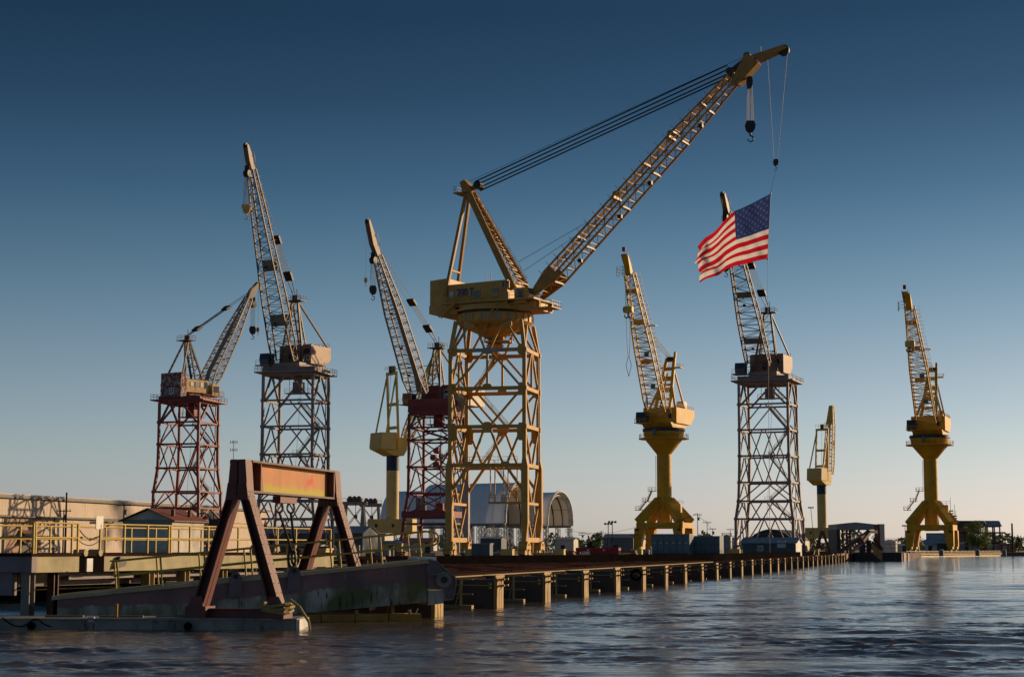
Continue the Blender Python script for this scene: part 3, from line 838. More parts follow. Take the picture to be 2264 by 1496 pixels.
    for px, w in ((999, 1.6), (1054, 1.7), (1097, 1.5)):
        r, z = c.hit(px, 641, hwf)
        panel_on(c, ho, 1, r, z, w, .1, 'cream', 'rain_drip', hwf, .1)
    for px in (990 + 30, 1078, 1109):
        r, z = c.hit(px, 650, hwf)
        panel_on(c, ho, 1, r, z, .06, 2.9, 'cream', 'panel_seam', hwf, .0)
    r, z = c.hit(1117, 655, hwf)
    panel_on(c, ho, 1, r, z, 1.0, 1.9, 'cream', 'door', hwf, .03)
    rt, zt_ = c.hit(1026, 647, hwf)
    right = c.w
    text('lettering', '200 T', 1.9, c.P(rt + .28, hwf + .05, zt_), right, UZ, M['bluesign'], ho, sx=.74)
    rt, zt_ = c.hit(1117, 629, hwf)
    mb = MB().box(c.P(rt, hwf + .08, zt_), 1.7, .2, 1.25, (c.w, c.n))
    pl = c.part(mb, 'number_plate', 'cream', ho)
    text('lettering', '37', 1.3, c.P(rt, hwf + .20, zt_), right, UZ, M['bluesign'], pl)
    # sub deck, walkway, front stage
    d0, dz = c.hit(976, 673, hw + .8); d1, _ = c.hit(1180, 673, hw + .8)
    o = c.part(MB().prism([c.P(d0, -hw - .8, dz), c.P(d1, -hw - .8, dz), c.P(d1, -hw - .8, dz + .25), c.P(d0, -hw - .8, dz + .25)], c.n * (2 * hw + 1.6)), 'deck', 'cream')
    c.part(railing_mb([c.P(d0 + .5, hw + .7, dz + .25), c.P(d1, hw + .7, dz + .25)], 1.1, 1.5, .04), 'railing', 'cream', o)
    mb = MB()
    for k in (-2.6, 2.6): mb.beam(c.P(d0 + 1.5, k, dz - .7), c.P(d1, k, dz - .7), .5, 1.3)
    mb.beam(c.P(d0 + 3, -3.5, dz - .6), c.P(d0 + 3, 3.5, dz - .6), .4, 1.2)
    mb.box(c.P(d1 - 3, 0, dz - .8), 5, 7, 1.5, (c.w, c.n))
    c.part(mb, 'slew_frame', 'cream')
    mb = MB().box(c.P(d1 + 1.2, 2.0, dz - 1.4), 3.2, 4.0, .15, (c.w, c.n))
    o = c.part(mb, 'front_stage', 'cream')
    c.part(railing_mb([c.P(d1 - .3, 4, dz - 1.3), c.P(d1 + 2.7, 4, dz - 1.3), c.P(d1 + 2.7, 0, dz - 1.3)], 1.1, 1.0), 'railing', 'cream', o)
    stair(c, c.P(d0 + 2.6, hw + .6, dz + .1), c.P(d0 - .3, hw + .8, dz - 2.3), mat='cream')
    c0, cz1 = c.hit(1137, 637, hw); c1, cz0 = c.hit(1169, 668, hw)
    mb = MB().prism([c.P(r, 1.6, z) for r, z in ((c0, cz0), (c1 - .7, cz0), (c1, cz1 - 1.1), (c1 - .2, cz1), (c0, cz1 + .1))], c.n * 2.8)
    cab = c.part(mb, 'operator_cab', 'cream')
    rc = lerp(c0, c1, .42)
    panel_on(c, cab, 1, rc, lerp(cz0, cz1, .62), 1.0, 1.3, 'glass', 'window', 4.4)
    c.part(MB().prism([c.P(c1 - .62, 1.75, cz0 + .3), c.P(c1 - .62, 4.25, cz0 + .3), c.P(c1 + .04, 4.25, cz1 - 1.15), c.P(c1 + .04, 1.75, cz1 - 1.15)], c.w * .06), 'windscreen', 'glass', cab)
    c.part(MB().prism([c.P(c1 + .05, 1.75, cz1 - 1.05), c.P(c1 + .05, 4.25, cz1 - 1.05), c.P(c1 - .15, 4.25, cz1 - .1), c.P(c1 - .15, 1.75, cz1 - .1)], c.w * .06), 'windscreen', 'glass', cab)
    panel_on(c, cab, 1, c0 + .2, cz1 - .2, .6, .5, 'white', 'air_conditioner', 4.4, .2)
    # roof clutter
    rr_, zr = c.hit(1075, 626, 0)
    c.part(MB().tube(c.P(rr_, 0, zr - 1), c.P(rr_, 0, zr + 1.6), .06).tube(c.P(rr_ + .9, 0, zr - 1), c.P(rr_ + .9, 0, zr + 1.6), .06), 'vent_pipe', 'cream')
    # mast
    ax_, az_ = c.hit(1034, 427)
    f0, fz = c.hit(1152, 630)
    for k in (-1, 1):
        c.part(MB().beam(c.P(ax_ + .6, k * .9, az_), c.P(f0, k * 3.0, fz - 1.0), 1.15, .55, c.n), 'mast_leg', 'creamdim')
    mb = MB()
    for i in range(1, 15):
        t = i / 15
        p = lerp(c.P(ax_ + 1.2, 0, az_), c.P(f0 + .6, 0, fz - .8), t)
        s_ = lerp(.9, 3.0, t)
        mb.beam(p + c.n * s_, p - c.n * s_, .16)
        p2 = lerp(c.P(ax_ + 1.2, 0, az_), c.P(f0 + .6, 0, fz - .8), min(1, (i + 1) / 15))
        mb.beam(p + c.n * s_, p2 - c.n * s_, .12)
    c.part(mb, 'mast_lacing', 'creamdim')
    stair(c, c.P(ax_ + 1.7, .3, az_ - .8), c.P(f0 + 1.2, .3, fz + .2), .8, 'creamdim')
    for k, px in ((1, 984), (-1, 1011)):
        rf, zf = c.hit(px, 655 if k > 0 else 640, hwf * k + .35 * k)
        c.part(MB().beam(c.P(ax_, k * .7, az_ - .4), c.P(rf, k * (hwf + .35), zf), .52, None, c.n), 'rear_stay', 'creamdim')
    ra2, za2 = c.hit(995, 597, hwf * .8); rb2, zb2 = c.hit(1015, 603, -hwf * .7)
    c.part(MB().beam(c.P(ra2, hwf * .78, za2), c.P(rb2, -hwf * .72, zb2), .3), 'stay_tie', 'creamdim')
    mb = MB().prism([c.P(ax_ + a, -1.0, az_ + b) for a, b in ((-1.1, 1.9), (-.2, 2.3), (1.1, .8), (.6, -.6), (-.5, -.2))], c.n * 2.0)
    mb.beam(c.P(ax_ + .3, 0, az_ + .5), c.P(ax_ + 2.2, 0, az_ + 1.2), .7, .7)
    mh = c.part(mb, 'mast_head', 'creamdim')
    mb = MB()
    for k in (-.55, 0, .55): mb.tube(c.P(ax_ + 2.2, k - .18, az_ + 1.2), c.P(ax_ + 2.2, k + .18, az_ + 1.2), .75, 14)
    c.part(mb, 'sheave', 'dark', mh)
    o = c.part(MB().box(c.P(ax_ - .8, 0, az_ - .1), 2.4, 3.4, .2, (c.w, c.n)), 'mast_platform', 'creamdim')
    c.part(railing_mb([c.P(ax_ - 1.9, 1.6, az_), c.P(ax_ - 1.9, -1.6, az_), c.P(ax_ + .3, -1.6, az_)], 1.1, .8), 'railing', 'creamdim', o)
    # boom
    p0, p1 = c.hit(1186, 657), c.hit(1632, 163)
    bo, pt = boom(c, p0, p1, [(0, 4.4, .5), (.09, 3.9, 2.6), (.72, 3.3, 2.4), (1, 1.9, 1.6)], 26, 'creamdim', .30, .11, post=True)
    for k in (.43, .70):
        mb = MB().beam(pt(k, 1, 1), pt(k, -1, 1), .5, .5)
        p = pt(k, 0, 1)
        mb.tube(p + UZ * .7 - c.n * .6, p + UZ * .7 + c.n * .6, .55, 12)
        c.part(mb, 'rope_sheave', 'creamdim', bo)
    for k in (-1, 1):   # plated foot
        q0, q1 = pt(0, k, -1), pt(.115, k, -1)
        c.part(MB().prism([pt(0, k, -1), pt(.115, k, -1), pt(.115, k, 1), pt(0, k, 1)], c.n * .08 * k), 'foot_plate', 'creamdim', bo)
    mb = MB()
    for k in (.09, .25, .43, .58, .72, .85): mb.beam(pt(k, -1, 1), pt(k, 1, 1), .42, .3); mb.beam(pt(k, -1, -1), pt(k, 1, -1), .42, .3)
    c.part(mb, 'diaphragm', 'creamdim', bo)
    for k in (.2, .4, .55, .8):
        c.part(MB().box(pt(k, 0, -1) - UZ * .3, .7, .7, .6, (c.w, c.n)), 'floodlight', 'dark', bo)
    # boom head and jib
    h = [c.hit(*q) for q in ((1618, 186), (1648, 128), (1655, 120), (1668, 128), (1680, 142), (1636, 190))]
    mb = MB().prism([c.P(r, -1.0, z) for r, z in h], c.n * 2.0)
    hd = c.part(mb, 'boom_head', 'creamdim')
    q0, q1, q2, q3 = [c.hit(*q) for q in ((1664, 124), (1735, 101), (1743, 108), (1680, 138))]
    mb = MB().prism([c.P(r, -.7, z) for r, z in (q0, q1, q2, q3)], c.n * 1.4)
    jb = c.part(mb, 'jib', 'creamdim')
    rj, zj = c.hit(1733, 112)
    c.part(MB().tube(c.P(rj, -.25, zj), c.P(rj, .25, zj), .95, 18), 'sheave', 'dark', jb)
    rj, zj = c.hit(1652, 124)
    c.part(MB().tube(c.P(rj, -.3, zj), c.P(rj, .3, zj), .6, 14), 'sheave', 'dark', hd)
    rj, zj = c.hit(1617, 160)
    c.part(MB().tube(c.P(rj, -1.2, zj), c.P(rj, 1.2, zj), .6, 12).beam(c.P(rj, 0, zj), c.P(rj + 3.2, 0, zj + 2.0), 1.2, .8), 'luffing_block', 'dark', hd)
    q = c.hit(1682, 124)
    c.part(MB().tube(c.P(q[0], 0, q[1] - .8), c.P(q[0], 0, q[1] + 1.6), .07), 'mast_light', 'dark', jb)
    # luffing ropes
    a0, b0 = c.hit(1056, 411), c.hit(1614, 158)
    for k, (da, db) in ((-1.0, (-.7, -.5)), (-.4, (-.3, -.15)), (.3, (.15, .35)), (.9, (.6, .9))):
        for e in (-.12, .12):
            cables(c, [(c.P(a0[0], k + e, a0[1] + da), c.P(b0[0], k + e, b0[1] + db))], .085, name='luffing_rope')
    a1, b1 = c.hit(1031, 404), c.hit(1650, 124)
    cables(c, [(c.P(a1[0], 0, a1[1]), c.P(b1[0], 0, b1[1]))], .035)
    a2 = c.hit(1148, 580); b2 = c.hit(1300, 492); b3 = c.hit(1318, 470)
    cables(c, [(c.P(a2[0], .4, a2[1]), c.P(b2[0], .4, b2[1]))], .04)
    a2 = c.hit(1157, 597); b2 = c.hit(1290, 508)
    cables(c, [(c.P(a2[0], -.4, a2[1]), c.P(b2[0], -.4, b2[1]))], .04)
    # main hook
    u = c.hit(1657, 170); lo = c.hit(1659, 268)
    U, Lo = c.P(u[0], 0, u[1]), c.P(u[0], 0, lo[1])
    block(c, U, 1.0, 2.0, .8, name='upper_block', hook=False, hs=.3)
    for x in (-.45, -.3, -.15, .15, .3, .45): cables(c, [(U + V((x * .9, 0, -1.5)), Lo + V((x * 1.3, 0, -.3)))], .045, name='hoist_rope')
    block(c, Lo, 1.7, 1.9, .9, name='hook_block', hs=1.1)
    # whip
    t = c.hit(1741, 117); t2 = c.hit(1697, 132); bl = c.hit(1715, 352)
    B = c.P(bl[0], 0, bl[1])
    cables(c, [(c.P(t[0], 0, t[1]), B + V((.3, 0, 0))), (c.P(t2[0], 0, t2[1]), B - V((.3, 0, 0)))], .04, name='whip_rope')
    block(c, B, .85, 1.1, .5, mat='rust', name='whip_block', hs=.5)
    return c, B
C37, WHIP = crane37()
# ================================================================ FLAG
def flag():
    d_h = WHIP.y
    top = [(0, 1704, 428), (.4, 1622, 469), (.62, 1585, 506), (.8, 1560, 524), (1, 1538, 552)]
    bot = [(0, 1697, 572), (.35, 1640, 584), (.55, 1608, 593), (.72, 1585, 607), (1, 1546, 626)]
    def ev(pl, u):
        for a, b in zip(pl[:-1], pl[1:]):
            if u <= b[0] + 1e-9:
                k = (u - a[0]) / (b[0] - a[0]); return lerp(a[1], b[1], k), lerp(a[2], b[2], k)
        return pl[-1][1:]
    nu, nv = 96, 52
    verts, uvs = [], []
    for j in range(nv + 1):
        for i in range(nu + 1):
            u, v = i / nu, j / nv
            (ax, ay), (bx, by) = ev(top, u), ev(bot, u)
            px, py = lerp(ax, bx, v), lerp(ay, by, v)
            dd = d_h + 7.5 * u ** 1.2
            p = at(px, py, dd)
            am = .18 + 1.0 * u
            p.y += am * math.sin(9.5 * u + 2.2 * v + .6) + .35 * u * math.sin(21 * u - 5 * v) + .07 * math.sin(40 * u + 13 * v) + .06 * math.sin(31 * v + 9 * u)
            p.z += .22 * u * math.sin(14 * u + 1.2) + .30 * u * u * math.sin(23 * v + 2 * u)
            p.x += .34 * u ** 2 * math.sin(9 * v + 1.0) + .2 * u ** 3 * math.sin(27 * v)
            verts.append(p); uvs.append((u, 1 - v))
    mb = MB()
    mb.add(verts, [(j * (nu + 1) + i, j * (nu + 1) + i + 1, (j + 1) * (nu + 1) + i + 1, (j + 1) * (nu + 1) + i) for j in range(nv) for i in range(nu)])
    m, n, l, b = new_mat('flag_cloth')
    at_ = n.new('ShaderNodeAttribute'); at_.attribute_name = 'fuv'
    sp = n.new('ShaderNodeSeparateXYZ'); l(at_.outputs['Vector'], sp.inputs[0])
    U, Vv = sp.outputs[0], sp.outputs[1]
    def mt(op, a, b_=None, c_=None):
        q = n.new('ShaderNodeMath'); q.operation = op
        for i, z in enumerate((a, b_, c_)):
            if z is None: continue
            if isinstance(z, (int, float)): q.inputs[i].default_value = z
            else: l(z, q.inputs[i])
        return q.outputs[0]
    stripe = mt('MODULO', mt('FLOOR', mt('MULTIPLY', Vv, 13.0)), 2.0)     # 0 = red
    canton = mt('MULTIPLY', mt('LESS_THAN', U, 0.4), mt('GREATER_THAN', Vv, 6 / 13))
    gx = mt('MULTIPLY', U, 12 / 0.4)
    gy = mt('MULTIPLY', mt('SUBTRACT', Vv, 6 / 13), 10 / (7 / 13))
    cx_, cy_ = mt('ROUND', gx), mt('ROUND', gy)
    even = mt('SUBTRACT', 1.0, mt('MODULO', mt('ADD', cx_, cy_), 2.0))
    dx_, dy_ = mt('SUBTRACT', gx, cx_), mt('SUBTRACT', gy, cy_)
    dist = mt('SQRT', mt('ADD', mt('MULTIPLY', dx_, dx_), mt('MULTIPLY', dy_, dy_)))
    ang = mt('ARCTAN2', dx_, dy_)
    rad = mt('MULTIPLY_ADD', mt('COSINE', mt('MULTIPLY', ang, 5.0)), 0.14, 0.34)
    inside = mt('MULTIPLY', mt('GREATER_THAN', gx, .5), mt('MULTIPLY', mt('LESS_THAN', gx, 11.5), mt('MULTIPLY', mt('GREATER_THAN', gy, .5), mt('LESS_THAN', gy, 9.5))))
    star = mt('MULTIPLY', mt('MULTIPLY', mt('LESS_THAN', dist, rad), even), inside)
    def mix(f, x, y):
        q = n.new('ShaderNodeMixRGB'); l(f, q.inputs[0])
        for i, z in ((1, x), (2, y)):
            if isinstance(z, tuple): q.inputs[i].default_value = (*z, 1)
            else: l(z, q.inputs[i])
        return q.outputs[0]
    c1 = mix(stripe, (0.55, 0.012, 0.03), (0.80, 0.77, 0.73))
    c2 = mix(star, (0.026, 0.048, 0.19), (0.10, 0.115, 0.22))
    cc = mix(canton, c1, c2)
    l(cc, b.inputs['Base Color']); b.inputs['Roughness'].default_value = 0.75
    tr = n.new('ShaderNodeBsdfTranslucent'); l(cc, tr.inputs[0])
    ms = n.new('ShaderNodeMixShader'); ms.inputs[0].default_value = 0.42
    l(b.outputs[0], ms.inputs[1]); l(tr.outputs[0], ms.inputs[2]); l(ms.outputs[0], n['Material Output'].inputs[0])
    t = thing('flag', 'huge red, white and blue flag with stars and stripes hung from the crane whip', 'flag', at(1700, 572, d_h))
    o = mb.build('cloth', m, t, True)
    a = o.data.attributes.new('fuv', 'FLOAT_VECTOR', 'POINT')
    for i, (u, v) in enumerate(uvs): a.data[i].vector = (u, min(.9999, v), 0)
    for k, (px, py) in enumerate(((1704, 428), (1697, 572))):
        MB().tube(at(px, py, d_h) - UZ * .25, at(px, py, d_h) + UZ * .25, .1, 6).build('toggle', M['dark'], t)
    r = MB()
    P0 = WHIP - UZ * 1.9
    pts = [P0, at(1704, 425, d_h), at(1697, 574, d_h), gnd(1688, d_h, GZ + .6)]
    pts[3].x = pts[2].x - .4
    r.poly(pts, .035, 5)
    tag(r.build('halyard', M['ropegrey']), 'thin rope running from the whip hook down past the flag to the blue shed', 'rope')
flag()
# ================================================================ LATTICE-TOWER CRANES
def upper_works(c, q):
    """house, cab, mast, boom, ropes and hook for the lattice-tower cranes; q holds pixel anchors and sizes"""
    zt = q['zt']
    hm, mat = q['hm'], q['mat']
    zb0, zh0, zh1 = zt, zt + q.get('base', 1.9), zt + q.get('base', 1.9) + q.get('hh', 4.4)
    O = c.o
    rr = q.get('ringr', 3.6)
    c.part(MB().lathe(V((O.x, O.y, 0)), [(rr * .95, zb0), (rr * .95, zb0 + .7), (rr, zb0 + .75), (rr, zb0 + 1.1)], 24), 'turntable', q.get('basemat', mat), smooth=True)
    w = q.get('w', 8.6)
    r0, r1 = q.get('rear', -8.5), q.get('front', 2.2)
    bs = MB().prism([c.P(r, -w * .42, z) for r, z in ((r1 + 1.3, zb0 + 1.0), (r1 + 1.3, zh0), (r0 + 1.5, zh0), (r0 + 1.5, zb0 + 1.15), (r0 + 3, zb0 + .95))], c.n * w * .84)
    c.part(bs, 'slew_frame', q.get('basemat', mat))
    ho = house(c, r0, r1 - q.get('setback', 2.6), w, zh0 + .01, zh1, hm, q.get('bev', 1.5))
    if q.get('endmat'):
        c.part(MB().box(c.P(r0 - .03, 0, (zh0 + zh1) / 2 + .4), .06, w * .98, (zh1 - zh0) * .8, (c.w, c.n)), 'end_panel', q['endmat'], ho)
    rs = r1 - q.get('setback', 2.6)
    fm = (zh0 + zh1) / 2
    for k, (pos, ww, hh, mm) in enumerate(q.get('windows', ())):
        panel_on(c, ho, 1, pos, fm + .4, ww + .24, hh + .24, hm, 'window', w / 2, .03)
        panel_on(c, ho, 1, pos, fm + .4, ww, hh, mm, 'pane', w / 2, .07)
    for k, (pos, zz, ww, hh, mm) in enumerate(q.get('fpanels', ())):     # on the front end
        panel_on(c, ho, 'f', rs, zz + zh0, ww, hh, mm, 'panel', pos, .04)
    for k, (pos, zz, ww, hh, mm) in enumerate(q.get('rpanels', ())):     # on the rear end
        panel_on(c, ho, 'r', r0, zz + zh0, ww, hh, mm, 'panel', pos, .05)
    for k, (pos, zz, ww, hh, mm) in enumerate(q.get('spanels', ())):     # on the camera side
        panel_on(c, ho, 1, pos, zz + zh0, ww, hh, mm, 'panel', w / 2, .04)
    mb = MB()
    for k in range(5): mb.beam(c.P(lerp(r0, rs, (k + .5) / 5), -w * .48, zh1 + .12), c.P(lerp(r0, rs, (k + .5) / 5), w * .48, zh1 + .12), .3, .22)
    c.part(mb, 'roof_rib', q.get('basemat', mat), ho)
    c.part(railing_mb([c.P(r0 + .2, -w * .46, zh1), c.P(r0 + .2, w * .46, zh1)], 1.0, 1.5, .04), 'roof_railing', mat, ho)
    # cab
    cs = q.get('cab')
    if cs:
        cr, ck = cs
        cb = c.part(MB().prism([c.P(r, ck - 1.2, z) for r, z in ((cr - 1.2, zh0 - .3), (cr + 1.1, zh0 - .3), (cr + 1.5, zh0 + .9), (cr + 1.2, zh0 + 2.3), (cr - 1.2, zh0 + 2.3))], c.n * 2.4), 'operator_cab', q.get('cabmat', 'teal'))
        panel_on(c, cb, 1, cr + .1, zh0 + 1.2, 1.7, 1.4, 'glass', 'window', ck + 1.2)
        c.part(MB().prism([c.P(cr + 1.52, ck - 1.05, zh0 + .92), c.P(cr + 1.52, ck + 1.05, zh0 + .92), c.P(cr + 1.25, ck + 1.05, zh0 + 2.15), c.P(cr + 1.25, ck - 1.05, zh0 + 2.15)], c.w * .06), 'windscreen', 'glass', cb)
        st = c.part(MB().box(c.P(cr + .2, ck, zh0 - .45), 4.2, 3.6, .18, (c.w, c.n)), 'cab_stage', mat)
        g = [c.P(cr + 2.2, ck - 1.7, zh0 - .36), c.P(cr + 2.2, ck + 1.7, zh0 - .36), c.P(cr - 1.8, ck + 1.7, zh0 - .36)]
        c.part(railing_mb(g, 1.1, 1.2, .04), 'railing', mat, st)
    # mast
    mm = q.get('mastmat', mat)
    ar, azz = c.hit(*q['apex'])
    fr = q.get('mastfoot', r1 - 1.0)
    ms_, ma = q.get('mastspread', w * .36), .7
    for k in (-1, 1):
        c.part(MB().beam(c.P(ar, k * ma, azz), c.P(fr, k * ms_, zh0 + .3), .42, None, c.n), 'mast_leg', mm)
        c.part(MB().beam(c.P(ar - .1, k * ma, azz - .1), c.P(fr - 3.0, k * ms_ * .9, zh0 + .5), .34, None, c.n), 'mast_leg', mm)
        c.part(MB().beam(c.P(ar - .3, k * ma, azz - .3), c.P(r0 + q.get('stayin', .8), k * w * .44, zh1 + .1), .36, None, c.n), 'rear_stay', mm)
    mb = MB()
    nl = 6
    for i in range(1, nl):
        t = i / nl
        for ra_, za_, sc_ in ((fr, zh0 + .3, 1), ):
            p = V((lerp(ar, ra_, t), 0, lerp(azz, za_, t)))
            s_ = lerp(ma, ms_, t)
            mb.beam(c.P(p.x, -s_, p.z), c.P(p.x, s_, p.z), .2)
            p2 = V((lerp(ar, ra_, t - 1 / nl), 0, lerp(azz, za_, t - 1 / nl)))
            s2 = lerp(ma, ms_, t - 1 / nl)
            mb.beam(c.P(p.x, -s_, p.z), c.P(p2.x, s2, p2.z), .14)
            pb = V((lerp(ar, fr - 3.0, t), 0, lerp(azz, zh0 + .5, t)))
            for k in (-1, 1): mb.beam(c.P(p.x, k * s_, p.z), c.P(pb.x, k * s_ * .93, pb.z), .12)
    c.part(mb, 'mast_lacing', mm)
    pf = c.part(MB().box(c.P(ar - .3, 0, azz - .1), 2.6, 4.2, .18, (c.w, c.n)), 'mast_platform', mm)
    c.part(railing_mb([c.P(ar + .9, 2, azz), c.P(ar - 1.5, 2, azz), c.P(ar - 1.5, -2, azz), c.P(ar + .9, -2, azz), c.P(ar + .9, 2, azz)], 1.1, 1.2, .04), 'railing', mm, pf)
    mb = MB().beam(c.P(ar, 0, azz - .5), c.P(ar, 0, azz + 1.2), 1.2, .9).beam(c.P(ar - .2, .4, azz + 1), c.P(ar - .2, .4, azz + 2.6), .14)
    c.part(mb, 'mast_head', mm)
    # boom
    p0, p1 = c.hit(*q['foot']), c.hit(*q['tip'])
    pe = (lerp(p0[0], p1[0], q.get('latend', .885)), lerp(p0[1], p1[1], q.get('latend', .885)))
    bm_ = q.get('boommat', mat)
    c.walk = q.get('walk', False)
    bo, pt = boom(c, p0, pe, q['prof'], q['bays'], bm_, q.get('chord', .30), q.get('lat', .12))
    # plated wind screens seen inside the boom
    for (t0, t1) in q.get('screens', ()):
        c.part(MB().prism([pt(t0, -.9, .6), pt(t0, .9, .6), pt(t1, .9, .6), pt(t1, -.9, .6)], (c.P(0, 0, 0) - c.P(.05, 0, 0))), 'screen_plate', 'galv', bo)
    for t in q.get('lights', ()):
        c.part(MB().box(pt(t, 0, -1), .7, .7, .5, (c.w, c.n)), 'floodlight', 'dark', bo)
    # head
    a, b = V((pe[0], 0, pe[1])), V((p1[0], 0, p1[1]))
    d = (b - a).normalized(); nr = V((-d.z, 0, d.x))
    if nr.z < 0: nr = -nr
    we, de = q['prof'][-1][1:]
    we *= .78
    L = (b - a).length
    bend = q.get('bend', .12)
    hp = [(0, -de * .5), (0, de * .55), (L * .45, de * .55), (L, .35 - bend * L), (L * .99, -.25 - bend * L), (L * .38, -de * .75)]
    mb = MB().prism([c.P((a + d * x + nr * y).x, -we / 2, (a + d * x + nr * y).z) for x, y in hp], c.n * we)
    hd = c.part(mb, 'boom_head', q.get('headmat', bm_))
    e = a + d * L * .5 + nr * (de * .55)
    c.part(railing_mb([c.P(e.x, .8, e.z), c.P(e.x - d.x * 2.4, .8, e.z - d.z * 2.4)], 1.1, 1.2, .04), 'railing', bm_, hd)
    tipp = a + d * L * .97 + nr * (-bend * L)
    c.part(MB().tube(c.P(tipp.x, -.3, tipp.z), c.P(tipp.x, .3, tipp.z), .55, 12), 'sheave', 'dark', hd)
    # pendant ropes and travelling blocks
    at1 = a + d * L * .25 + nr * de * .6
    A0 = V((ar + .4, 0, azz + 1.4))
    b1 = lerp(A0, at1, .14)
    b2 = lerp(A0, at1, q.get('pend', .42))
    def blk(p, dirv, ln, ww, nm):
        mb = MB()
        for k in (-.55, .15): mb.beam(c.P((p - dirv * ln / 2).x, k * ww + .2 * ww, (p - dirv * ln / 2).z), c.P((p + dirv * ln / 2).x, k * ww + .2 * ww, (p + dirv * ln / 2).z), .4 * ww, .95, c.n)
        mb.tube(c.P(p.x, -ww * .5, p.z), c.P(p.x, ww * .5, p.z), .52, 10)
        c.part(mb, nm, 'dark')
    dv = (at1 - A0).normalized()
    blk(b1, dv, 2.2, 1.4, 'luffing_block'); blk(b2, dv, 2.0, 1.4, 'luffing_block')
    for k in (-.75, -.45, -.15, .15, .45, .75):
        cables(c, [(c.P(b1.x, k, b1.z), c.P(b2.x, k, b2.z))], .05, 'rope', 'luffing_rope')
    for k in (-.6, .6):
        cables(c, [(c.P(b2.x, k, b2.z), c.P(at1.x, k * we * .6, at1.z))], .06, 'rope', 'pendant')
        cables(c, [(c.P(A0.x, k * .5, A0.z), c.P(b1.x, k, b1.z))], .12, 'rope', 'pendant')
    # hook
    hk = q.get('hook')
    if hk:
        mh = a + d * L * .05 - nr * de * .6
        U = c.P(mh.x + q.get('hookr', .8), 0, mh.z)
        _, hz = c.hit(*hk)
        Lw = V((U.x, U.y, hz))
        c.part(MB().tube(U - UZ * 1.2 + c.n * .6, U - UZ * 1.2 - c.n * .6, .8, 12).beam(U + UZ * .6, U - UZ * 1.4, 1.1, .5), 'upper_block', q.get('blockmat', 'dark'))
        for k in (-.7, -.42, -.14, .14, .42, .7): cables(c, [(U + c.n * k - UZ * 1.2, Lw + c.n * k)], .04, 'rope', 'hoist_rope')
        block(c, Lw + UZ * .6, 1.7, 2.0, 1.2, q.get('hookmat', 'dark'), 'hook_block', hs=.9)
        tw = c.P(tipp.x + .45, 0, tipp.z)
        wz = hz + q.get('whip', .5)
        cables(c, [(tw, V((tw.x, tw.y, wz)))], .035, 'rope', 'whip_rope')
        block(c, V((tw.x, tw.y, wz)), .8, 1.2, .5, q.get('whipmat', 'tan'), 'whip_block', hs=.5)
    return ho, zh0, zh1
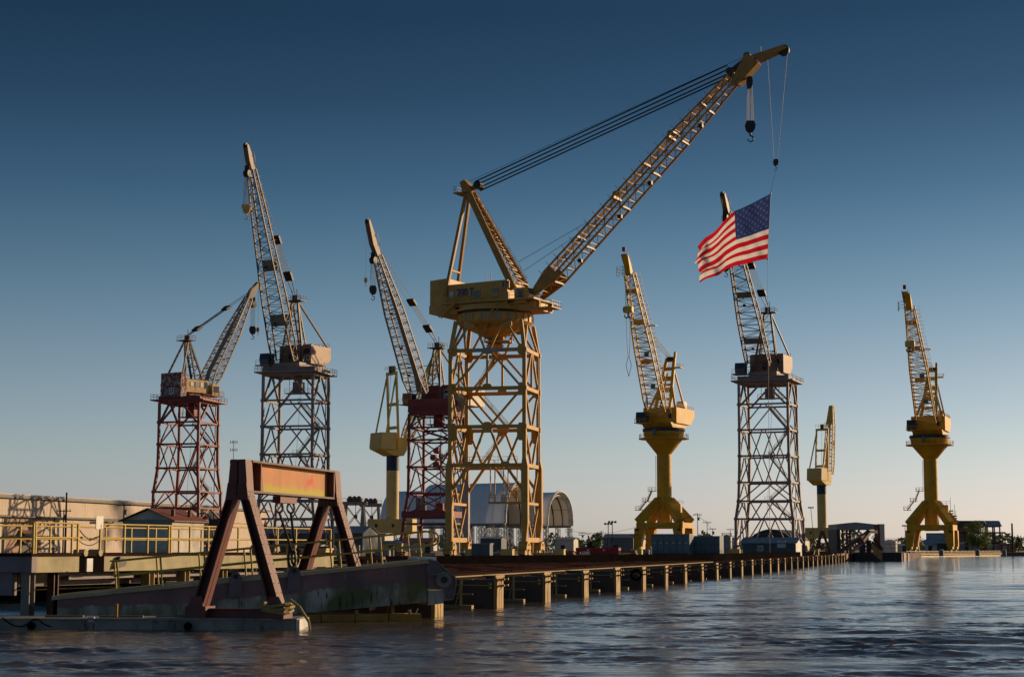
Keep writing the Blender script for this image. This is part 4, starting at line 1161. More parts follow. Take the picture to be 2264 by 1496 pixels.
def tower_crane(name, label, px, d, yaw, az, ys, hws, pats, mats, q, stairs=True, gmat=None, plat=(1.6, 1.1)):
    c = Crane(name, label, px, d, yaw, az)
    zs = [c.z(y) for y in ys]
    zs[-1] = GZ + 2.0
    hx, hy = hws
    fl = q['flare']
    lv = [(z, hx * f, hy * f) for z, f in zip(zs, fl)]
    mat, legmat = mats
    lattice_tower(c, lv, pats, ['B'] + ['A' if p not in 'OK' else p for p in pats[1:]], leg=.58, br=.27, gir=.42, mat=mat, legmat=legmat, top=True)
    th = plat[1]
    deck_with_rails(c, hx + plat[0], hy + plat[0], zs[0] + .35 + .3, .3, mat)
    mb = MB()
    for sy in (-1, 1): mb.beam(c.T(-hx - .3, hy * sy * .98, zs[0] + .65 + th / 2), c.T(hx + .3, hy * sy * .98, zs[0] + .65 + th / 2), .4, th)
    for sx in (-1, 1): mb.beam(c.T(hx * sx * .98, -hy, zs[0] + .65 + th / 2), c.T(hx * sx * .98, hy, zs[0] + .65 + th / 2), .4, th * .96)
    c.part(mb, 'ring_girder', mat)
    q['zt'] = zs[0] + .66 + .25
    # bogies
    for sx in (-1, 1):
        for sy in (-1, 1):
            b = lv[-1]
            mb = MB().prism([c.T(b[1] * sx - .6, b[2] * sy + a, zs[-1] + z) for a, z in ((-1.9, -1.3), (-1.6, -.5), (-.6, .1), (.6, .1), (1.6, -.5), (1.9, -1.3))], c.tx * 1.2)
            o = c.part(mb, 'bogie', legmat)
            for k in (-1.3, -.45, .45, 1.3): c.part(MB().tube(c.T(b[1] * sx - .25, b[2] * sy + k, GZ + .36), c.T(b[1] * sx + .25, b[2] * sy + k, GZ + .36), .36, 10), 'wheel', 'rust', o)
    # hub box, stairs
    c.part(MB().box(c.T(.6, 0, lerp(zs[0], zs[1], .45)), 2.2, 2.0, 2.6, (c.tx, c.ty)).tube(c.T(.6, 0, lerp(zs[0], zs[1], .4)), c.T(.6, 0, zs[0] + .4), .8, 10), 'hub_box', mat)
    zz = lerp(zs[0], zs[1], .68)
    o = c.part(MB().box(c.T(.8, -.2, zz), 6.0, 3.0, .16, (c.tx, c.ty)), 'inner_platform', mat)
    c.part(railing_mb([c.T(-2.2, -1.6, zz), c.T(3.7, -1.6, zz), c.T(3.7, 1.2, zz)], 1.1, 1.0, .04), 'railing', mat, o)
    for k in (-1.6, 2.8): c.part(MB().tube(c.T(k, 0, zz), c.T(k, 0, zs[0] + .4), .07), 'hanger', mat, o)
    if stairs:
        for i in range(1, len(zs) - 2):
            a, b = (-.1, .75) if i % 2 else (.75, -.1)
            stair(c, c.T(hx * a, hy * .62, zs[i] + .2), c.T(hx * b, hy * .62, zs[i + 1] + .2), .9, mat)
            o = c.part(MB().box(c.T(hx * b, hy * .62, zs[i + 1] + .12), 2.4, 1.6, .12, (c.tx, c.ty)), 'landing', mat)
            c.part(railing_mb([c.T(hx * b - 1.1, hy * .62 - .7, zs[i + 1] + .2), c.T(hx * b + 1.1, hy * .62 - .7, zs[i + 1] + .2)], 1.1, 1.0, .04), 'railing', mat, o)
    c.part(MB().tube(c.T(hx - .4, hy - .8, zs[0]), c.T(hx - .4, hy - .8, zs[-2]), .1, 6), 'conduit', 'steeldk')
    c.part(MB().tube(c.T(1.2, .4, zs[0]), c.T(-.8, .4, zs[-2]), .035, 5), 'cable', 'rope')
    ho, z0, z1 = upper_works(c, q)
    return c, ho, z0, z1, zs
PG = [(0, 5.6, 1.6), (.10, 5.4, 2.6), (.33, 5.0, 2.6), (.8, 2.7, 1.9), (1, 1.5, 1.3)]
FL7 = [1, 1, 1, 1.005, 1.03, 1.06, 1.16, 1.17]
# crane 24, tall grey on the left
c24, ho, z0, z1, zs = tower_crane('lattice_tower_crane', 'tall weathered grey lattice crane marked 24, behind the rusty red A-frame gantry', 650, 412, 13.3, 205,
    (832, 888, 945, 1006, 1066, 1107, 1147, 1205), (5.95, 5.35), ['B', 'A', 'A', 'W', 'A', 'W', 'K'], ('grey', 'grey'),
    dict(flare=FL7, hm='houserust', mat='grey', boommat='boomgrey', mastmat='boomgrey', headmat='headtan', apex=(652, 664), foot=(630, 797), tip=(546, 319), prof=PG, bays=24, hook=(556, 462), hookmat='tan',
         rear=-8.2, front=3.2, w=8.4, bev=1.6, cab=(3.6, -5.6), screens=((.18, .24), (.47, .53)), lights=(.2, .5), endmat=None, bend=.10, hh=4.3,
         spanels=(), fpanels=((3.1, 2.9, 1.5, 1.1, 'dark'), (1.6, 1.9, .5, 2.4, 'dark'), (-1.0, 1.6, 1.4, 2.0, 'dark'))))
rs = 3.2 - 2.6
sg = c24.part(MB().box(c24.P(rs + .05, 3.1, z0 + 1.25), .06, 1.7, 1.1, (c24.w, c24.n)), 'number_plate', 'white', ho)
text('lettering', '24', 1.25, c24.P(rs + .1, 3.1, z0 + 1.25), V((-c24.w.y, c24.w.x, 0)), UZ, M['blacksign'], sg)
# grey crane behind the flag
tower_crane('lattice_tower_crane', 'grey lattice crane standing behind the flag, above the slate blue shed', 1703, 440, 20, 203,
    (850, 896, 952, 1009, 1067, 1108, 1147, 1203), (5.95, 5.35), ['B', 'A', 'W', 'M', 'A', 'W', 'K'], ('grey', 'grey'),
    dict(flare=FL7, hm='houserust', mat='grey', boommat='boomgrey', mastmat='boomgrey', headmat='headtan', apex=(1697, 690), foot=(1677, 806), tip=(1598, 425), prof=PG, bays=24, hook=(1612, 590), hookmat='dark',
         rear=-8.2, front=3.2, w=8.4, bev=1.8, cab=(3.6, -5.6), screens=((.13, .17), (.44, .48)), lights=(.13, .42), bend=.10, hh=4.5,
         fpanels=((3.0, 2.8, 1.6, 1.2, 'glass'), (-.5, 1.6, 1.2, 1.6, 'dark'))))
# crane 23, red on the far left
c23, ho, z0, z1, zs = tower_crane('lattice_tower_crane', 'leftmost crane, red oxide lattice tower with peeling house marked 23', 412, 440, 13.3, 36,
    (893, 936, 984, 1036, 1088, 1124, 1150, 1205), (5.1, 6.0), ['B', 'A', 'W', 'M', 'A', 'M', 'K'], ('red', 'redpale'),
    dict(flare=[1, 1, 1, 1.01, 1.13, 1.14, 1.2, 1.21], hm='houseorange', mat='redpale', basemat='red', boommat='boomwhite', mastmat='boomgrey', apex=(414, 752), foot=(457, 852), tip=(567, 624), prof=[(0, 5.0, 1.0), (.12, 4.8, 2.4), (.6, 3.8, 2.2), (1, 1.5, 1.3)], bays=24, hook=(554, 726), hookmat='dark',
         rear=-4.3, front=5.0, w=6.4, bev=0, cab=(5.2, 2.6), cabmat='tan', lights=(.15, .32), walk=True, pend=.62, bend=.10, hh=3.1, base=1.7, latend=.84, setback=1.6, stayin=-1.0, mastfoot=3.6, ringr=3.2,
         windows=((-2.4, .9, .9, 'white'), (-.7, 1.1, 1.1, 'paleglass'), (.9, .9, 1.1, 'white'), (2.4, .8, 1.5, 'glass'))), plat=(1.7, .8))
cw = c23.part(MB().box(c23.P(-4.32 - .95, 0, (c23.z(882) + c23.z(828)) / 2), 1.9, 6.9, c23.z(828) - c23.z(882), (c23.w, c23.n)), 'counterweight_box', 'housered')
sg = c23.part(MB().box(c23.P(-6.26, .3, z0 + .2), .06, 1.7, 1.5, (c23.w, c23.n)), 'number_plate', 'white', cw)
text('lettering', '23', 1.45, c23.P(-6.30, .3, z0 + .2), V((c23.w.y, -c23.w.x, 0)), UZ, M['bluesign'], sg)
for k in (-.9, .4, 1.7): c23.part(MB().box(c23.P(-5.4, -3.7, z0 + k), .9, .6, .9, (c23.w, c23.n)), 'vent_box', 'housered', cw)
# crane 36, red, half hidden behind the big cream crane
c36, ho, z0, z1, zs = tower_crane('lattice_tower_crane', 'dark red lattice crane marked 36 with white boom, half hidden behind the big cream crane', 964, 430, 13.3, 208,
    (918, 948, 975, 1034, 1092, 1138, 1158, 1210), (4.95, 6.3), ['A', 'X', 'X', 'X', 'X', 'O', 'O'], ('red', 'red'),
    dict(flare=[1, 1, 1, 1, 1.01, 1.14, 1.16, 1.28], hm='red', mat='red', boommat='boomwhite', mastmat='steeldk', headmat='headtan', apex=(966, 768), foot=(925, 868), tip=(811, 487), prof=[(0, 4.6, 1.0), (.12, 4.6, 2.8), (.6, 3.8, 2.5), (1, 1.5, 1.4)], bays=30, hook=(836, 640), hookmat='dark',
         rear=-8.5, front=3.0, w=8.0, bev=1.5, cab=(4.2, -5.0), cabmat='tan', lights=(.15, .35, .6), walk=True, pend=.42, bend=-.02, hh=4.2, latend=.80, whip=2.0, ringr=5.2, basemat='red', mastspread=2.2), plat=(.3, 2.8))
sg = c36.part(MB().box(c36.P(.4 + .05, 3.0, z0 + 2.0), .06, 1.6, 2.6, (c36.w, c36.n)), 'number_plate', 'white', ho)
c36.part(MB().box(c36.P(.4 + .1, 3.0, z0 + 2.75), .06, 1.2, .8, (c36.w, c36.n)), 'window', 'glass', sg)
text('lettering', '36', 1.15, c36.P(.4 + .1, 3.0, z0 + 1.4), V((-c36.w.y, c36.w.x, 0)), UZ, M['bluesign'], sg)
c36.part(MB().box(c36.P(-5, 6.2, z0 + 1.4), 7.0, 4.4, 4.0, (c36.w, c36.n)), 'rear_cabin', 'housewhite')
zq = c36.z(1138)
for sy in (-1, 1): c36.part(MB().beam(c36.T(-6.3, 7.1 * sy, zq), c36.T(6.3, 7.1 * sy, zq), 1.0, 1.6), 'portal_girder', 'red')
for sx in (-1, 1): c36.part(MB().beam(c36.T(5.7 * sx, -7, zq), c36.T(5.7 * sx, 7, zq), .9, 1.5), 'portal_girder', 'red')
mb = MB()
for k in range(60):        # spiral stair in the tower
    t = k * .42; z = lerp(c36.z(1130), c36.z(975), k / 60)
    p = c36.T(1.0, 0, z)
    mb.beam(p, p + V((math.cos(t) * 1.1, math.sin(t) * 1.1, 0)), .25, .05)
    mb.beam(p + V((math.cos(t) * 1.1, math.sin(t) * 1.1, 0)), p + V((math.cos(t) * 1.1, math.sin(t) * 1.1, 1)), .04)
mb.tube(c36.T(1, 0, c36.z(1130)), c36.T(1, 0, c36.z(975)), .12, 8)
c36.part(mb, 'spiral_stair', 'red')
o = c36.part(MB().box(c36.T(-1, -1.5, zq + 1.0), 7, 5, .2, (c36.tx, c36.ty)), 'service_deck', 'red')
for k, (x, w_, h_) in enumerate(((-3.6, 1.0, 2.8), (-2.3, .9, 3.0), (1.6, 1.8, 1.6))): c36.part(MB().box(c36.T(x, -2.5, zq + 1.1 + h_ / 2), w_, 1.2, h_, (c36.tx, c36.ty)), 'locker', 'galv' if k < 2 else 'red', o)
for (px_, py_) in ((962, 996), (955, 1011), (961, 1026)):
    z = c36.z(py_); x = (px_ - 962) / 9.
    c36.part(MB().tube(c36.T(x, -.6, z), c36.T(x + .25, .6, z), .75, 12), 'cable_reel', 'redpale')
# ================================================================ YELLOW COLUMN CRANES
def column_crane(label, px, d, yaw, az, ys, q):
    """ys: ring, cone bottom, collar, strut top, portal girder top / bottom"""
    c = Crane('column_crane', label, px, d, yaw, az, group='tall yellow column cranes')
    s = q['s']
    zr, zc, zco, zs_, zg1, zg0 = [c.z(y) for y in ys]
    O = V((c.o.x, c.o.y, 0))
    rc = 2.45 * s
    c.part(MB().lathe(O, [(rc * 1.02, zg0 - .2), (rc * 1.02, zco), (rc, zco + .05), (rc * .99, zc), (rc * 2.65, zr), (rc * 2.65, zr + .3)], 40), 'column', 'yellow', smooth=True)
    for k in range(5):
        zz = lerp(zco, zc, (k + .5) / 5)
        c.part(MB().lathe(O, [(rc * 1.0, zz - .05), (rc * 1.012, zz - .03), (rc * 1.012, zz + .03), (rc * 1.0, zz + .05)], 40, False), 'weld_seam', 'yellow')
    ring = [O + V((math.cos(t) * 8.2 * s, math.sin(t) * 8.2 * s, 0)) for t in [2 * math.pi * i / 24 for i in range(25)]]
    o = c.part(MB().lathe(O, [(rc * 2.5, zr - .15), (8.4 * s, zr - .15), (8.4 * s, zr + .2), (rc * 2.5, zr + .2)], 40), 'ring_walkway', 'yellow')
    c.part(railing_mb([p + UZ * (zr + .2) for p in ring], 1.3, 2.4, .06), 'railing', 'yellow', o)
    zq = zr + .2
    c.part(MB().lathe(O, [(rc * 2.65, zq), (rc * 2.8, zq + 2.2 * s)], 40), 'slew_drum', 'yellow', smooth=True)
    c.part(MB().lathe(O, [(7.0 * s, zq + 2.2 * s), (7.1 * s, zq + 2.3 * s), (7.1 * s, zq + 3.2 * s), (6.8 * s, zq + 3.3 * s)], 40), 'slew_bearing', 'navy', smooth=True)
    bx = c.T(-1.3, -7.0 * s, zq + 1.7)
    c.part(MB().box(bx, 1.1, .8, 2.0, (c.tx, c.ty)), 'switch_box', 'teal')
    # portal
    hx, hy = 7.3 * s, 7.3 * s
    for sx in (-1, 1):
        for sy in (-1, 1):
            P0 = c.T(hx * sx, hy * sy, 0)
            def rg(z, w, ox): return [c.T(hx * sx - sx * ox + w / 2 * i, hy * sy - sy * ox + w / 2 * j, z) for i, j in ((-1, -1), (1, -1), (1, 1), (-1, 1))]
            c.part(MB().loft([rg(zg0, 3.4 * s, .8 * s), rg(GZ + 3.4, 2.4 * s, .3), rg(GZ + 2.0, 2.4 * s, .3)]), 'leg', 'yellow')
            a = c.T(hx * sx * .97, hy * sy * .97, zg1 + .2); b = c.T(rc * .62 * sx, rc * .62 * sy, zs_ - .3)
            c.part(MB().beam(a, b, 2.3 * s, 2.5 * s), 'strut', 'yellow')
            o = c.part(MB().box(c.T(hx * sx - .2 * sx, hy * sy - .2 * sy, GZ + 1.55), 1.7, 4.6, .9, (c.tx, c.ty)), 'bogie', 'yellow')
            for k in (-1.7, -.6, .6, 1.7): c.part(MB().tube(c.T(hx * sx - .3 - .2 * sx, hy * sy + k, GZ + .55), c.T(hx * sx + .3 - .2 * sx, hy * sy + k, GZ + .55), .55, 12), 'wheel', 'dark', o)
            c.part(MB().box(c.T(hx * sx - .2 * sx, hy * sy - 1.2, zg0 - .5), .9, .5, .6, (c.tx, c.ty)), 'floodlight', 'dark')
    zgm = (zg0 + zg1) / 2
    for sy in (-1, 1): c.part(MB().beam(c.T(-hx + .6, (hy - .3) * sy, zgm), c.T(hx - .6, (hy - .3) * sy, zgm), 1.9 * s, zg1 - zg0), 'portal_girder', 'yellow')
    for sx in (-1, 1): c.part(MB().beam(c.T((hx - .3) * sx, -hy + .6, zgm), c.T((hx - .3) * sx, hy - .6, zgm), 1.9 * s, (zg1 - zg0) * .98), 'portal_girder', 'yellow')
    # landings and ladders up the column
    for (py, ox) in ((1085, -1.5), (1108, -3.6), (1127, -6.0)):
        z = c.z(py)
        o = c.part(MB().box(c.T(-rc + ox, -1, z), 2.6, 1.8, .18, (c.tx, c.ty)), 'landing', 'yellow')
        c.part(railing_mb([c.T(-rc + ox + 1.2, -1.8, z), c.T(-rc + ox - 1.2, -1.8, z), c.T(-rc + ox - 1.2, -.2, z)], 1.3, 1.0, .06), 'railing', 'yellow', o)
    stair(c, c.T(-rc - 1.6, -1, c.z(1085)), c.T(-rc - 3.2, -1, c.z(1108)), 1.0, 'yellow')
    stair(c, c.T(-rc - 3.6, -1, c.z(1108)), c.T(-rc - 6.0, -1, c.z(1127)), 1.0, 'yellow')
    o = c.part(MB().box(c.T(hx * .65, -.5, c.z(1124)), 2.4, 2.0, 2.6, (c.tx, c.ty)), 'service_cabin', 'tan')
    c.part(railing_mb([c.T(hx * .65 - 1, -1.4, c.z(1124) + 1.3), c.T(hx * .65 + 2, -1.4, c.z(1124) + 1.3)], 1.3, 1.0, .06), 'railing', 'yellow', o)
    c.part(MB().tube(c.T(-rc - .2, -.9, c.z(1085)), c.T(-rc - .2, -.9, zc - .5), .07), 'conduit', 'dark')
    # slewing upper
    zb = zq + 3.3 * s
    z2 = zb + 1.6 * s; z3 = z2 + q.get('hh', 6.3) * s
    w = 11.8 * s
    mb = MB().prism([c.P(r, -w * .44, z) for r, z in ((5.2 * s, zb), (7.5 * s, z2), (-8.5 * s, z2), (-6.5 * s, zb))], c.n * w * .88)
    c.part(mb, 'slew_frame', 'yellow')
    ho = house(c, -14.5 * s, 3.6 * s, w, z2, z3, 'yellow', 3.0 * s)
    c.part(MB().prism([c.P(-14.5 * s - .05, -w / 2, z2 + 2.9 * s), c.P(-14.5 * s - .05, w / 2, z2 + 2.9 * s), c.P(-14.5 * s - .05, w / 2, z2 + 3.5 * s), c.P(-14.5 * s - .05, -w / 2, z2 + 3.5 * s)], -c.w * .05), 'trim_strip', 'lemon', ho)
    for k in range(5): panel_on(c, ho, 'f', 3.6 * s, (z2 + z3) / 2, .12, 5.8 * s, 'yellow', 'panel_seam', lerp(-w / 2, w / 2, (k + .5) / 5), .0)
    panel_on(c, ho, 'f', 3.6 * s, z2 + 3.0 * s, 2.0, 1.0, 'tan', 'sign_board', 0.4, .04)
    panel_on(c, ho, 'f', 3.6 * s, z2 + 2.3 * s, 1.1, 1.6, 'navy', 'window', w * .30, .04)
    for k in (.3, .62): panel_on(c, ho, 'r', -14.5 * s, lerp(z2, z3, .25 + k), 1.2, 1.1, 'tan', 'sign_board', 0, .04)
    c.part(railing_mb([c.P(-14 * s, -w * .48, z3), c.P(-14 * s, w * .48, z3), c.P(3 * s, w * .48, z3)], 1.3, 2.0, .06), 'roof_railing', 'yellow', ho)
    c.part(MB().prism([c.P(-11 * s + a, w * .12, z3 + b) for a, b in ((-2, 0), (2, 0), (2, 2.4), (1, 3.0), (-1, 3.0), (-2, 2.4))], c.n * 2.4), 'vent_house', 'white', ho)
    c.part(MB().box(c.P(-6 * s, -w * .1, z3 + .5), 3, 3, 1.0, (c.w, c.n)), 'winch_cover', 'dark', ho)
    cb = c.part(MB().prism([c.P(r, -w * .32 - 3.2, z) for r, z in ((4.6 * s, z2 + .2), (7.6 * s, z2 + .2), (8.0 * s, z2 + 2.0), (7.6 * s, z2 + 3.6), (4.6 * s, z2 + 3.6))], c.n * 3.4), 'operator_cab', 'steeldk')
    c.part(MB().prism([c.P(8.02 * s, -w * .32 - .1, z2 + 1.9), c.P(8.02 * s, -w * .32 - 2.9, z2 + 1.9), c.P(7.65 * s, -w * .32 - 2.9, z2 + 3.4), c.P(7.65 * s, -w * .32 - .1, z2 + 3.4)], c.w * .06), 'windscreen', 'glass', cb)
    o = c.part(MB().box(c.P(6.0 * s, -w * .36, z2 - .1), 6.5, 5.6, .25, (c.w, c.n)), 'cab_stage', 'yellow')
    c.part(railing_mb([c.P(6 * s + 3.1, -w * .36 + 2.7, z2), c.P(6 * s + 3.1, -w * .36 - 2.7, z2), c.P(6 * s - 3, -w * .36 - 2.7, z2)], 1.3, 1.5, .06), 'railing', 'yellow', o)
    # mast: two broad legs joined by plates, rear stays
    ar, az_ = c.hit(*q['apex'])
    mf = 1.0
    for k in (-1, 1):
        c.part(MB().beam(c.P(ar, k * 1.3 * s, az_), c.P(mf, k * 2.6 * s, z3 - .5), .8 * s, 1.0 * s, c.n), 'mast_leg', 'yellow')
        c.part(MB().beam(c.P(ar - .4, k * 1.3 * s, az_ - 5), c.P(-8.5 * s, k * 4.6 * s, z3 - .3), .55 * s, None, c.n), 'rear_stay', 'yellow')
        c.part(MB().beam(c.P(mf, k * 4.6 * s, z3 - .3), c.P(lerp(ar, mf, .55), k * 2.0 * s, lerp(az_, z3, .55)), .7 * s, None, c.n), 'mast_prop', 'yellow')
    for i, t in enumerate((.05, .22, .40, .52, .62, .80)):
        r_, z_ = lerp(ar, mf, t), lerp(az_, z3 - .5, t)
        c.part(MB().beam(c.P(r_, -lerp(1.3, 2.6, t) * s, z_), c.P(r_, lerp(1.3, 2.6, t) * s, z_), .5 * s, (1.6 if i in (2, 4) else .8) * s), 'mast_tie', 'yellow')
    c.part(MB().beam(c.P(ar - .3, 1.3 * s, az_ - .5), c.P(ar - 1.0, 1.3 * s, az_ + 2.2 * s), .8, .7), 'mast_horn', 'yellow')
    c.part(MB().tube(c.P(ar + .2, -1.2 * s, az_ - .3), c.P(ar + .2, 1.2 * s, az_ - .3), .8 * s, 12), 'sheave', 'dark')
    o = c.part(MB().box(c.P(ar - .5, 0, az_ - 3.2), 3.4, 7.6 * s, .25, (c.w, c.n)), 'mast_platform', 'yellow')
    c.part(railing_mb([c.P(ar + 1, -3.7 * s, az_ - 3.1), c.P(ar - 2, -3.7 * s, az_ - 3.1), c.P(ar - 2, 3.7 * s, az_ - 3.1), c.P(ar + 1, 3.7 * s, az_ - 3.1)], 1.3, 1.5, .06), 'railing', 'yellow', o)
    # boom with a covered ladder along its right side
    p0, p1 = c.hit(*q['foot']), c.hit(*q['tip'])
    pe = (lerp(p0[0], p1[0], .88), lerp(p0[1], p1[1], .88))
    c.walk = False
    bo, pt = boom(c, p0, pe, [(0, 6.6 * s, 1.2 * s), (.12, 6.4 * s, 3.6 * s), (.5, 5.6 * s, 3.6 * s), (1, 2.8 * s, 2.6 * s)], 30, 'yellow', .42 * s, .18 * s, post=False, latmat='tan')
    lb = MB()
    sgn = 1
    for k in range(30):
        a_, b_ = pt(k / 30, sgn, 1), pt((k + 1) / 30, sgn, 1)
        off = -c.n * (1.5 * s) if sgn < 0 else c.n * (1.5 * s)
        lb.beam(a_ + off, b_ + off, .09); lb.beam(a_ + off + UZ * .01, a_, .09)
        lb.beam(a_ + off * .55, b_ + off * .55, .06)
    c.part(lb, 'caged_ladder', 'tan', bo)
    lb = MB(); c.part(lb.prism([pt(0, sgn, 1), pt(.03, sgn, 1), pt(.03, sgn, 1) + c.n * .9 * s, pt(0, sgn, 1) + c.n * .9 * s], c.w * -.04), 'ladder_plate', 'galv', bo)
    for t in (.38, .66, .88):
        c.part(MB().box(pt(t, 0, 0), 2.0 * s, 3.4 * s, 1.4 * s, (c.w, c.n)), 'machinery_platform', 'yellow', bo)
    for t in (.22, .45):
        c.part(MB().box(pt(t, .4, -1), .3, 1.6 * s, 1.6 * s, (c.w, c.n)), 'floodlight_panel', 'teal', bo)
    o = c.part(MB().box(pt(.62, 1, 1) + c.n * 1.4, 2.2 * s, 2.2 * s, .2, (c.w, c.n)), 'rest_platform', 'tan', bo)
    a, b = V((pe[0], 0, pe[1])), V((p1[0], 0, p1[1]))
    d_ = (b - a).normalized(); nr = V((-d_.z, 0, d_.x)); nr = nr if nr.z > 0 else -nr
    L = (b - a).length
    hp = [(0, -1.0 * s), (0, .5 * s), (L * .5, .3 * s), (L, -.6 * s), (L, -1.0 * s), (L * .12, -1.7 * s)]
    hd = c.part(MB().prism([c.P((a + d_ * x + nr * y).x, -.95 * s, (a + d_ * x + nr * y).z) for x, y in hp], c.n * 1.9 * s), 'boom_head', 'yellow')
    e0, e1 = a + d_ * L * .2 + nr * 1.4, a + d_ * L * 1.0 + nr * .5
    mb = MB()
    for i in range(6):
        p = lerp(e0, e1, i / 5)
        for k in (-1.2, 1.0): mb.beam(c.P(p.x, k - .8, p.z), c.P(p.x + nr.x * 1.3, k - .8, p.z + nr.z * 1.3), .08)
    mb.beam(c.P(e0.x + nr.x * 1.3, -2, e0.z + nr.z * 1.3), c.P(e1.x + nr.x * 1.3, -2, e1.z + nr.z * 1.3), .08)
    mb.beam(c.P(e0.x + nr.x * 1.3, .2, e0.z + nr.z * 1.3), c.P(e1.x + nr.x * 1.3, .2, e1.z + nr.z * 1.3), .08)
    mb.beam(c.P(e0.x, -.9, e0.z), c.P(e1.x, -.9, e1.z), 2.2, .1)
    c.part(mb, 'head_walkway', 'boomwhite', hd)
    c.part(MB().tube(c.P(e1.x, -.9, e1.z + .8), c.P(e1.x, -.9, e1.z + 2.2), .6, 10), 'warning_lamp', 'redlamp', hd)
    mid = lerp(e0, e1, .45)
    c.part(MB().tube(c.P(mid.x, -.3, mid.z + .9), c.P(mid.x, -1.6, mid.z + .9), .9, 14), 'sheave', 'dark', hd)
    # side basket below the head, ropes and hook
    bk = c.P(pe[0] + 1.0, -3.4 * s, pe[1] - 1)
    c.part(railing_mb([bk, bk + c.n * 2, bk + c.n * 2 + c.w * 2, bk + c.w * 2, bk], 3.2, 1.0, .06, (1, .66, .33)), 'basket', 'tan', hd)
    for k in (-.7, -.25, .25, .7): cables(c, [(c.P(ar + .4, k, az_), c.P(lerp(p0[0], pe[0], .62), k * 2, lerp(p0[1], pe[1], .62) + 1.5))], .10, 'rope', 'luffing_rope')
    _, hz = c.hit(*q['hook'])
    hr = pe[0] + 1.6
    for k in (-.9, -.5, .5, .9): cables(c, [(c.P(hr, k, pe[1]), c.P(hr, k, hz))], .07, 'rope', 'hoist_rope')
    U = c.P(hr, 0, hz)
    mb = MB().box(U - UZ * .9, .8, 2.6 * s, 2.2 * s, (c.w, c.n))
    mb.tube(U - UZ * .9 - c.n * 1.4 * s, U - UZ * .9 - c.n * 1.55 * s, 1.0 * s, 12).tube(U - UZ * .9 + c.n * 1.4 * s, U - UZ * .9 + c.n * 1.55 * s, 1.0 * s, 12)
    o = c.part(mb, 'hook_block', 'lemon')
    hb = MB().tube(U - UZ * 1.9 * s, U - UZ * 2.8 * s, .35, 8)
    for sg_ in (-1, 1):
        prev = U - UZ * 2.8 * s
        for i in range(1, 8):
            t = i * .5
            p = U - UZ * (2.8 * s) + c.n * sg_ * (.6 * (1 - math.cos(t))) - UZ * (.9 * math.sin(t) * .9)
            hb.tube(prev, p, .24, 6); prev = p
    c.part(hb, 'hook', 'dark', o)
    if q.get('sling'):
        sb = MB()
        for sg_ in (-1, 1):
            pts = [U - UZ * 3.4 + c.n * .7 * sg_, U - UZ * 12 + c.n * .5 * sg_, U - UZ * 16 + c.n * .15 * sg_, U - UZ * 19 + c.n * .9 * sg_, U - UZ * 22.5]
            sb.poly(pts, .09)
        c.part(sb, 'sling', 'rope', o)
    return c
column_crane('yellow column crane on a four-legged portal, nearer of two, left of the flag', 1470, 607, 20, 205, (970, 1004, 1096, 1103, 1155, 1167),
             dict(s=1.0, apex=(1483, 792), foot=(1453, 915), tip=(1384, 562), hook=(1392, 679), sling=True, hh=5.2))
column_crane('farthest yellow column crane, at the right edge beside the ruined building', 2062, 655, 20, 200, (984, 1014, 1104, 1110, 1160, 1172),
             dict(s=1.02, apex=(2062, 815), foot=(2048, 932), tip=(2006, 646), hook=(2013, 755), hh=5.0))
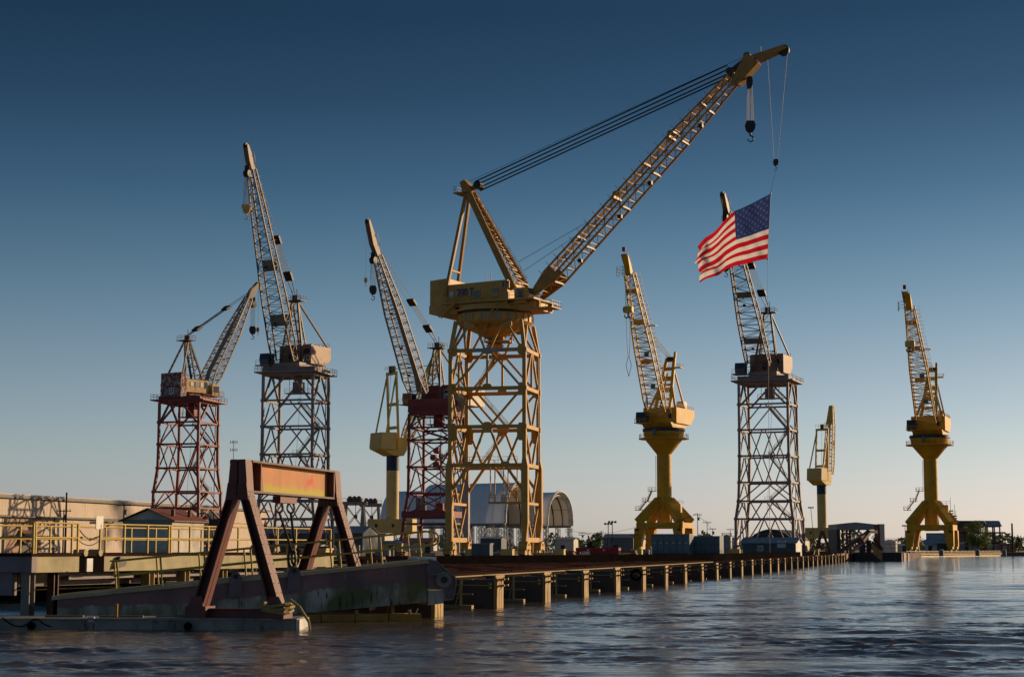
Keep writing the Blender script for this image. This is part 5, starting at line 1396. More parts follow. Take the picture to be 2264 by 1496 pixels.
# ================================================================ CREAM PEDESTAL CRANES
def pedestal_crane(label, px, d, yaw, az, ys, q):
    c = Crane('pedestal_crane', label, px, d, yaw, az, group='tan pedestal cranes with navy bands')
    s = q['s']
    zh, zn, zb1, zb0 = [c.z(y) for y in ys]       # house bottom, band bottom, base top, base bottom
    O = V((c.o.x, c.o.y, 0))
    c.part(MB().lathe(O, [(2.1 * s, zb1 - .1), (2.1 * s, zn)], 36), 'column', 'tan', smooth=True)
    c.part(MB().lathe(O, [(2.13 * s, zn), (2.13 * s, zh), (1.5 * s, zh + .2)], 36), 'navy_band', 'navy', smooth=True)
    o = c.part(MB().box(c.T(0, 0, (zb0 + zb1) / 2), 15.0 * s, 7.5 * s, zb1 - zb0, (c.tx, c.ty)), 'base_box', 'tan')
    for x in (-4.6, 1.0): c.part(MB().box(c.T(x * s, -3.76 * s, (zb0 + zb1) / 2 + .3), .9, .08, 1.1, (c.tx, c.ty)), 'porthole', 'dark', o)
    for sx in (-1, 1):
        for k in (-1, 1):
            c.part(MB().beam(c.T(sx * 4.6 * s, k * 2.6 * s, zb0), c.T(sx * 4.6 * s + 2.6 * s, k * 2.6 * s, GZ), .9 * s, None, c.ty), 'support_leg', 'olive')
            c.part(MB().beam(c.T(sx * 4.6 * s, k * 2.6 * s, zb0), c.T(sx * 4.6 * s - 2.6 * s, k * 2.6 * s, GZ), .9 * s, None, c.ty), 'support_leg', 'olive')
    z0, z1 = zh, zh + 7.4 * s
    # louvred rear house, sloping belly, cab block
    mb = MB().prism([c.P(r, -3.7 * s, z) for r, z in ((-6.6 * s, z0 + 1.9 * s), (-6.8 * s, z0 + 2.6 * s), (-6.4 * s, z1), (-1.2 * s, z1), (-1.0 * s, z0 + 1.9 * s))], c.n * 7.4 * s)
    ho = c.part(mb, 'machine_house', 'tan')
    for i in range(7):
        z = lerp(z0 + 2.7 * s, z1 - .3, i / 6)
        r_ = lerp(-6.8, -6.4, i / 6) * s
        c.part(MB().box(c.P(r_ - .08, 0, z), .24, 7.2 * s, .34 * s, (c.w, c.n)), 'louvre', 'tan', ho)
    mb = MB().prism([c.P(r, -3.4 * s, z) for r, z in ((-6.3 * s, z0 + 1.85 * s), (-1.6 * s, z0 - .1), (2.2 * s, z0 - .1), (3.4 * s, z0 + 1.85 * s))], c.n * 6.8 * s)
    c.part(mb, 'belly', 'lemon')
    c.part(MB().box(c.P(1.6 * s, 1.6 * s, z0 + 3.9 * s), 3.8 * s, 3.4 * s, 4.0 * s, (c.w, c.n)), 'operator_cab', 'lemon')
    c.part(MB().box(c.P(1.0 * s, -1.6 * s, z0 + 4.9 * s), 3.0 * s, 2.6 * s, 5.8 * s, (c.w, c.n)), 'winch_house', 'lemon')
    # portal mast
    ar, az_ = c.hit(*q['apex'])
    fr = q.get('mf', 1.0) * s
    for k in (-1, 1):
        c.part(MB().beam(c.P(ar, k * 2.9 * s, az_), c.P(fr - .6 * s, k * 3.1 * s, z0 + 2 * s), .62 * s, None, c.n), 'mast_leg', 'lemon')
        c.part(MB().beam(c.P(ar - .2, k * 2.9 * s, az_ - 2), c.P(-4.6 * s, k * 3.4 * s, z1 - .2), .42 * s, None, c.n), 'rear_stay', 'lemon')
    for t in (0.02, .42, .72):
        r_, z_ = lerp(ar, fr - .6 * s, t), lerp(az_, z0 + 2 * s, t)
        c.part(MB().beam(c.P(r_, -3.2 * s, z_), c.P(r_, 3.2 * s, z_), .7 * s, 1.0 * s), 'mast_tie', 'lemon')
    c.part(MB().box(c.P(ar, .3, az_ + .8 * s), 1.6 * s, 1.8 * s, 2.2 * s, (c.w, c.n)), 'luffing_block', 'dark')
    c.part(railing_mb([c.P(ar - .8, -3.1 * s, az_ + .4), c.P(ar - .8, 3.1 * s, az_ + .4)], 1.4, 1.5, .06), 'mast_railing', 'lemon')
    c.part(MB().tube(c.P(ar - .3, 0, az_), c.P(ar - 1.6, 0, z1), .06), 'cable', 'rope')
    # boom
    p0, p1 = c.hit(*q['foot']), c.hit(*q['tip'])
    bo, pt = boom(c, p0, p1, [(0, 4.6 * s, 1.0 * s), (.15, 4.4 * s, 2.4 * s), (.72, 3.4 * s, 2.2 * s), (1, 1.6 * s, 1.4 * s)], 20, 'lemon', .36 * s, .16 * s, post=False)
    c.part(MB().prism([pt(.72, -1, 1), pt(.72, 1, 1), pt(1, 1, 1), pt(1, -1, 1)], c.w * .3), 'boom_head', 'lemon', bo)
    for k in (-.8, .8): cables(c, [(c.P(ar, k, az_ + .9 * s), pt(.78, k * .7, 1))], .09, 'rope', 'luffing_rope')
    H0 = pt(.97, 0, -1)
    _, hz = c.hit(*q['hook'])
    cables(c, [(H0, V((H0.x, H0.y, hz)))], .08, 'rope', 'hoist_rope')
    block(c, V((H0.x, H0.y, hz)), 1.6, 2.0, 1.0, name='hook_block')
    return c
pedestal_crane('tan pedestal crane with navy band, just left of the crane marked 36', 867, 600, 8, 55, (1007, 1040, 1147, 1180),
               dict(s=1.0, apex=(866, 822), foot=(893, 985), tip=(975, 762), hook=(905, 1000)))
pedestal_crane('smaller tan pedestal crane with navy band, between the grey crane and the covered dock', 1819, 850, 20, 38, (1072, 1092, 1166, 1190),
               dict(s=1.04, apex=(1818, 947), foot=(1831, 1048), tip=(1839, 897), hook=(1838, 975)))
# ================================================================ DOCK: deck, quay wall, fingers
def edgeX(d): return math.tan(DK) * d - 20.2
def dock_deck():
    inl = lambda d, o: V((edgeX(d) , d, 0)) - R2 * o
    A, B = inl(77, 3.0), inl(372, 3.0)
    Cc, Dd = W1.copy(), W0 - (WM - W0).normalized() * 70
    t = thing('dock_deck', None, None, V((0, 120, 1.4)), kind='structure')
    base = MB().prism([V((q.x, q.y, 1.06)) for q in (A, B, Cc, WM, W0, V((-14, 112, 0)))], UZ * .4)
    base.build('deck_slab', M['deck'], t)
    # raised deck plates running along the dock
    for k in range(9):
        o = 3.1 + k * 1.85
        m = MB()
        d0, d1 = 78, (370, 230, 212, 200, 190, 182, 174, 166, 160)[k] - 8
        n = 14
        for i in range(n):
            a, b = inl(lerp(d0, d1, i / n), o), inl(lerp(d0, d1, (i + .985) / n), o)
            h = .05 + .05 * ((i * 7 + k * 3) % 5) / 5
            m.prism([V((p.x, p.y, 1.464)) for p in (a, b, b - R2 * 1.25, a - R2 * 1.25)], UZ * h)
        m.build('deck_plate', M['deck'], t)
    # fascia under the deck edge
    f = MB().prism([V((q.x, q.y, -.8)) for q in (inl(77, 3.4), inl(372, 3.4), inl(372, 3.9), inl(77, 3.9))], UZ * 1.85)
    f.build('fascia', M['finger'], t)
    # long handrail pipe over the fascia
    p = MB()
    p.tube(inl(79, 2.9) + UZ * 1.36, inl(200, 2.9) + UZ * 1.36, .035, 6)
    p.build('edge_pipe', M['olive'], t)
dock_deck()
w = MB()
dW = (WM - W0).normalized()
w.prism([V((q.x, q.y, 1.3)) for q in (W0 - dW * 12, WM, W1, W1 + V((-.9, .4, 0)), WM + V((-.9, .4, 0)), W0 - dW * 12 + V((-.9, .4, 0)))], UZ * .86)  # black colour carries the shade on this wall
tag(w.build('quay_wall', M['black']), 'low quay wall, its shade coloured in black, along the back of the brown deck', 'wall')
ORD = ['first', 'second', 'third', 'fourth', 'fifth', 'sixth', 'seventh', 'eighth', 'ninth', 'tenth', 'eleventh', 'twelfth', 'thirteenth', 'fourteenth', 'fifteenth', 'sixteenth', 'seventeenth', 'eighteenth', 'nineteenth', 'twentieth', 'twenty-first', 'twenty-second', 'twenty-third', 'twenty-fourth', 'twenty-fifth', 'twenty-sixth', 'twenty-seventh', 'twenty-eighth', 'twenty-ninth', 'thirtieth', 'thirty-first']
def make_finger(wallmat, catwalk=True, seed=0):
    rnd = random.Random(seed)
    O = V((edgeX(72.4), 72.4, 0))
    t = thing('dock_finger', 'x', 'dock finger', O, -DK, 'fendered dock fingers along the river')
    P = lambda i, a, z: O - R2 * i + D2 * a + UZ * z
    MB().prism([P(.12, 0, -1.0), P(7, 0, -1.0), P(7, 1.25, -1.0), P(.12, 1.25, -1.0)], UZ * 2.32).build('side_wall', M[wallmat], t)
    f = MB().prism([P(0, -.03, -1), P(.11, -.03, -1), P(.11, 1.28, -1), P(0, 1.28, -1)], UZ * 2.42)
    fo = f.build('fender', M['fender'], t)
    b = MB()
    for a in (.0, .44, .88): b.prism([P(-.035, a, -.6), P(-.002, a, -.6), P(-.002, a + .37, -.6), P(-.035, a + .37, -.6)], UZ * 1.97)
    b.build('fender_batten', M['fender'], fo)
    h = MB()
    for z in (1.30, 1.02):
        h.beam(P(-.02, .25, z), P(-.32, .25, z + .04), .12, .09); h.beam(P(-.02, 1.0, z), P(-.32, 1.0, z + .04), .12, .09)
    h.beam(P(.05, -.2, 1.46), P(.05, 1.5, 1.46), .14, .1)
    h.beam(P(.25, -.02, 1.12), P(.25, -.30, 1.14), .1, .08); h.beam(P(.25, -.02, .92), P(.25, -.30, .94), .1, .08)
    h.build('bracket', M['fender'], t)
    s = MB().beam(P(.2, -.04, 1.05), P(4.5, -.04, 1.05), .05, .06)
    s.build('rubbing_rail', M['olive'], t)
    w_ = MB()
    for i in range(3): w_.prism([P(2.2 + i * 1.2, -.03, .75), P(2.9 + i * 1.2, -.03, .75), P(2.9 + i * 1.2, 0.01, .75), P(2.2 + i * 1.2, .01, .75)], UZ * .35)
    w_.build('recess', M['black'], t)
    if catwalk:
        y = -1.35
        MB().beam(P(.75, y, .12), P(7, y, .12), .38, .16).build('catwalk_plank', M['olive'], t)
        MB().beam(P(1.3, y, -.1), P(1.3, y, 1.34), .12, .10).build('stanchion', M['olive'], t)
        MB().tube(P(.75, y, 1.33), P(7, y, 1.36), .03, 6).build('rail', M['olive'], t)
        MB().tube(P(.75, y, .68), P(7, y, .70), .028, 6).build('rail', M['olive'], t)
        MB().tube(P(1.38, y + .05, 1.0), P(1.55, y + .05, .2), .025, 5).build('stay_rod', M['olive'], t)
    return t
f_dark, f_red, f_plain = make_finger('finger', True), make_finger('fingerred', True, 1), make_finger('finger', False, 2)
for k in range(31):
    src = f_red if k in (6, 7, 8, 9, 10) else (f_dark if k < 6 else f_plain)
    sh = V((math.tan(DK), 1, 0)) * (10.03 * k)
    o = src if (k == 0 or (k == 6) or (k == 11)) else None
    if k == 0: o = f_dark
    elif k == 6: o = f_red; o.location = V(o.location) + sh
    elif k == 11: o = f_plain; o.location = V(o.location) + sh
    else:
        base_shift = sh - (V((math.tan(DK), 1, 0)) * (10.03 * (0 if src is f_dark else 6 if src is f_red else 11)))
        o = copy_tree(src, shift=base_shift)
    if k: o.location.z += random.uniform(-.05, .05); o.rotation_euler.z += random.uniform(-.02, .02); o.rotation_euler.y = random.uniform(-.012, .012)
    o['label'] = '%s yellow-fendered dock finger counting from the hinged ramp' % ORD[k]
# tyre hanging by a finger
p = V((edgeX(122), 122, 0)) - R2 * .3 - D2 * .2
tb = MB()
for i in range(16):
    a0, a1 = 2 * math.pi * i / 16, 2 * math.pi * (i + 1) / 16
    tb.tube(p + R2 * .32 * math.cos(a0) + UZ * (.95 + .32 * math.sin(a0)), p + R2 * .32 * math.cos(a1) + UZ * (.95 + .32 * math.sin(a1)), .1, 6)
tag(tb.build('tyre_fender', M['black']), 'black tyre hung beside the sixth fender post', 'tyre')
# ================================================================ RAMP GIRDER
RL, RR = gnd(130, 66.5, 0), gnd(945, 70, 0)
rdir = (RR - RL); rlen = rdir.length; rdir.normalize()
rback = V((-rdir.y, rdir.x, 0))
def ramp():
    zt0, zt1 = .94, 2.245
    zb0, zb1 = -.42, .66
    t = thing('hinged_ramp', 'long dark algae-streaked steel ramp girder tilting down to the left, hinged at right', 'ramp', RL + rdir * (rlen / 2) - UZ * .5)
    g = lambda x, z, b=0: RL + rdir * x + rback * b + UZ * z
    ZT = lambda x: lerp(zt0, zt1, x / rlen)
    ZB = lambda x: lerp(zb0, zb1, x / rlen)
    mb = MB()
    n = 10
    for b0, b1 in ((0, .08), (2.3, 2.38)):
        for i in range(n):
            x0, x1 = rlen * i / n, rlen * (i + 1) / n
            mb.add([g(x0, ZB(x0), b0), g(x1, ZB(x1), b0), g(x1, ZT(x1) - .1, b0), g(x0, ZT(x0) - .1, b0)], [(0, 1, 2, 3)])
    mb.add([g(0, ZB(0), 0), g(rlen, ZB(rlen), 0), g(rlen, ZB(rlen), 2.38), g(0, ZB(0), 2.38)], [(0, 1, 2, 3)])
    mb.add([g(rlen, ZB(rlen), 0), g(rlen, ZB(rlen), 2.38), g(rlen, ZT(rlen) - .1, 2.38), g(rlen, ZT(rlen) - .1, 0)], [(0, 1, 2, 3)])
    o = mb.build('girder', M['hull'], t)
    def vv(q):
        x = (q - RL).dot(rdir); x = max(0, min(rlen, x))
        return (q.z - ZB(x)) / (ZT(x) - ZB(x)) - .2 * max(0, 1 - x / 5)
    vv_attr(o, vv)
    for nm, b0, b1, zz in (('top_flange', -.10, .32, 0), ('top_flange', 2.1, 2.5, 0)):
        MB().add([g(-.2, zt0 - .1 + zz, b0), g(rlen + .05, zt1 - .1, b0), g(rlen + .05, zt1 - .1, b1), g(-.2, zt0 - .1 + zz, b1), g(-.2, zt0 + .04 + zz, b0), g(rlen + .05, zt1 + .04, b0), g(rlen + .05, zt1 + .04, b1), g(-.2, zt0 + .04 + zz, b1)],
                 [(0, 1, 2, 3), (4, 5, 6, 7), (0, 1, 5, 4), (1, 2, 6, 5), (2, 3, 7, 6), (3, 0, 4, 7)]).build(nm, M['concrete'], t)
    # deck planks between the flanges
    npl = 44
    for i in range(npl):
        x0, x1 = rlen * i / npl, rlen * (i + .94) / npl
        MB().add([g(x0, ZT(x0) - .06, .34), g(x1, ZT(x1) - .06, .34), g(x1, ZT(x1) - .06, 2.08), g(x0, ZT(x0) - .06, 2.08), g(x0, ZT(x0), .34), g(x1, ZT(x1), .34), g(x1, ZT(x1), 2.08), g(x0, ZT(x0), 2.08)],
                 [(0, 1, 2, 3), (4, 5, 6, 7), (0, 1, 5, 4), (1, 2, 6, 5), (2, 3, 7, 6), (3, 0, 4, 7)]).build('plank', M['rotwood'], t)
    # lifting lugs on the side
    for px in (511, 640):
        x = (px - 130) / (945 - 130) * rlen
        m = MB().prism([g(x - .24, ZT(x) - .62, -.06), g(x + .24, ZT(x) - .62, -.06), g(x + .24, ZT(x) + .05, -.06), g(x + .12, ZT(x) + .26, -.06), g(x - .12, ZT(x) + .26, -.06), g(x - .24, ZT(x) + .05, -.06)], -rback * .09)
        m.build('lifting_lug', M['lilac'], t)
        MB().tube(g(x, ZT(x) + .12, -.20), g(x, ZT(x) + .12, .05), .09, 10).build('lug_pin', M['dark'], t)
    # small drain hole and weld straps
    for px in (470, 520, 585): 
        x = (px - 130) / (945 - 130) * rlen
        MB().beam(g(x, ZB(x) + .1, -.03), g(x, ZT(x) - .15, -.03), .07, .03, rdir).build('weld_strap', M['lilac'], t)
    # hinge bracket
    hp = [(0, 2.27), (.32, 2.22), (1.06, 1.62), (1.12, 1.40), (.98, .78), (.68, .74), (.62, 1.20), (.02, 1.16)]
    for b in (.02, 1.1, 2.2):
        MB().prism([g(rlen + x, z, b) for x, z in hp], -rback * .10).build('hinge_plate', M['lilac'], t)
    rim = MB()
    for b in (-.10, ):
        q = [g(rlen + x, z, b) for x, z in hp]
        for a_, b_ in zip(q[0:6], q[1:7]): rim.beam(a_, b_, .09, .05)
    rim.build('hinge_rim', M['pipe'], t)
    MB().beam(g(rlen + .02, 1.72, -.2), g(rlen + .6, 1.72, -.2), .3, .05).build('hinge_shelf', M['pipe'], t)
    MB().tube(g(rlen + .60, 1.52, -.28), g(rlen + .60, 1.52, 2.4), .30, 24).build('hinge_boss', M['pipe'], t)
    MB().tube(g(rlen + .60, 1.52, -.34), g(rlen + .60, 1.52, -.27), .13, 12).build('hinge_pin', M['dark'], t)
    MB().prism([g(rlen + .02, .55, -.10), g(rlen + .62, .62, -.10), g(rlen + .62, 1.12, -.10), g(rlen + .02, 1.10, -.10)], rback * 2.3).build('hinge_block', M['hull'], t)
    MB().tube(g(rlen - .35, 2.33, .05), g(rlen + .35, 2.31, .05), .08, 10).build('roller', M['white'], t)
    MB().tube(g(rlen - .3, 2.33, 2.2), g(rlen + .38, 2.31, 2.2), .08, 10).build('roller', M['white'], t)
    # handrails
    for side, b in (('near', .10), ('far', 2.3)):
        rail = thing('ramp_handrail', 'yellow handrail with leaning posts on the %s edge of the tilted ramp' % side, 'railing', g(rlen * .55, 1.5, b), group='ramp handrails')
        tilt = math.atan2(zt1 - zt0, rlen)
        upv = (UZ * math.cos(tilt) - rdir * math.sin(tilt))
        pxs = (260, 353, 448, 550, 648, 748, 842, 932)
        prev = None
        for px in pxs:
            x = (px - 130) / (945 - 130) * rlen
            p0 = g(x, ZT(x) + .02, b)
            MB().tube(p0, p0 + upv * 1.1, .036, 8).build('post', M['rail'], rail)
        xa, xb = (250 - 130) / 815 * rlen, rlen + (.25 if side == 'near' else .5)
        for hh in (1.1, .56):
            pa, pb = g(xa, ZT(xa), b) + upv * hh, g(xb, ZT(xb), b) + upv * hh
            MB().tube(pa, pb, .030, 8).build('rail', M['rail'], rail)
        # return bend at the end
        a_, c_ = g(xb, ZT(xb), b) + upv * 1.1, g(xb, ZT(xb), b) + upv * .56
        mid = (a_ + c_) / 2
        bend = MB()
        prev = a_
        for i in range(1, 9):
            t_ = math.pi / 2 - math.pi * i / 8
            q = mid + upv * (.27 * math.sin(t_)) + rdir * (.30 * math.cos(t_))
            bend.tube(prev, q, .036, 8); prev = q
        bend.build('end_bend', M['rail'], rail)
ramp()
# floating timber boom below the ramp
def boom_log():
    a, b = gnd(636, 68.0, .10), gnd(932, 69.2, .10)
    t = thing('timber_boom', 'orange-brown floating timber walkway lying on the water below the ramp hinge', 'timber', (a + b) / 2 - UZ * .2)
    n = 4
    for i in range(n):
        MB().beam(lerp(a, b, i / n), lerp(a, b, (i + .97) / n), .55, .32).build('timber', M['wood'], t)
    for px in (790, 906): MB().beam(gnd(px, 68.0 + (px - 636) * .004, -.2), gnd(px, 68.0 + (px - 636) * .004, .42), .12).build('post', M['wood'], t)
    prev = None
    m = MB()
    for i in range(9):
        q = lerp(gnd(907, 69.0, .40), gnd(925, 69.0, .45), i / 8) - UZ * .22 * math.sin(math.pi * i / 8)
        if prev is not None: m.tube(prev, q, .02, 5)
        prev = q
    m.build('rope_loop', M['white'], t)
boom_log()
# ================================================================ RUSTY A-FRAME GANTRY
def gantry():
    Np = gnd(530, 62.0, 0)
    t = thing('aframe_gantry', 'rusty maroon twin A-frame gantry with an orange crossbeam over the ramp', 'gantry', V((Np.x + 1, Np.y + 4.6, .36)))
    zt, zk, zb = 5.72, 4.62, .72
    def frame(C, near):
        P = lambda x, z, a=0: C + R2 * x + D2 * a + UZ * z
        for s in (-1, 1):
            up_, lo_ = [(.02 * s, zt), (.27 * s, zt), (.36 * s, zk + .02), (.03 * s, zk + .02)], [(.03 * s, zk), (.36 * s, zk), (1.60 * s, zb), (1.18 * s, zb)]
            m = MB().prism([P(x, z, -.30) for x, z in up_], D2 * .60)
            m.build('head_post', M['frame'], t)
            l = MB().prism([P(x, z, -.05) for x, z in lo_], D2 * .10)
            # flanges
            a0, a1 = P(.33 * s, zk), P(1.57 * s, zb)
            b0, b1 = P(.06 * s, zk), P(1.22 * s, zb)
            l.beam(a0, a1, .60, .05, R2 * s); l.beam(b0, b1, .60, .05, R2 * s)
            l.build('leg', M['frame'], t)
            foot = MB().box(P(1.40 * s, .55), .75, .85, .42, (R2, D2))
            foot.build('foot', M['frame'], t)
        MB().ibeam(P(-1.75, .52), P(1.75, .52), .3, .34, .04).build('sill', M['frame'], t)
        for s in (-1, 1):
            MB().prism([P(.02 * s, zk - .28, -.32), P(.42 * s, zk - .28, -.32), P(.34 * s, zk + .3, -.32), P(.02 * s, zk + .3, -.32)], -D2 * .03).build('splice_plate', M['frame'], t)
            bl = MB()
            for i in range(4):
                for j in range(2):
                    q = P((.09 + .17 * j) * s, zk - .2 + .14 * i, -.35)
                    bl.tube(q, q - D2 * .03, .022, 6)
            for i in range(12):
                q = lerp(P(.33 * s, zk), P(1.57 * s, zb), (i + .5) / 12)
                for e in (-.22, .22): bl.tube(q + D2 * e, q + D2 * e + (R2 * s + UZ * .32).normalized() * .045, .02, 6)
            bl.build('bolts', M['rust'], t)
            MB().prism([P(1.15 * s, .74, -.30), P(1.75 * s, .74, -.30), P(1.55 * s, 1.1, -.30), P(1.2 * s, 1.1, -.30)], -D2 * .03).build('foot_gusset', M['frame'], t)
    frame(Np, True)
    Fp = Np + D2 * 9.4
    frame(Fp, False)
    P = lambda a, x, z: Np + D2 * a + R2 * x + UZ * z
    g = MB()
    n = 12
    for x0 in (-.02, .02):
        for i in range(n):
            a, b = .30 + 8.8 * i / n, .30 + 8.8 * (i + 1) / n
            g.add([P(a, x0, zk + .05), P(b, x0, zk + .05), P(b, x0, zt - .08), P(a, x0, zt - .08)], [(0, 1, 2, 3)])
    o = g.build('crossbeam', M['rustbeam'], t)
    vv_attr(o, lambda q: (q.z - zk) / (zt - zk))
    MB().beam(P(.3, 0, zt - .04), P(9.1, 0, zt - .04), .62, .07).build('top_flange', M['rust'], t)
    MB().beam(P(.3, 0, zk + .02), P(9.1, 0, zk + .02), .62, .07).build('bottom_flange', M['rust'], t)
    for a, w_ in ((1.1, .9), (8.9, .6)):
        MB().prism([P(a, .03, zt - .1), P(a + .05, .03, zt - .1), P(a + w_ * .3, .03, zk + .06), P(a, .03, zk + .06)], R2 * .27).build('stiffener', M['frame'], t)
        MB().prism([P(a, -.03, zt - .1), P(a + .05, -.03, zt - .1), P(a + w_ * .3, -.03, zk + .06), P(a, -.03, zk + .06)], -R2 * .27).build('stiffener', M['frame'], t)
    # suspension: shackles and rods to the ramp lugs
    mb = MB().box(P(4.3, 0, zk - .16), .3, 1.7, .24, (R2, D2))
    mb.build('hanger_bracket', M['frame'], t)
    for a, px in ((3.75, 636), (4.95, 662)):
        top = P(a, 0, zk - .38)
        x = (px - 130) / 815 * rlen
        lowp = RL + rdir * x + rback * (.0 if a < 4 else 2.3) + UZ * (lerp(.94, 2.245, x / rlen) + .3)
        s = MB()
        for i in range(12):
            t0, t1 = 2 * math.pi * i / 12, 2 * math.pi * (i + 1) / 12
            s.tube(top + R2 * .14 * math.cos(t0) + UZ * (.2 * math.sin(t0) - .05), top + R2 * .14 * math.cos(t1) + UZ * (.2 * math.sin(t1) - .05), .045, 6)
        s.build('shackle', M['pipe'], t)
        MB().tube(top - UZ * .25, lowp + UZ * .55, .05, 8).build('hanger_rod', M['dark'], t)
        l = MB()
        for i in range(10):
            t0, t1 = 2 * math.pi * i / 10, 2 * math.pi * (i + 1) / 10
            l.tube(lowp + R2 * .15 * math.cos(t0) + UZ * (.28 + .34 * math.sin(t0)), lowp + R2 * .15 * math.cos(t1) + UZ * (.28 + .34 * math.sin(t1)), .05, 6)
        l.build('link', M['dark'], t)
    # mooring rope wound round the right foot
    rb = MB()
    C = Np + R2 * 1.40
    for k in range(3):
        for i in range(16):
            t0, t1 = 2 * math.pi * i / 16, 2 * math.pi * (i + 1) / 16
            f = lambda t_: C + R2 * ((.50 + .03 * (k % 3)) * math.cos(t_)) + D2 * (.56 * math.sin(t_)) + UZ * (.60 + .11 * k + .05 * math.sin(2 * t_ + k))
            rb.tube(f(t0), f(t1), .055, 6)
    q0 = C + R2 * .55 - D2 * .3 + UZ * .7
    rb.poly([q0 + UZ * .3, q0 + R2 * .35 + UZ * .05, q0 + R2 * .75 - UZ * .42 - D2 * .2, q0 + R2 * .82 - UZ * .75 - D2 * .25], .05, 6)
    tag(rb.build('mooring_rope', M['olive']), 'olive mooring rope wound round the gantry foot', 'rope')
gantry()
# ================================================================ PONTOON
def pontoon():
    c0 = gnd(655, 61.3, 0)
    ux = V((-1, .035, 0)).normalized(); uy = V((.035, 1, 0)).normalized()
    t = thing('pontoon', 'low weathered pontoon floating under the gantry at the lower left', 'pontoon', c0 + ux * 5 + uy * 1.1)
    Pq = lambda a, b, z: c0 + ux * a + uy * b + UZ * z
    MB().prism([Pq(0, 0, -.6), Pq(13, 0, -.6), Pq(13, 2.3, -.6), Pq(0, 2.3, -.6)], UZ * .92).build('hull', M['pontoon'], t)
    MB().prism([Pq(-.06, -.06, .323), Pq(13, -.06, .323), Pq(13, 2.36, .323), Pq(-.06, 2.36, .323)], UZ * .05).build('deck_plate', M['pontoon'], t)
    MB().prism([Pq(-.14, .05, -.5), Pq(-.02, .05, -.5), Pq(-.02, 2.2, -.5), Pq(-.14, 2.2, -.5)], UZ * .84).build('lit_end_face', M['white'], t)  # sunlit end of the pontoon put in as a white slab
    for a in (3.6, 8.9, 10.6):
        MB().tube(Pq(a, -.02, .12), Pq(a, -.16, .12), .13, 12).build('bumper', M['black'], t)
    MB().box(Pq(6.9, .05, .34), .20, .12, .16, (ux, uy)).build('cleat', M['white'], t)
    for k, (a, L) in enumerate(((6.0, 1.5), (8.0, 1.3), (4.0, 1.8))): MB().box(Pq(a, .5 + .2 * k, .42), L, .14, .07, (ux, uy)).build('plank', M['rotwood'], t)
    MB().beam(Pq(6.12, .3, .36), Pq(6.12, .3, .85), .08).build('stake', M['wood'], t)
    h = MB()
    prev = None
    for i in range(15):
        q = Pq(9.9 - i * .12, -.08, .40 - .3 * abs(math.sin(i * .33)))
        if prev is not None: h.tube(prev, q, .022, 5)
        prev = q
    h.build('hose', M['black'], t)
pontoon()
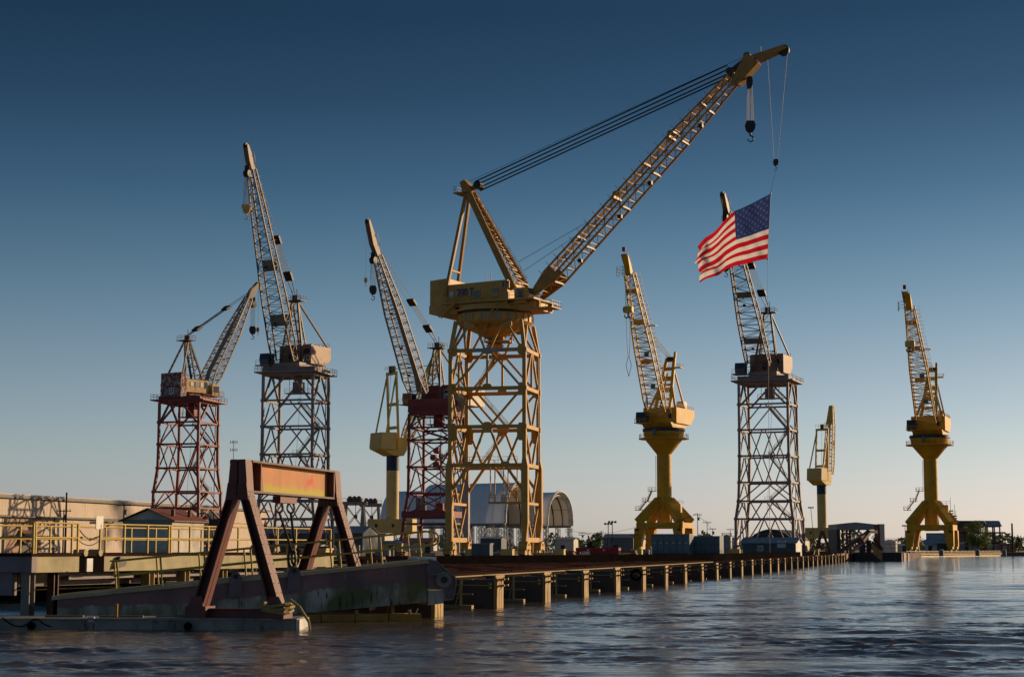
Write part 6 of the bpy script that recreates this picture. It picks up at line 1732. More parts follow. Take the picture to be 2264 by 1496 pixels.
# ================================================================ APPROACH BRIDGE AND LEFT STRUCTURE
BA, BB = gnd(75, 66.3, 0), gnd(738, 89.5, 0)
bdir = (BB - BA).normalized(); blen = (BB - BA).length
binl = V((-bdir.y, bdir.x, 0))
def bridge():
    t = thing('approach_bridge', 'mossy concrete-sided approach bridge on steel posts at the left', 'bridge', BA + bdir * 8 + binl * 2)
    P = lambda a, b, z: BA + bdir * a + binl * b + UZ * z
    zt, zb = 2.42, 1.83
    sp = [(0, 2.9), (4.6, 15.6), (15.63, blen)]
    for a0, a1 in sp: MB().prism([P(a0, 0, zb), P(a1, 0, zb), P(a1, .35, zb), P(a0, .35, zb)], UZ * (zt - zb)).build('edge_girder', M['concrete'], t)
    # end face towards the camera, its shade put into the dark lilac
    e = MB().beam(P(0.02, -.02, (zt + zb) / 2), P(0.02, 9, (zt + zb) / 2), .3, zt - zb - .02)
    e.build('end_girder', M['lilac'], t)
    MB().prism([P(-.2, -.05, zt), P(blen, -.05, zt), P(blen, 6.5, zt), P(-.2, 9, zt)], UZ * .10).build('deck_slab', M['deck'], t)
    # joint with rubber buffers
    MB().prism([P(2.95, .02, zb - .02), P(3.35, .02, zb - .02), P(3.35, .5, zb - .02), P(2.95, .5, zb - .02)], UZ * (zt - zb)).build('buffer', M['black'], t)
    MB().prism([P(3.4, -.02, zb), P(3.8, -.02, zb), P(3.8, .3, zb), P(3.4, .3, zb)], UZ * .5).build('joint_plate', M['white'], t)
    MB().prism([P(3.85, -.02, zb - .02), P(4.55, -.02, zb - .02), P(4.55, .5, zb - .02), P(3.85, .5, zb - .02)], UZ * (zt - zb)).build('buffer', M['black'], t)
    for a in (3.2, 4.2): MB().tube(P(a, -.1, zt + .12), P(a, .4, zt + .12), .14, 10).build('buffer_roller', M['olive'], t)
    for a in (5.2, 12.3):
        MB().prism([P(a, -.02, zb + .1), P(a + .6, -.02, zb + .18), P(a + .75, -.02, zb + .32), P(a + .55, -.02, zb + .47), P(a + .25, -.02, zb + .56)], -binl * .16).build('lug', M['dark'], t)
    # posts below
    for a, w_, mat in ((.35, .36, 'pipe'), (1.9, .3, 'rust'), (8.5, .4, 'olive'), (11.3, .4, 'olive'), (14.5, .4, 'olive'), (18.5, .4, 'olive'), (22, .4, 'olive')):
        MB().ibeam(P(a, .45, -1), P(a, .45, zb - .01), w_, w_, .045, bdir).build('pile', M[mat], t)
    for b in (2.4, 4.4, 6.6): MB().ibeam(P(.4, b, -1), P(.4, b, zb - .01), .34, .34, .045, bdir).build('pile', M['rust'], t)
    MB().prism([P(.0, .9, 1.0), P(.0, 1.5, 1.0), P(.3, 1.5, 1.0), P(.3, .9, 1.0)], UZ * .82).build('hanging_box', M['lilac'], t)
    for a in (3, 9, 16): MB().beam(P(a, .6, 1.6), P(a + 4.5, .6, 1.62), .2, .14).build('beam', M['lilac'], t)
    for b in (1.2, 3.4, 5.4): MB().beam(P(.6, b, 1.55), P(blen, b, 1.55), .25, .5).build('stringer', M['rust'], t)
    MB().tube(P(1, 2.0, 1.15), P(9, 2.0, 1.15), .035).build('rail', M['olive'], t)
    for a in (2.8, 4.4): MB().beam(P(a, 2.0, .3), P(a, 2.0, 1.15), .09).build('post', M['olive'], t)
    # black sheet added under the bridge, standing for deep shade
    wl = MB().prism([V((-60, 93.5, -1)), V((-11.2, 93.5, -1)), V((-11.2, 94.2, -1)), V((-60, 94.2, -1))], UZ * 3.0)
    tag(wl.build('shade_backdrop', M['black']), 'black sheet added as the deep shade under the approach bridge', 'wall')
    tag(MB().prism([V((-60, 94.21, 1.2)), V((-11.5, 94.21, 1.2)), V((-16.6, 116, 1.2)), V((-60, 117, 1.2))], UZ * .9).build('apron', M['yard']), kind='structure')
bridge()
def fence(name, label, pts, posts, h, mat='rail', r=.035, rails=(1.0, .52), group=None, sq=True):
    """pts: two ends; posts: parameters 0..1"""
    a, b = V(pts[0]), V(pts[1])
    t = thing(name, label, 'railing', (a + b) / 2, group=group)
    for k in posts:
        p = lerp(a, b, k)
        MB().beam(p, p + UZ * h, r * 2, r * 2, (b - a).normalized()).build('post', M[mat], t)
    for k in rails: MB().tube(a + UZ * h * k, b + UZ * h * k, r * .95, 8).build('rail', M[mat], t)
    return t
BZ = 2.52
Pb = lambda a, b: BA + bdir * a + binl * b + UZ * BZ
G = 'bridge railings'
fence('bridge_railing', 'yellow railing across the near end of the bridge at the left edge', (Pb(.1, 9), Pb(.1, .1)), (0, .25, .5, .75, 1), 1.12, group=G)
fence('bridge_railing', 'short yellow railing section left of the chain gap on the bridge', (Pb(.12, .08), Pb(2.9, .08)), (0.03, .86, 1), 1.12, group=G)
fence('bridge_railing', 'long yellow railing on the bridge edge in front of the red-roofed hut', (Pb(4.4, .08), Pb(13.4, .08)), (0, .19, .38, .56, .58, .75, .92), 1.12, group=G)
fence('bridge_railing', 'yellow railing on the bridge edge seen between the gantry legs', (Pb(13.45, .08), Pb(blen - .2, .08)), [i / 6 for i in range(7)], 1.12, group=G)
fence('bridge_railing', 'far-side yellow bridge railing behind the near one', (Pb(1.5, 6.2), Pb(blen, 6.2)), [i / 11 for i in range(12)], 1.12, r=.035, group=G)
mb = MB()
prev = None
for i in range(13):
    q = lerp(Pb(2.9, .08), Pb(4.4, .08), i / 12) + UZ * (.95 - .28 * math.sin(math.pi * i / 12) - .25 * i / 12)
    if prev is not None: mb.tube(prev, q, .022, 5)
    prev = q
prev = None
for i in range(13):
    q = lerp(Pb(2.9, .08), Pb(4.4, .08), i / 12) + UZ * (.5 - .2 * math.sin(math.pi * i / 12))
    if prev is not None: mb.tube(prev, q, .018, 5)
    prev = q
tag(mb.build('chain', M['dark']), 'dark chain sagging across the gap in the bridge railing', 'chain')
tag(MB().box(Pb(4.3, .06) + UZ * 1.18, .5, .03, .5, (bdir, binl)).build('notice_board', M['white']), 'small white notice board at the railing gap', 'sign')
# ================================================================ BACKGROUND YARD
def wpt(px, py, d): return at(px, py, d)
# ---- warehouse on the left
def warehouse():
    A = gnd(-70, 392, 0)
    def along(px):          # distance along the wall for an image column
        a = (px - CX) / F
        # (A + t*D2): x/y = a*1.0067
        a = ray(px, 1212)[0]
        return (a * A.y - A.x) / (D2.x - a * D2.y)
    L = along(592)
    t = thing('warehouse', 'long beige corrugated warehouse behind the leftmost red crane', 'building', A + D2 * L / 2 - R2 * 10 + UZ * GZ)
    P = lambda a, b, z: A + D2 * a + R2 * b + UZ * z
    top = 14.3
    MB().prism([P(0, -.2, GZ), P(L, -.2, GZ), P(L, -40, GZ), P(0, -40, GZ)], UZ * (top - GZ)).build('body', M['beige'], t)
    r = MB().prism([P(-1, .8, top), P(-1, .8, top + .35), P(-1, -20, top + 1.6), P(-1, -40.6, top + .35), P(-1, -40.6, top)], D2 * (L + 2))
    r.build('roof', M['roofgrey'], t)
    MB().beam(P(-1, .9, top - .1), P(L + 1, .9, top - .1), .3, .5).build('gutter', M['steeldk'], t)
    MB().beam(P(-1, .95, top + .5), P(L + 1, .95, top + .5), .25, .22).build('ridge_trim', M['beige'], t)
    # upper band panels and lower wall panels, each its own sheet with ribs
    zu0, zu1 = 9.9, 13.7
    n = int(L / 4.1)
    def panel(a0, a1, z0, z1, b, mat, nm, rib):
        m = MB()
        k = max(3, int((a1 - a0) / rib))
        pts = []
        for i in range(k):
            x0 = lerp(a0, a1, i / k); x1 = lerp(a0, a1, (i + .55) / k); x2 = lerp(a0, a1, (i + 1) / k)
            m.add([P(x0, b, z0), P(x1, b, z0), P(x1, b, z1), P(x0, b, z1)], [(0, 1, 2, 3)])
            m.add([P(x1, b, z0), P(x2, b + .07, z0), P(x2, b + .07, z1), P(x1, b, z1)], [(0, 1, 2, 3)])
        return m.build(nm, M[mat], t)
    for i in range(n):
        a0, a1 = L * i / n, L * (i + .975) / n
        panel(a0, a1, zu0 + .25, zu1, .22 + .04 * (i % 2), 'beige', 'wall_panel', 1.3)
    MB().beam(P(0, .5, zu0), P(along(250), .5, zu0), 1.0, .3).build('canopy_edge', M['steeldk'], t)
    nl = int(L / 8)
    for i in range(nl):
        a0, a1 = L * i / nl, L * (i + .985) / nl
        pxm = lerp(-70, 592, (i + .5) / nl)
        mat = 'brownpatch' if i in (2, 3) else 'beige'
        panel(a0, a1, GZ, zu0 + .05, -.1 - .05 * (i % 2), mat, 'wall_panel', 1.6)
    # doors, awnings, brackets, lamps, drainpipe
    for px, w_, h_ in ((225, 2.6, 3.6), (55, 4.0, 4.4)):
        a = along(px)
        MB().box(P(a, .02, GZ + h_ / 2), w_, .2, h_, (D2, R2)).build('door', M['dark'], t)
    for px, z in ((50, 6.9), (50, 5.0)):
        a = along(px)
        MB().prism([P(a - 2, 0, z), P(a - 2, 1.6, z - .9), P(a - 2, 1.6, z - 1.1), P(a - 2, 0, z - .3)], D2 * 5).build('awning', M['brownpatch'], t)
    a = along(230)
    o = MB().beam(P(a - 6, 1.6, 9.6), P(a + 5, 1.6, 9.6), .5, .4); o.beam(P(a - 2, 1.6, 9.4), P(a - 4, .1, 7.6), .3); o.beam(P(a + 2, 1.6, 9.4), P(a - 1, .1, 7.6), .3)
    o.build('bracket', M['dark'], t)
    for px in (105, 172, 205, 262):
        a = along(px)
        MB().beam(P(a, 0, 5.2), P(a, 1.0, 5.6), .16).box(P(a, 1.1, 5.3), .9, .6, .5, (D2, R2)).build('wall_lamp', M['galv'], t)
    for px in (6, 118): MB().tube(P(along(px), .15, GZ), P(along(px), .15, 10), .14, 8).build('drainpipe', M['dark'], t)
warehouse()
# ---- hut with a rusty roof
def hut():
    O = gnd(380, 146, 2.27)
    f, s_, h = 4.15, 6.4, 2.75
    ux = (-R2 * 1.0); uy = D2
    t = thing('hut', 'stained grey hut with a rusty red gable roof behind the yellow railing', 'hut', O + ux * f / 2 + uy * s_ / 2)
    P = lambda a, b, z: O + ux * a + uy * b + UZ * z
    MB().prism([P(0, 0, -.3), P(f, 0, -.3), P(f, 0, h), P(f / 2, 0, h + .78), P(0, 0, h)], uy * s_).build('wall', M['plaster'], t)
    for sgn in (0, 1):
        n = 9
        for i in range(n):
            y0, y1 = lerp(-.35, s_ + .3, i / n), lerp(-.35, s_ + .3, (i + .97) / n)
            e = (-.35, h - .16) if sgn == 0 else (f + .45, h - .16)
            a0, a1 = P(e[0], y0, e[1]), P(f / 2, y0, h + .86)
            MB().prism([a0, a1, a1 + UZ * .07, a0 + UZ * .07], uy * (y1 - y0)).build('roof_sheet', M['roofred'], t)
    MB().box(P(f / 2, -.02, h - .25), f, .06, .5, (ux, uy)).build('gable_band', M['galv'], t)
    for i in range(9): MB().box(P(.5 + i * .38, -.06, h - .5), .16, .05, .16, (ux, uy)).build('vent_slot', M['white'], t)
    for a in (1.1, 2.7): MB().box(P(a, -.02, 1.2), .8, .05, 1.1, (ux, uy)).build('boarded_window', M['plaster'], t)
    MB().box(P(f / 2, -.03, .2), f, .05, .5, (ux, uy)).build('plinth', M['plaster'], t)
    for k in (1.2, 4.5): MB().tube(P(.5, k, h + .3), P(.5, k, h + .85), .16, 10).build('roof_vent', M['roofred'], t)
hut()
# ---- utility poles
def pole(label, px, ytop, d, arms=1, lean=0, r=.16, lamp=False, group='utility poles', base=GZ, name='utility_pole', trans=True):
    b = gnd(px, d, base)
    zt = zat(ytop, d)
    t = thing(name, label, 'pole', b, group=group)
    tp = b + UZ * (zt - base) + V((lean, 0, 0))
    MB().tube(b, tp, r, 8, r * .7).build('shaft', M['pole'], t)
    for k in range(arms):
        p = lerp(tp, b, .04 + .10 * k)
        MB().beam(p - V((1.3, .3, 0)), p + V((1.3, .3, 0)), .14, .16).build('crossarm', M['pole'], t)
        ins = MB()
        for q in (-1.15, -.6, .6, 1.15): ins.tube(p + V((q, .23 * q, .08)), p + V((q, .23 * q, .38)), .07, 6)
        ins.build('insulator', M['galv'], t)
        if trans and k == 0: MB().tube(p + V((.35, -.2, -1.7)), p + V((.35, -.2, -.7)), .3, 10).build('transformer', M['galv'], t)
    if lamp:
        m = MB()
        for k in (-.7, 0, .7): m.box(tp + V((k, -.2, .1)), .5, .5, .45)
        m.beam(tp - V((1, 0, .1)), tp + V((1, 0, -.1)), .1)
        m.build('floodlight', M['dark'], t)
    return tp
pole('tall dark utility pole in front of the beige warehouse', 144, 1088, 300, 0, r=.2)
p1_ = pole('crossarmed utility pole between the tall pole and the hut', 272, 1112, 330, 1)
pole('low crossarmed pole standing left of the tall dark pole', 139, 1125, 350, 1)
tps = []
for i, (lb, px, yt, d, ar) in enumerate((('bare tall pole right of the nearer yellow column crane', 1543, 1134, 560, 1), ('crossarmed pole second right of the nearer yellow column crane', 1564, 1152, 560, 1), ('short crossarmed pole left of the slate blue shed', 1575.5, 1167, 600, 1), ('thin pole near the grey crane foot left side', 1615, 1168, 640, 1),
        ('crossarmed pole just right of the small arched shelter', 1287, 1176, 700, 2), ('double-armed pole in the small shelter opening', 1257, 1168, 720, 2), ('pole with wires behind the green bush', 1300, 1178, 760, 1), ('pole at the far left of the yellow column crane', 1402, 1180, 600, 1))):
    tps.append(pole(lb, px, yt, d, ar, r=.13, trans=(i % 2 == 0)))
def wire(a, b, sag, label):
    m = MB(); prev = None
    for i in range(15):
        q = lerp(a, b, i / 14) - UZ * sag * math.sin(math.pi * i / 14)
        if prev is not None: m.tube(prev, q, .05, 4)
        prev = q
    tag(m.build('power_line', M['rope']), label, 'wire', 'power lines')
wire(tps[0], tps[1], .6, 'wire between the two poles right of the yellow column crane')
wire(tps[1], tps[2], .6, 'wire from the second pole to the short pole left of the shed')
wire(tps[4], at(1412, 1163, 620), 1.2, 'wire from the shelter pole towards the yellow column crane')
wire(at(1412, 1163, 620), tps[0], 1.5, 'wire passing behind the yellow column crane')
wire(tps[5], tps[4], .4, 'short wire between the two shelter poles')
for lb, px, yt, d in (('slender lamp post left of the yellow column crane', 1354, 1154, 420), ('slender lamp post beside the bush', 1345, 1158, 430), ('leaning floodlight mast beside the smaller pedestal crane', 1802, 1122, 620), ('lamp post in front of the farthest yellow crane', 2002, 1162, 600)):
    pole(lb, px, yt, d, 0, lean=-1.2 if 'leaning' in lb else 0, r=.12, lamp=True, group='lamp posts', name='lamp_post')
def mast(label, px, ytop, ybase, d):
    t = thing('radio_mast', label, 'mast', gnd(px, d, GZ))
    b, tp = gnd(px, d, GZ), at(px, ytop, d)
    b.x = tp.x
    MB().tube(b, tp, .35, 6, .2).build('shaft', M['galv'], t)
    for k in (.02, .09, .2):
        p = lerp(tp, b, k)
        MB().beam(p - V((2.2, 0, 0)), p + V((2.2, 0, 0)), .25).build('aerial_arm', M['galv'], t)
        m = MB()
        for q in (-2, -.8, .8, 2): m.beam(p + V((q, 0, -1)), p + V((q, 0, 1)), .3)
        m.build('aerial', M['galv'], t)
mast('thin cell mast far away between the red and grey cranes', 517, 972, 1120, 1100)
# ---- arched fabric shelters on lattice columns
def shelter(label, px, d, wid, rise, length, zbase, ncol, adir):
    ad = V((math.sin(math.radians(adir)), math.cos(math.radians(adir)), 0))     # from the open front to the back
    ac = V((ad.y, -ad.x, 0))                                                     # across, towards the right
    O = gnd(px, d, 0)
    t = thing('arched_shelter', label, 'shelter', O + ad * length / 2 + UZ * GZ, group='arched fabric shelters')
    n = 20
    def arc(a, w_, h_, off=0):
        return [O + ad * a + ac * (math.cos(math.pi * (1 - i / n)) * w_ / 2) + UZ * (zbase + max(0, math.sin(math.pi * i / n)) ** .85 * h_ + off) for i in range(n + 1)]
    nb = 7
    bays = []
    for b in range(nb):
        m = MB()
        A, B = arc(length * b / nb, wid, rise), arc(length * (b + .985) / nb, wid, rise)
        m.add(A + B, [(i, i + 1, n + 2 + i, n + 1 + i) for i in range(n)])
        m.build('roof_bay', M['fabric'], t, True)
        m = MB()
        A, B = arc(length * b / nb, wid - .7, rise - .35), arc(length * (b + .985) / nb, wid - .7, rise - .35)
        m.add(A + B, [(i, i + 1, n + 2 + i, n + 1 + i) for i in range(n)])
        m.build('lining_bay', M['fabricin'], t, True)
    for a, wd_, r_ in ((-.4, wid + .3, .55), (.6, wid - 2.0, .4)):
        q = arc(a, wd_, rise * wd_ / wid)
        m = MB()
        for p0, p1 in zip(q[:-1], q[1:]): m.tube(p0, p1, r_, 8)
        m.build('front_rim', M['white'], t, True)
    for b in range(1, nb + 1):
        q = arc(length * b / nb - .3, wid - 1.4, rise - .8)
        m = MB()
        for p0, p1 in zip(q[:-1], q[1:]): m.beam(p0, p1, .5, .5)
        m.build('rib', M['steeldk'], t)
    for k in (3, 6, 10, 14, 17):
        A, B = arc(0, wid - 1.2, rise - .7)[k], arc(length, wid - 1.2, rise - .7)[k]
        MB().beam(A, B, .16).build('purlin', M['steeldk'], t)
    for sgn in (-1, 1):
        e = lambda a, z: O + ad * a + ac * (wid / 2 - .5) * sgn + UZ * z
        MB().beam(e(0, zbase - .3), e(length, zbase - .3), .7, 1.0).build('eave_beam', M['galv'], t)
        for i in range(ncol):
            a = lerp(.8, length - .8, i / (ncol - 1))
            m = MB()
            for x, y in ((-.8, -.8), (.8, -.8), (.8, .8), (-.8, .8)): m.beam(e(a + x, GZ) + ac * y, e(a + x, zbase - .8) + ac * y, .24)
            nz = 8
            for j in range(nz):
                z0, z1 = lerp(GZ, zbase - .8, j / nz), lerp(GZ, zbase - .8, (j + 1) / nz)
                s1 = 1 if j % 2 else -1
                for (x, y) in ((1, 0), (0, 1)):
                    for q in (-.8, .8):
                        p0 = e(a + (-.8 * s1 if x else q), z0) + ac * (q if x else -.8 * s1)
                        p1 = e(a + (.8 * s1 if x else q), z1) + ac * (q if x else .8 * s1)
                        m.beam(p0, p1, .16)
            m.build('lattice_column', M['galv'], t)
    return t
shelter('big white arched fabric shelter behind the portal legs of the large cream crane', 1148, 800, 24, 18, 46, 13.6, 8, -58)
shelter('small white arched fabric shelter, open end showing dark ribs, right of the large cream crane', 1237, 830, 21, 15.3, 34, 13.0, 6, -56)
shelter('white arched fabric shelter farthest left, behind the crane marked 36', 1016, 900, 24, 18, 40, 13.5, 6, -58)
# ---- grey straddle hoists left of the tan crane
def straddle(label, px, d, s, y_top):
    O = gnd(px, d, GZ)
    t = thing('straddle_hoist', label, 'gantry', O, group='grey straddle hoists')
    zt = zat(y_top, d)
    P = lambda x, y, z: O + V((x, y, 0)) + UZ * (z - GZ)
    w_, dp = 3.9 * s, 3.0 * s
    for sx in (-1, 1):
        for sy in (-1, 1): MB().beam(P(sx * w_, sy * dp, GZ), P(sx * w_ * .74, sy * dp * .8, zt - 1.6), 1.0 * s, .9 * s, V((0, 1, 0)), .8 * s).build('leg', M['galv'], t)
    for sy in (-1, 1):
        MB().beam(P(-w_ * 1.05, sy * dp * .8, zt - 1.1), P(w_ * 1.05, sy * dp * .8, zt - 1.1), .9, 1.1).build('girder', M['galv'], t)
        zm = lerp(GZ, zt, .42)
        MB().beam(P(-w_ * .9, sy * dp * .9, zm), P(w_ * .9, sy * dp * .9, zm), .3).build('tie', M['galv'], t)
        for a, b in ((-1, 1), (1, -1)):
            MB().beam(P(a * w_ * .9, sy * dp * .9, zm), P(b * w_ * .74, sy * dp * .82, zt - 1.7), .22).build('brace', M['galv'], t)
            MB().beam(P(a * w_ * .9, sy * dp * .9, zm), P(b * w_ * .99, sy * dp * .98, GZ + .5), .22).build('brace', M['galv'], t)
    m = MB().box(P(0, 0, zt + .1), 5.0 * s, 3.4 * s, 1.2)
    for k in (-1.6, 0, 1.6): m.tube(P(k, -1.6, zt + .9), P(k, 1.6, zt + .9), .7, 10)
    m.build('winch', M['rust'], t)
    MB().box(P(0, 0, zt - .5), w_ * 2.2, dp * 2, .15).build('deck', M['galv'], t)
    railing_mb([P(-w_ * 1.1, -dp, zt - .4), P(w_ * 1.1, -dp, zt - .4)], 1.2, 2, .06).build('railing', M['galv'], t)
    MB().tube(P(.4, 0, zt - .6), P(.4, 0, zt - 5), .12).box(P(.4, 0, zt - 5.6), 1.2, .8, 1.4).build('hook_block', M['dark'], t)
straddle('grey straddle hoist with rusty winch, left of the pair', 783, 640, 1.05, 1106)
straddle('grey straddle hoist with rusty winch, right of the pair', 819, 690, 1.0, 1110)
# ---- generic sheds, containers and tanks
def shed(name, label, cat, px0, px1, ytop, yridge, d, depth, wall, roof, ybase=None, yaw=13.3, group=None, doors=(), windows=(), seams=6, over=.4, gable='side', endwall=None):
    """rectangular shed whose front (camera side) spans px0..px1; ridge along the front"""
    y = math.radians(yaw)
    ux, uy = V((math.cos(y), -math.sin(y), 0)), V((math.sin(y), math.cos(y), 0))
    A = gnd(px0, d, GZ)
    W = (px1 - px0) / F * d / (math.cos(y) + (px1 - CX) / F * math.sin(y))
    ze, zr = zat(ytop, d) , zat(yridge, d)
    t = thing(name, label, cat, A + ux * W / 2 + uy * depth / 2, group=group)
    P = lambda a, b, z: A + ux * a + uy * b + UZ * z
    z0 = 0 if ybase is None else zat(ybase, d) - GZ
    he, hr = ze - GZ, zr - GZ
    if gable == 'side':
        MB().prism([P(0, 0, z0), P(0, depth, z0), P(0, depth, he), P(0, depth / 2, hr), P(0, 0, he)], ux * W).build('wall', M[wall], t)
        if roof:
            n = max(3, min(14, int(W / 1.2)))
            for i in range(n):
                a0, a1 = lerp(-over, W + over, i / n), lerp(-over, W + over, (i + .98) / n)
                e0 = he - (hr - he) * over / (depth / 2)
                q = [P(a0, -over, e0 + .03), P(a0, depth / 2, hr + .05), P(a0, depth / 2, hr + .13), P(a0, -over, e0 + .12)]
                MB().prism(q, ux * (a1 - a0)).build('roof_sheet', M[roof], t)
            MB().prism([P(-over, depth + over, e0 + .03), P(-over, depth / 2, hr + .05), P(-over, depth / 2, hr + .13), P(-over, depth + over, e0 + .12)], ux * (W + 2 * over)).build('rear_roof', M[roof], t)
    else:
        MB().prism([P(0, 0, z0), P(W, 0, z0), P(W, 0, he), P(W / 2, 0, hr), P(0, 0, he)], uy * depth).build('wall', M[wall], t)
        if roof:
            for a, b in ((-over, W / 2), (W + over, W / 2)):
                e0 = he - (hr - he) * over / (W / 2)
                MB().prism([P(a, -over, e0 + .03), P(b, -over, hr + .05), P(b, -over, hr + .15), P(a, -over, e0 + .13)], uy * (depth + 2 * over)).build('roof_slope', M[roof], t)
    if endwall: MB().prism([P(W + .02, .05, z0), P(W + .02, depth - .05, z0), P(W + .02, depth - .05, he - .05), P(W + .02, depth / 2, hr - .1), P(W + .02, .05, he - .05)], ux * .05).build('end_wall', M[endwall], t)
    for i in range(seams): MB().box(P(W * (i + .5) / seams, -.02, z0 + (he - z0) / 2), .09, .06, (he - z0) * .98, (ux, uy)).build('batten', M[wall], t)
    for (k, zz, w_, h_, m_) in doors: MB().box(P(W * k, -.04, zz), w_, .1, h_, (ux, uy)).build('door', M[m_], t)
    for (k, zz, w_, h_, m_) in windows:
        o = MB().box(P(W * k, -.04, zz), w_ + .25, .1, h_ + .25, (ux, uy)).build('window', M['white'], t)
        MB().box(P(W * k, -.1, zz), w_, .06, h_, (ux, uy)).build('pane', M[m_], o)
    return t, P, W, he
t, P, W, he = shed('shed', 'slate blue clad shed with pale roof edge and white sign, below the grey crane', 'shed', 1642, 1758, 1199, 1189, 300, 5.0, 'bluegrey', 'roofgrey', yaw=20, windows=((.34, 1.35, .7, .6, 'glass'), ), seams=8, endwall='white')
MB().box(P(W * .74, -.06, 2.0), 1.45, .06, 1.1, (V((math.cos(math.radians(20)), -math.sin(math.radians(20)), 0)), V((math.sin(math.radians(20)), math.cos(math.radians(20)), 0)))).build('sign_board', M['white'], t)
def arched_barn():
    t = thing('arched_barn', 'dark round-roofed barn with a pale side wall, behind the slate blue shed', 'barn', gnd(1712, 540, GZ))
    O = gnd(1655, 540, GZ)
    y = math.radians(20)
    ux, uy = V((math.cos(y), -math.sin(y), 0)), V((math.sin(y), math.cos(y), 0))
    W, h0, h1, Dp = 13.2, 3.6, 7.0, 26
    n = 12
    arc = [O + ux * (W * i / n) + UZ * (h0 + (h1 - h0) * math.sin(math.pi * i / n) ** .7) for i in range(n + 1)]
    MB().prism([O, O + ux * W] + arc[::-1], uy * .3).build('front_wall', M['darksheet'], t)
    MB().prism([O + uy * .31, O + ux * W + uy * .31, O + ux * W + UZ * h0 + uy * .31, O + UZ * h0 + uy * .31], uy * Dp).build('body', M['housewhite'], t)
    for k in range(6):
        m = MB()
        A = [p + uy * (.0 + Dp * k / 6) - uy * .2 for p in arc]; B = [p + uy * (Dp * (k + .98) / 6) for p in arc]
        m.add(A + B, [(i, i + 1, n + 2 + i, n + 1 + i) for i in range(n)])
        m.build('roof_sheet', M['darksheet'], t)
    for k in (.3, .55, .8): MB().box(O + ux * W / 2 + UZ * (h1 * k) - uy * .05, W * .9, .08, .12, (ux, uy)).build('girt', M['bluegrey'], t)
arched_barn()
# teal enclosures
ENC = 'blue-grey equipment enclosures'
def enclosure(label, px0, px1, ytop, d, mats, step):
    t, P, W, he = shed('equipment_enclosure', label, 'enclosure', px0, px1, ytop, ytop - .5, d, 4.0, 'teal', None, yaw=16, group=ENC, seams=0)
    ux, uy = V((math.cos(math.radians(16)), -math.sin(math.radians(16)), 0)), V((math.sin(math.radians(16)), math.cos(math.radians(16)), 0))
    n = 6
    for i in range(n):
        MB().box(P(W * (i + .5) / n, -.05, he * .56), W / n * .9, .1, he * .78, (ux, uy)).build('door_panel', M['teal'], t)
        MB().box(P(W * (i + .5) / n, -.12, he * .62), .3, .06, .12, (ux, uy)).build('handle', M['white' if not step else 'container'], t)
    MB().box(P(W / 2, -.08, .25), W * 1.02, .3, .5, (ux, uy)).build('skid', M['darksheet'], t)
    MB().box(P(W / 2, 2, he + .06), W * 1.01, 4.1, .1, (ux, uy)).build('roof', M['roofgrey'], t)
    railing_mb([P(-.5, -1.0, 0), P(W + .5, -1.0, 0)], 1.0, 1.2, .035).build('railing', M['steeldk'], t)
enclosure('longer blue-grey equipment enclosure below the nearer yellow column crane', 1440, 1524, 1181, 300, 0, 0)
enclosure('shorter blue-grey equipment enclosure with red handles beside the longer one', 1529, 1591, 1186, 303, 0, 1)
tag(MB().beam(gnd(1526, 312, 4.75), gnd(1596, 312, 4.75), .4, .2).beam(gnd(1596, 312, GZ), gnd(1596, 312, 4.75), .2).beam(gnd(1526, 312, GZ), gnd(1526, 312, 4.75), .2).build('pipe_rack', M['redpale']), 'thin red steel rack frame behind the shorter enclosure', 'rack')
def skip():
    A = gnd(1273, 331, GZ)
    t = thing('container', 'low crimson open container with pale stencil marks behind the quay wall', 'container', A + V((3.8, 1, 0)))
    P = lambda a, b, z: A + R2 * a + D2 * b + UZ * z
    L = 7.9
    for b in (0, 2.3): MB().beam(P(0, b, .75), P(L, b, .75), .08, 1.45).build('side', M['container'], t)
    for a in (0.05, L - .05): MB().beam(P(a, 0, .75), P(a, 2.3, .75), .08, 1.4).build('end', M['container'], t)
    MB().beam(P(0, 1.15, .1), P(L, 1.15, .1), 2.2, .08).build('floor', M['container'], t)
    for i in range(16): MB().box(P(L * (i + .5) / 16, -.08, .75), .2, .10, 1.25, (R2, D2)).build('corrugation', M['container'], t)
    for a in (2.3, 5.2): MB().box(P(a, -.15, 1.05), .35, .04, .3, (R2, D2)).build('stencil', M['white'], t)
    g = MB().box(A + R2 * 2.2 - D2 * 1.6 + UZ * .45, 1.4, .9, .7, (R2, D2))
    tag(g.build('generator_box', M['white']), 'white generator box in front of the crimson container', 'box')
skip()
# white shack and rusty stock at the foot of crane 36
t, P, W, he = shed('shack', 'peeling white shack with windows at the foot of the crane marked 36', 'shack', 893, 958, 1198, 1190, 290, 4.5, 'housewhite', 'roofred', ybase=1217, yaw=5, windows=((.25, 1.9, .6, .6, 'glass'), (.55, 1.9, .5, .6, 'glass')), doors=((.8, 1.4, .8, 1.6, 'dark'),), seams=0)
t, P, W, he = shed('shed', 'low tan lean-to shed left of the white shack', 'shed', 846, 888, 1200, 1196, 300, 4.0, 'tan', 'roofgrey', yaw=5, doors=((.5, 1.0, 1.2, 1.6, 'dark'),), seams=4)
shed('shed', 'long low blue-grey shed far behind the gantry, right of the grey crane base', 'shed', 560, 800, 1178, 1163, 520, 14, 'bluegrey', 'roofgrey', seams=12, doors=((.15, 2, 4, 3.4, 'dark'), (.5, 2, 4, 3.4, 'dark')))
shed('silo_row_shed', 'white ribbed shed wall right behind the far gantry leg', 'shed', 772, 850, 1180, 1178, 560, 9, 'housewhite', 'roofgrey', seams=9)
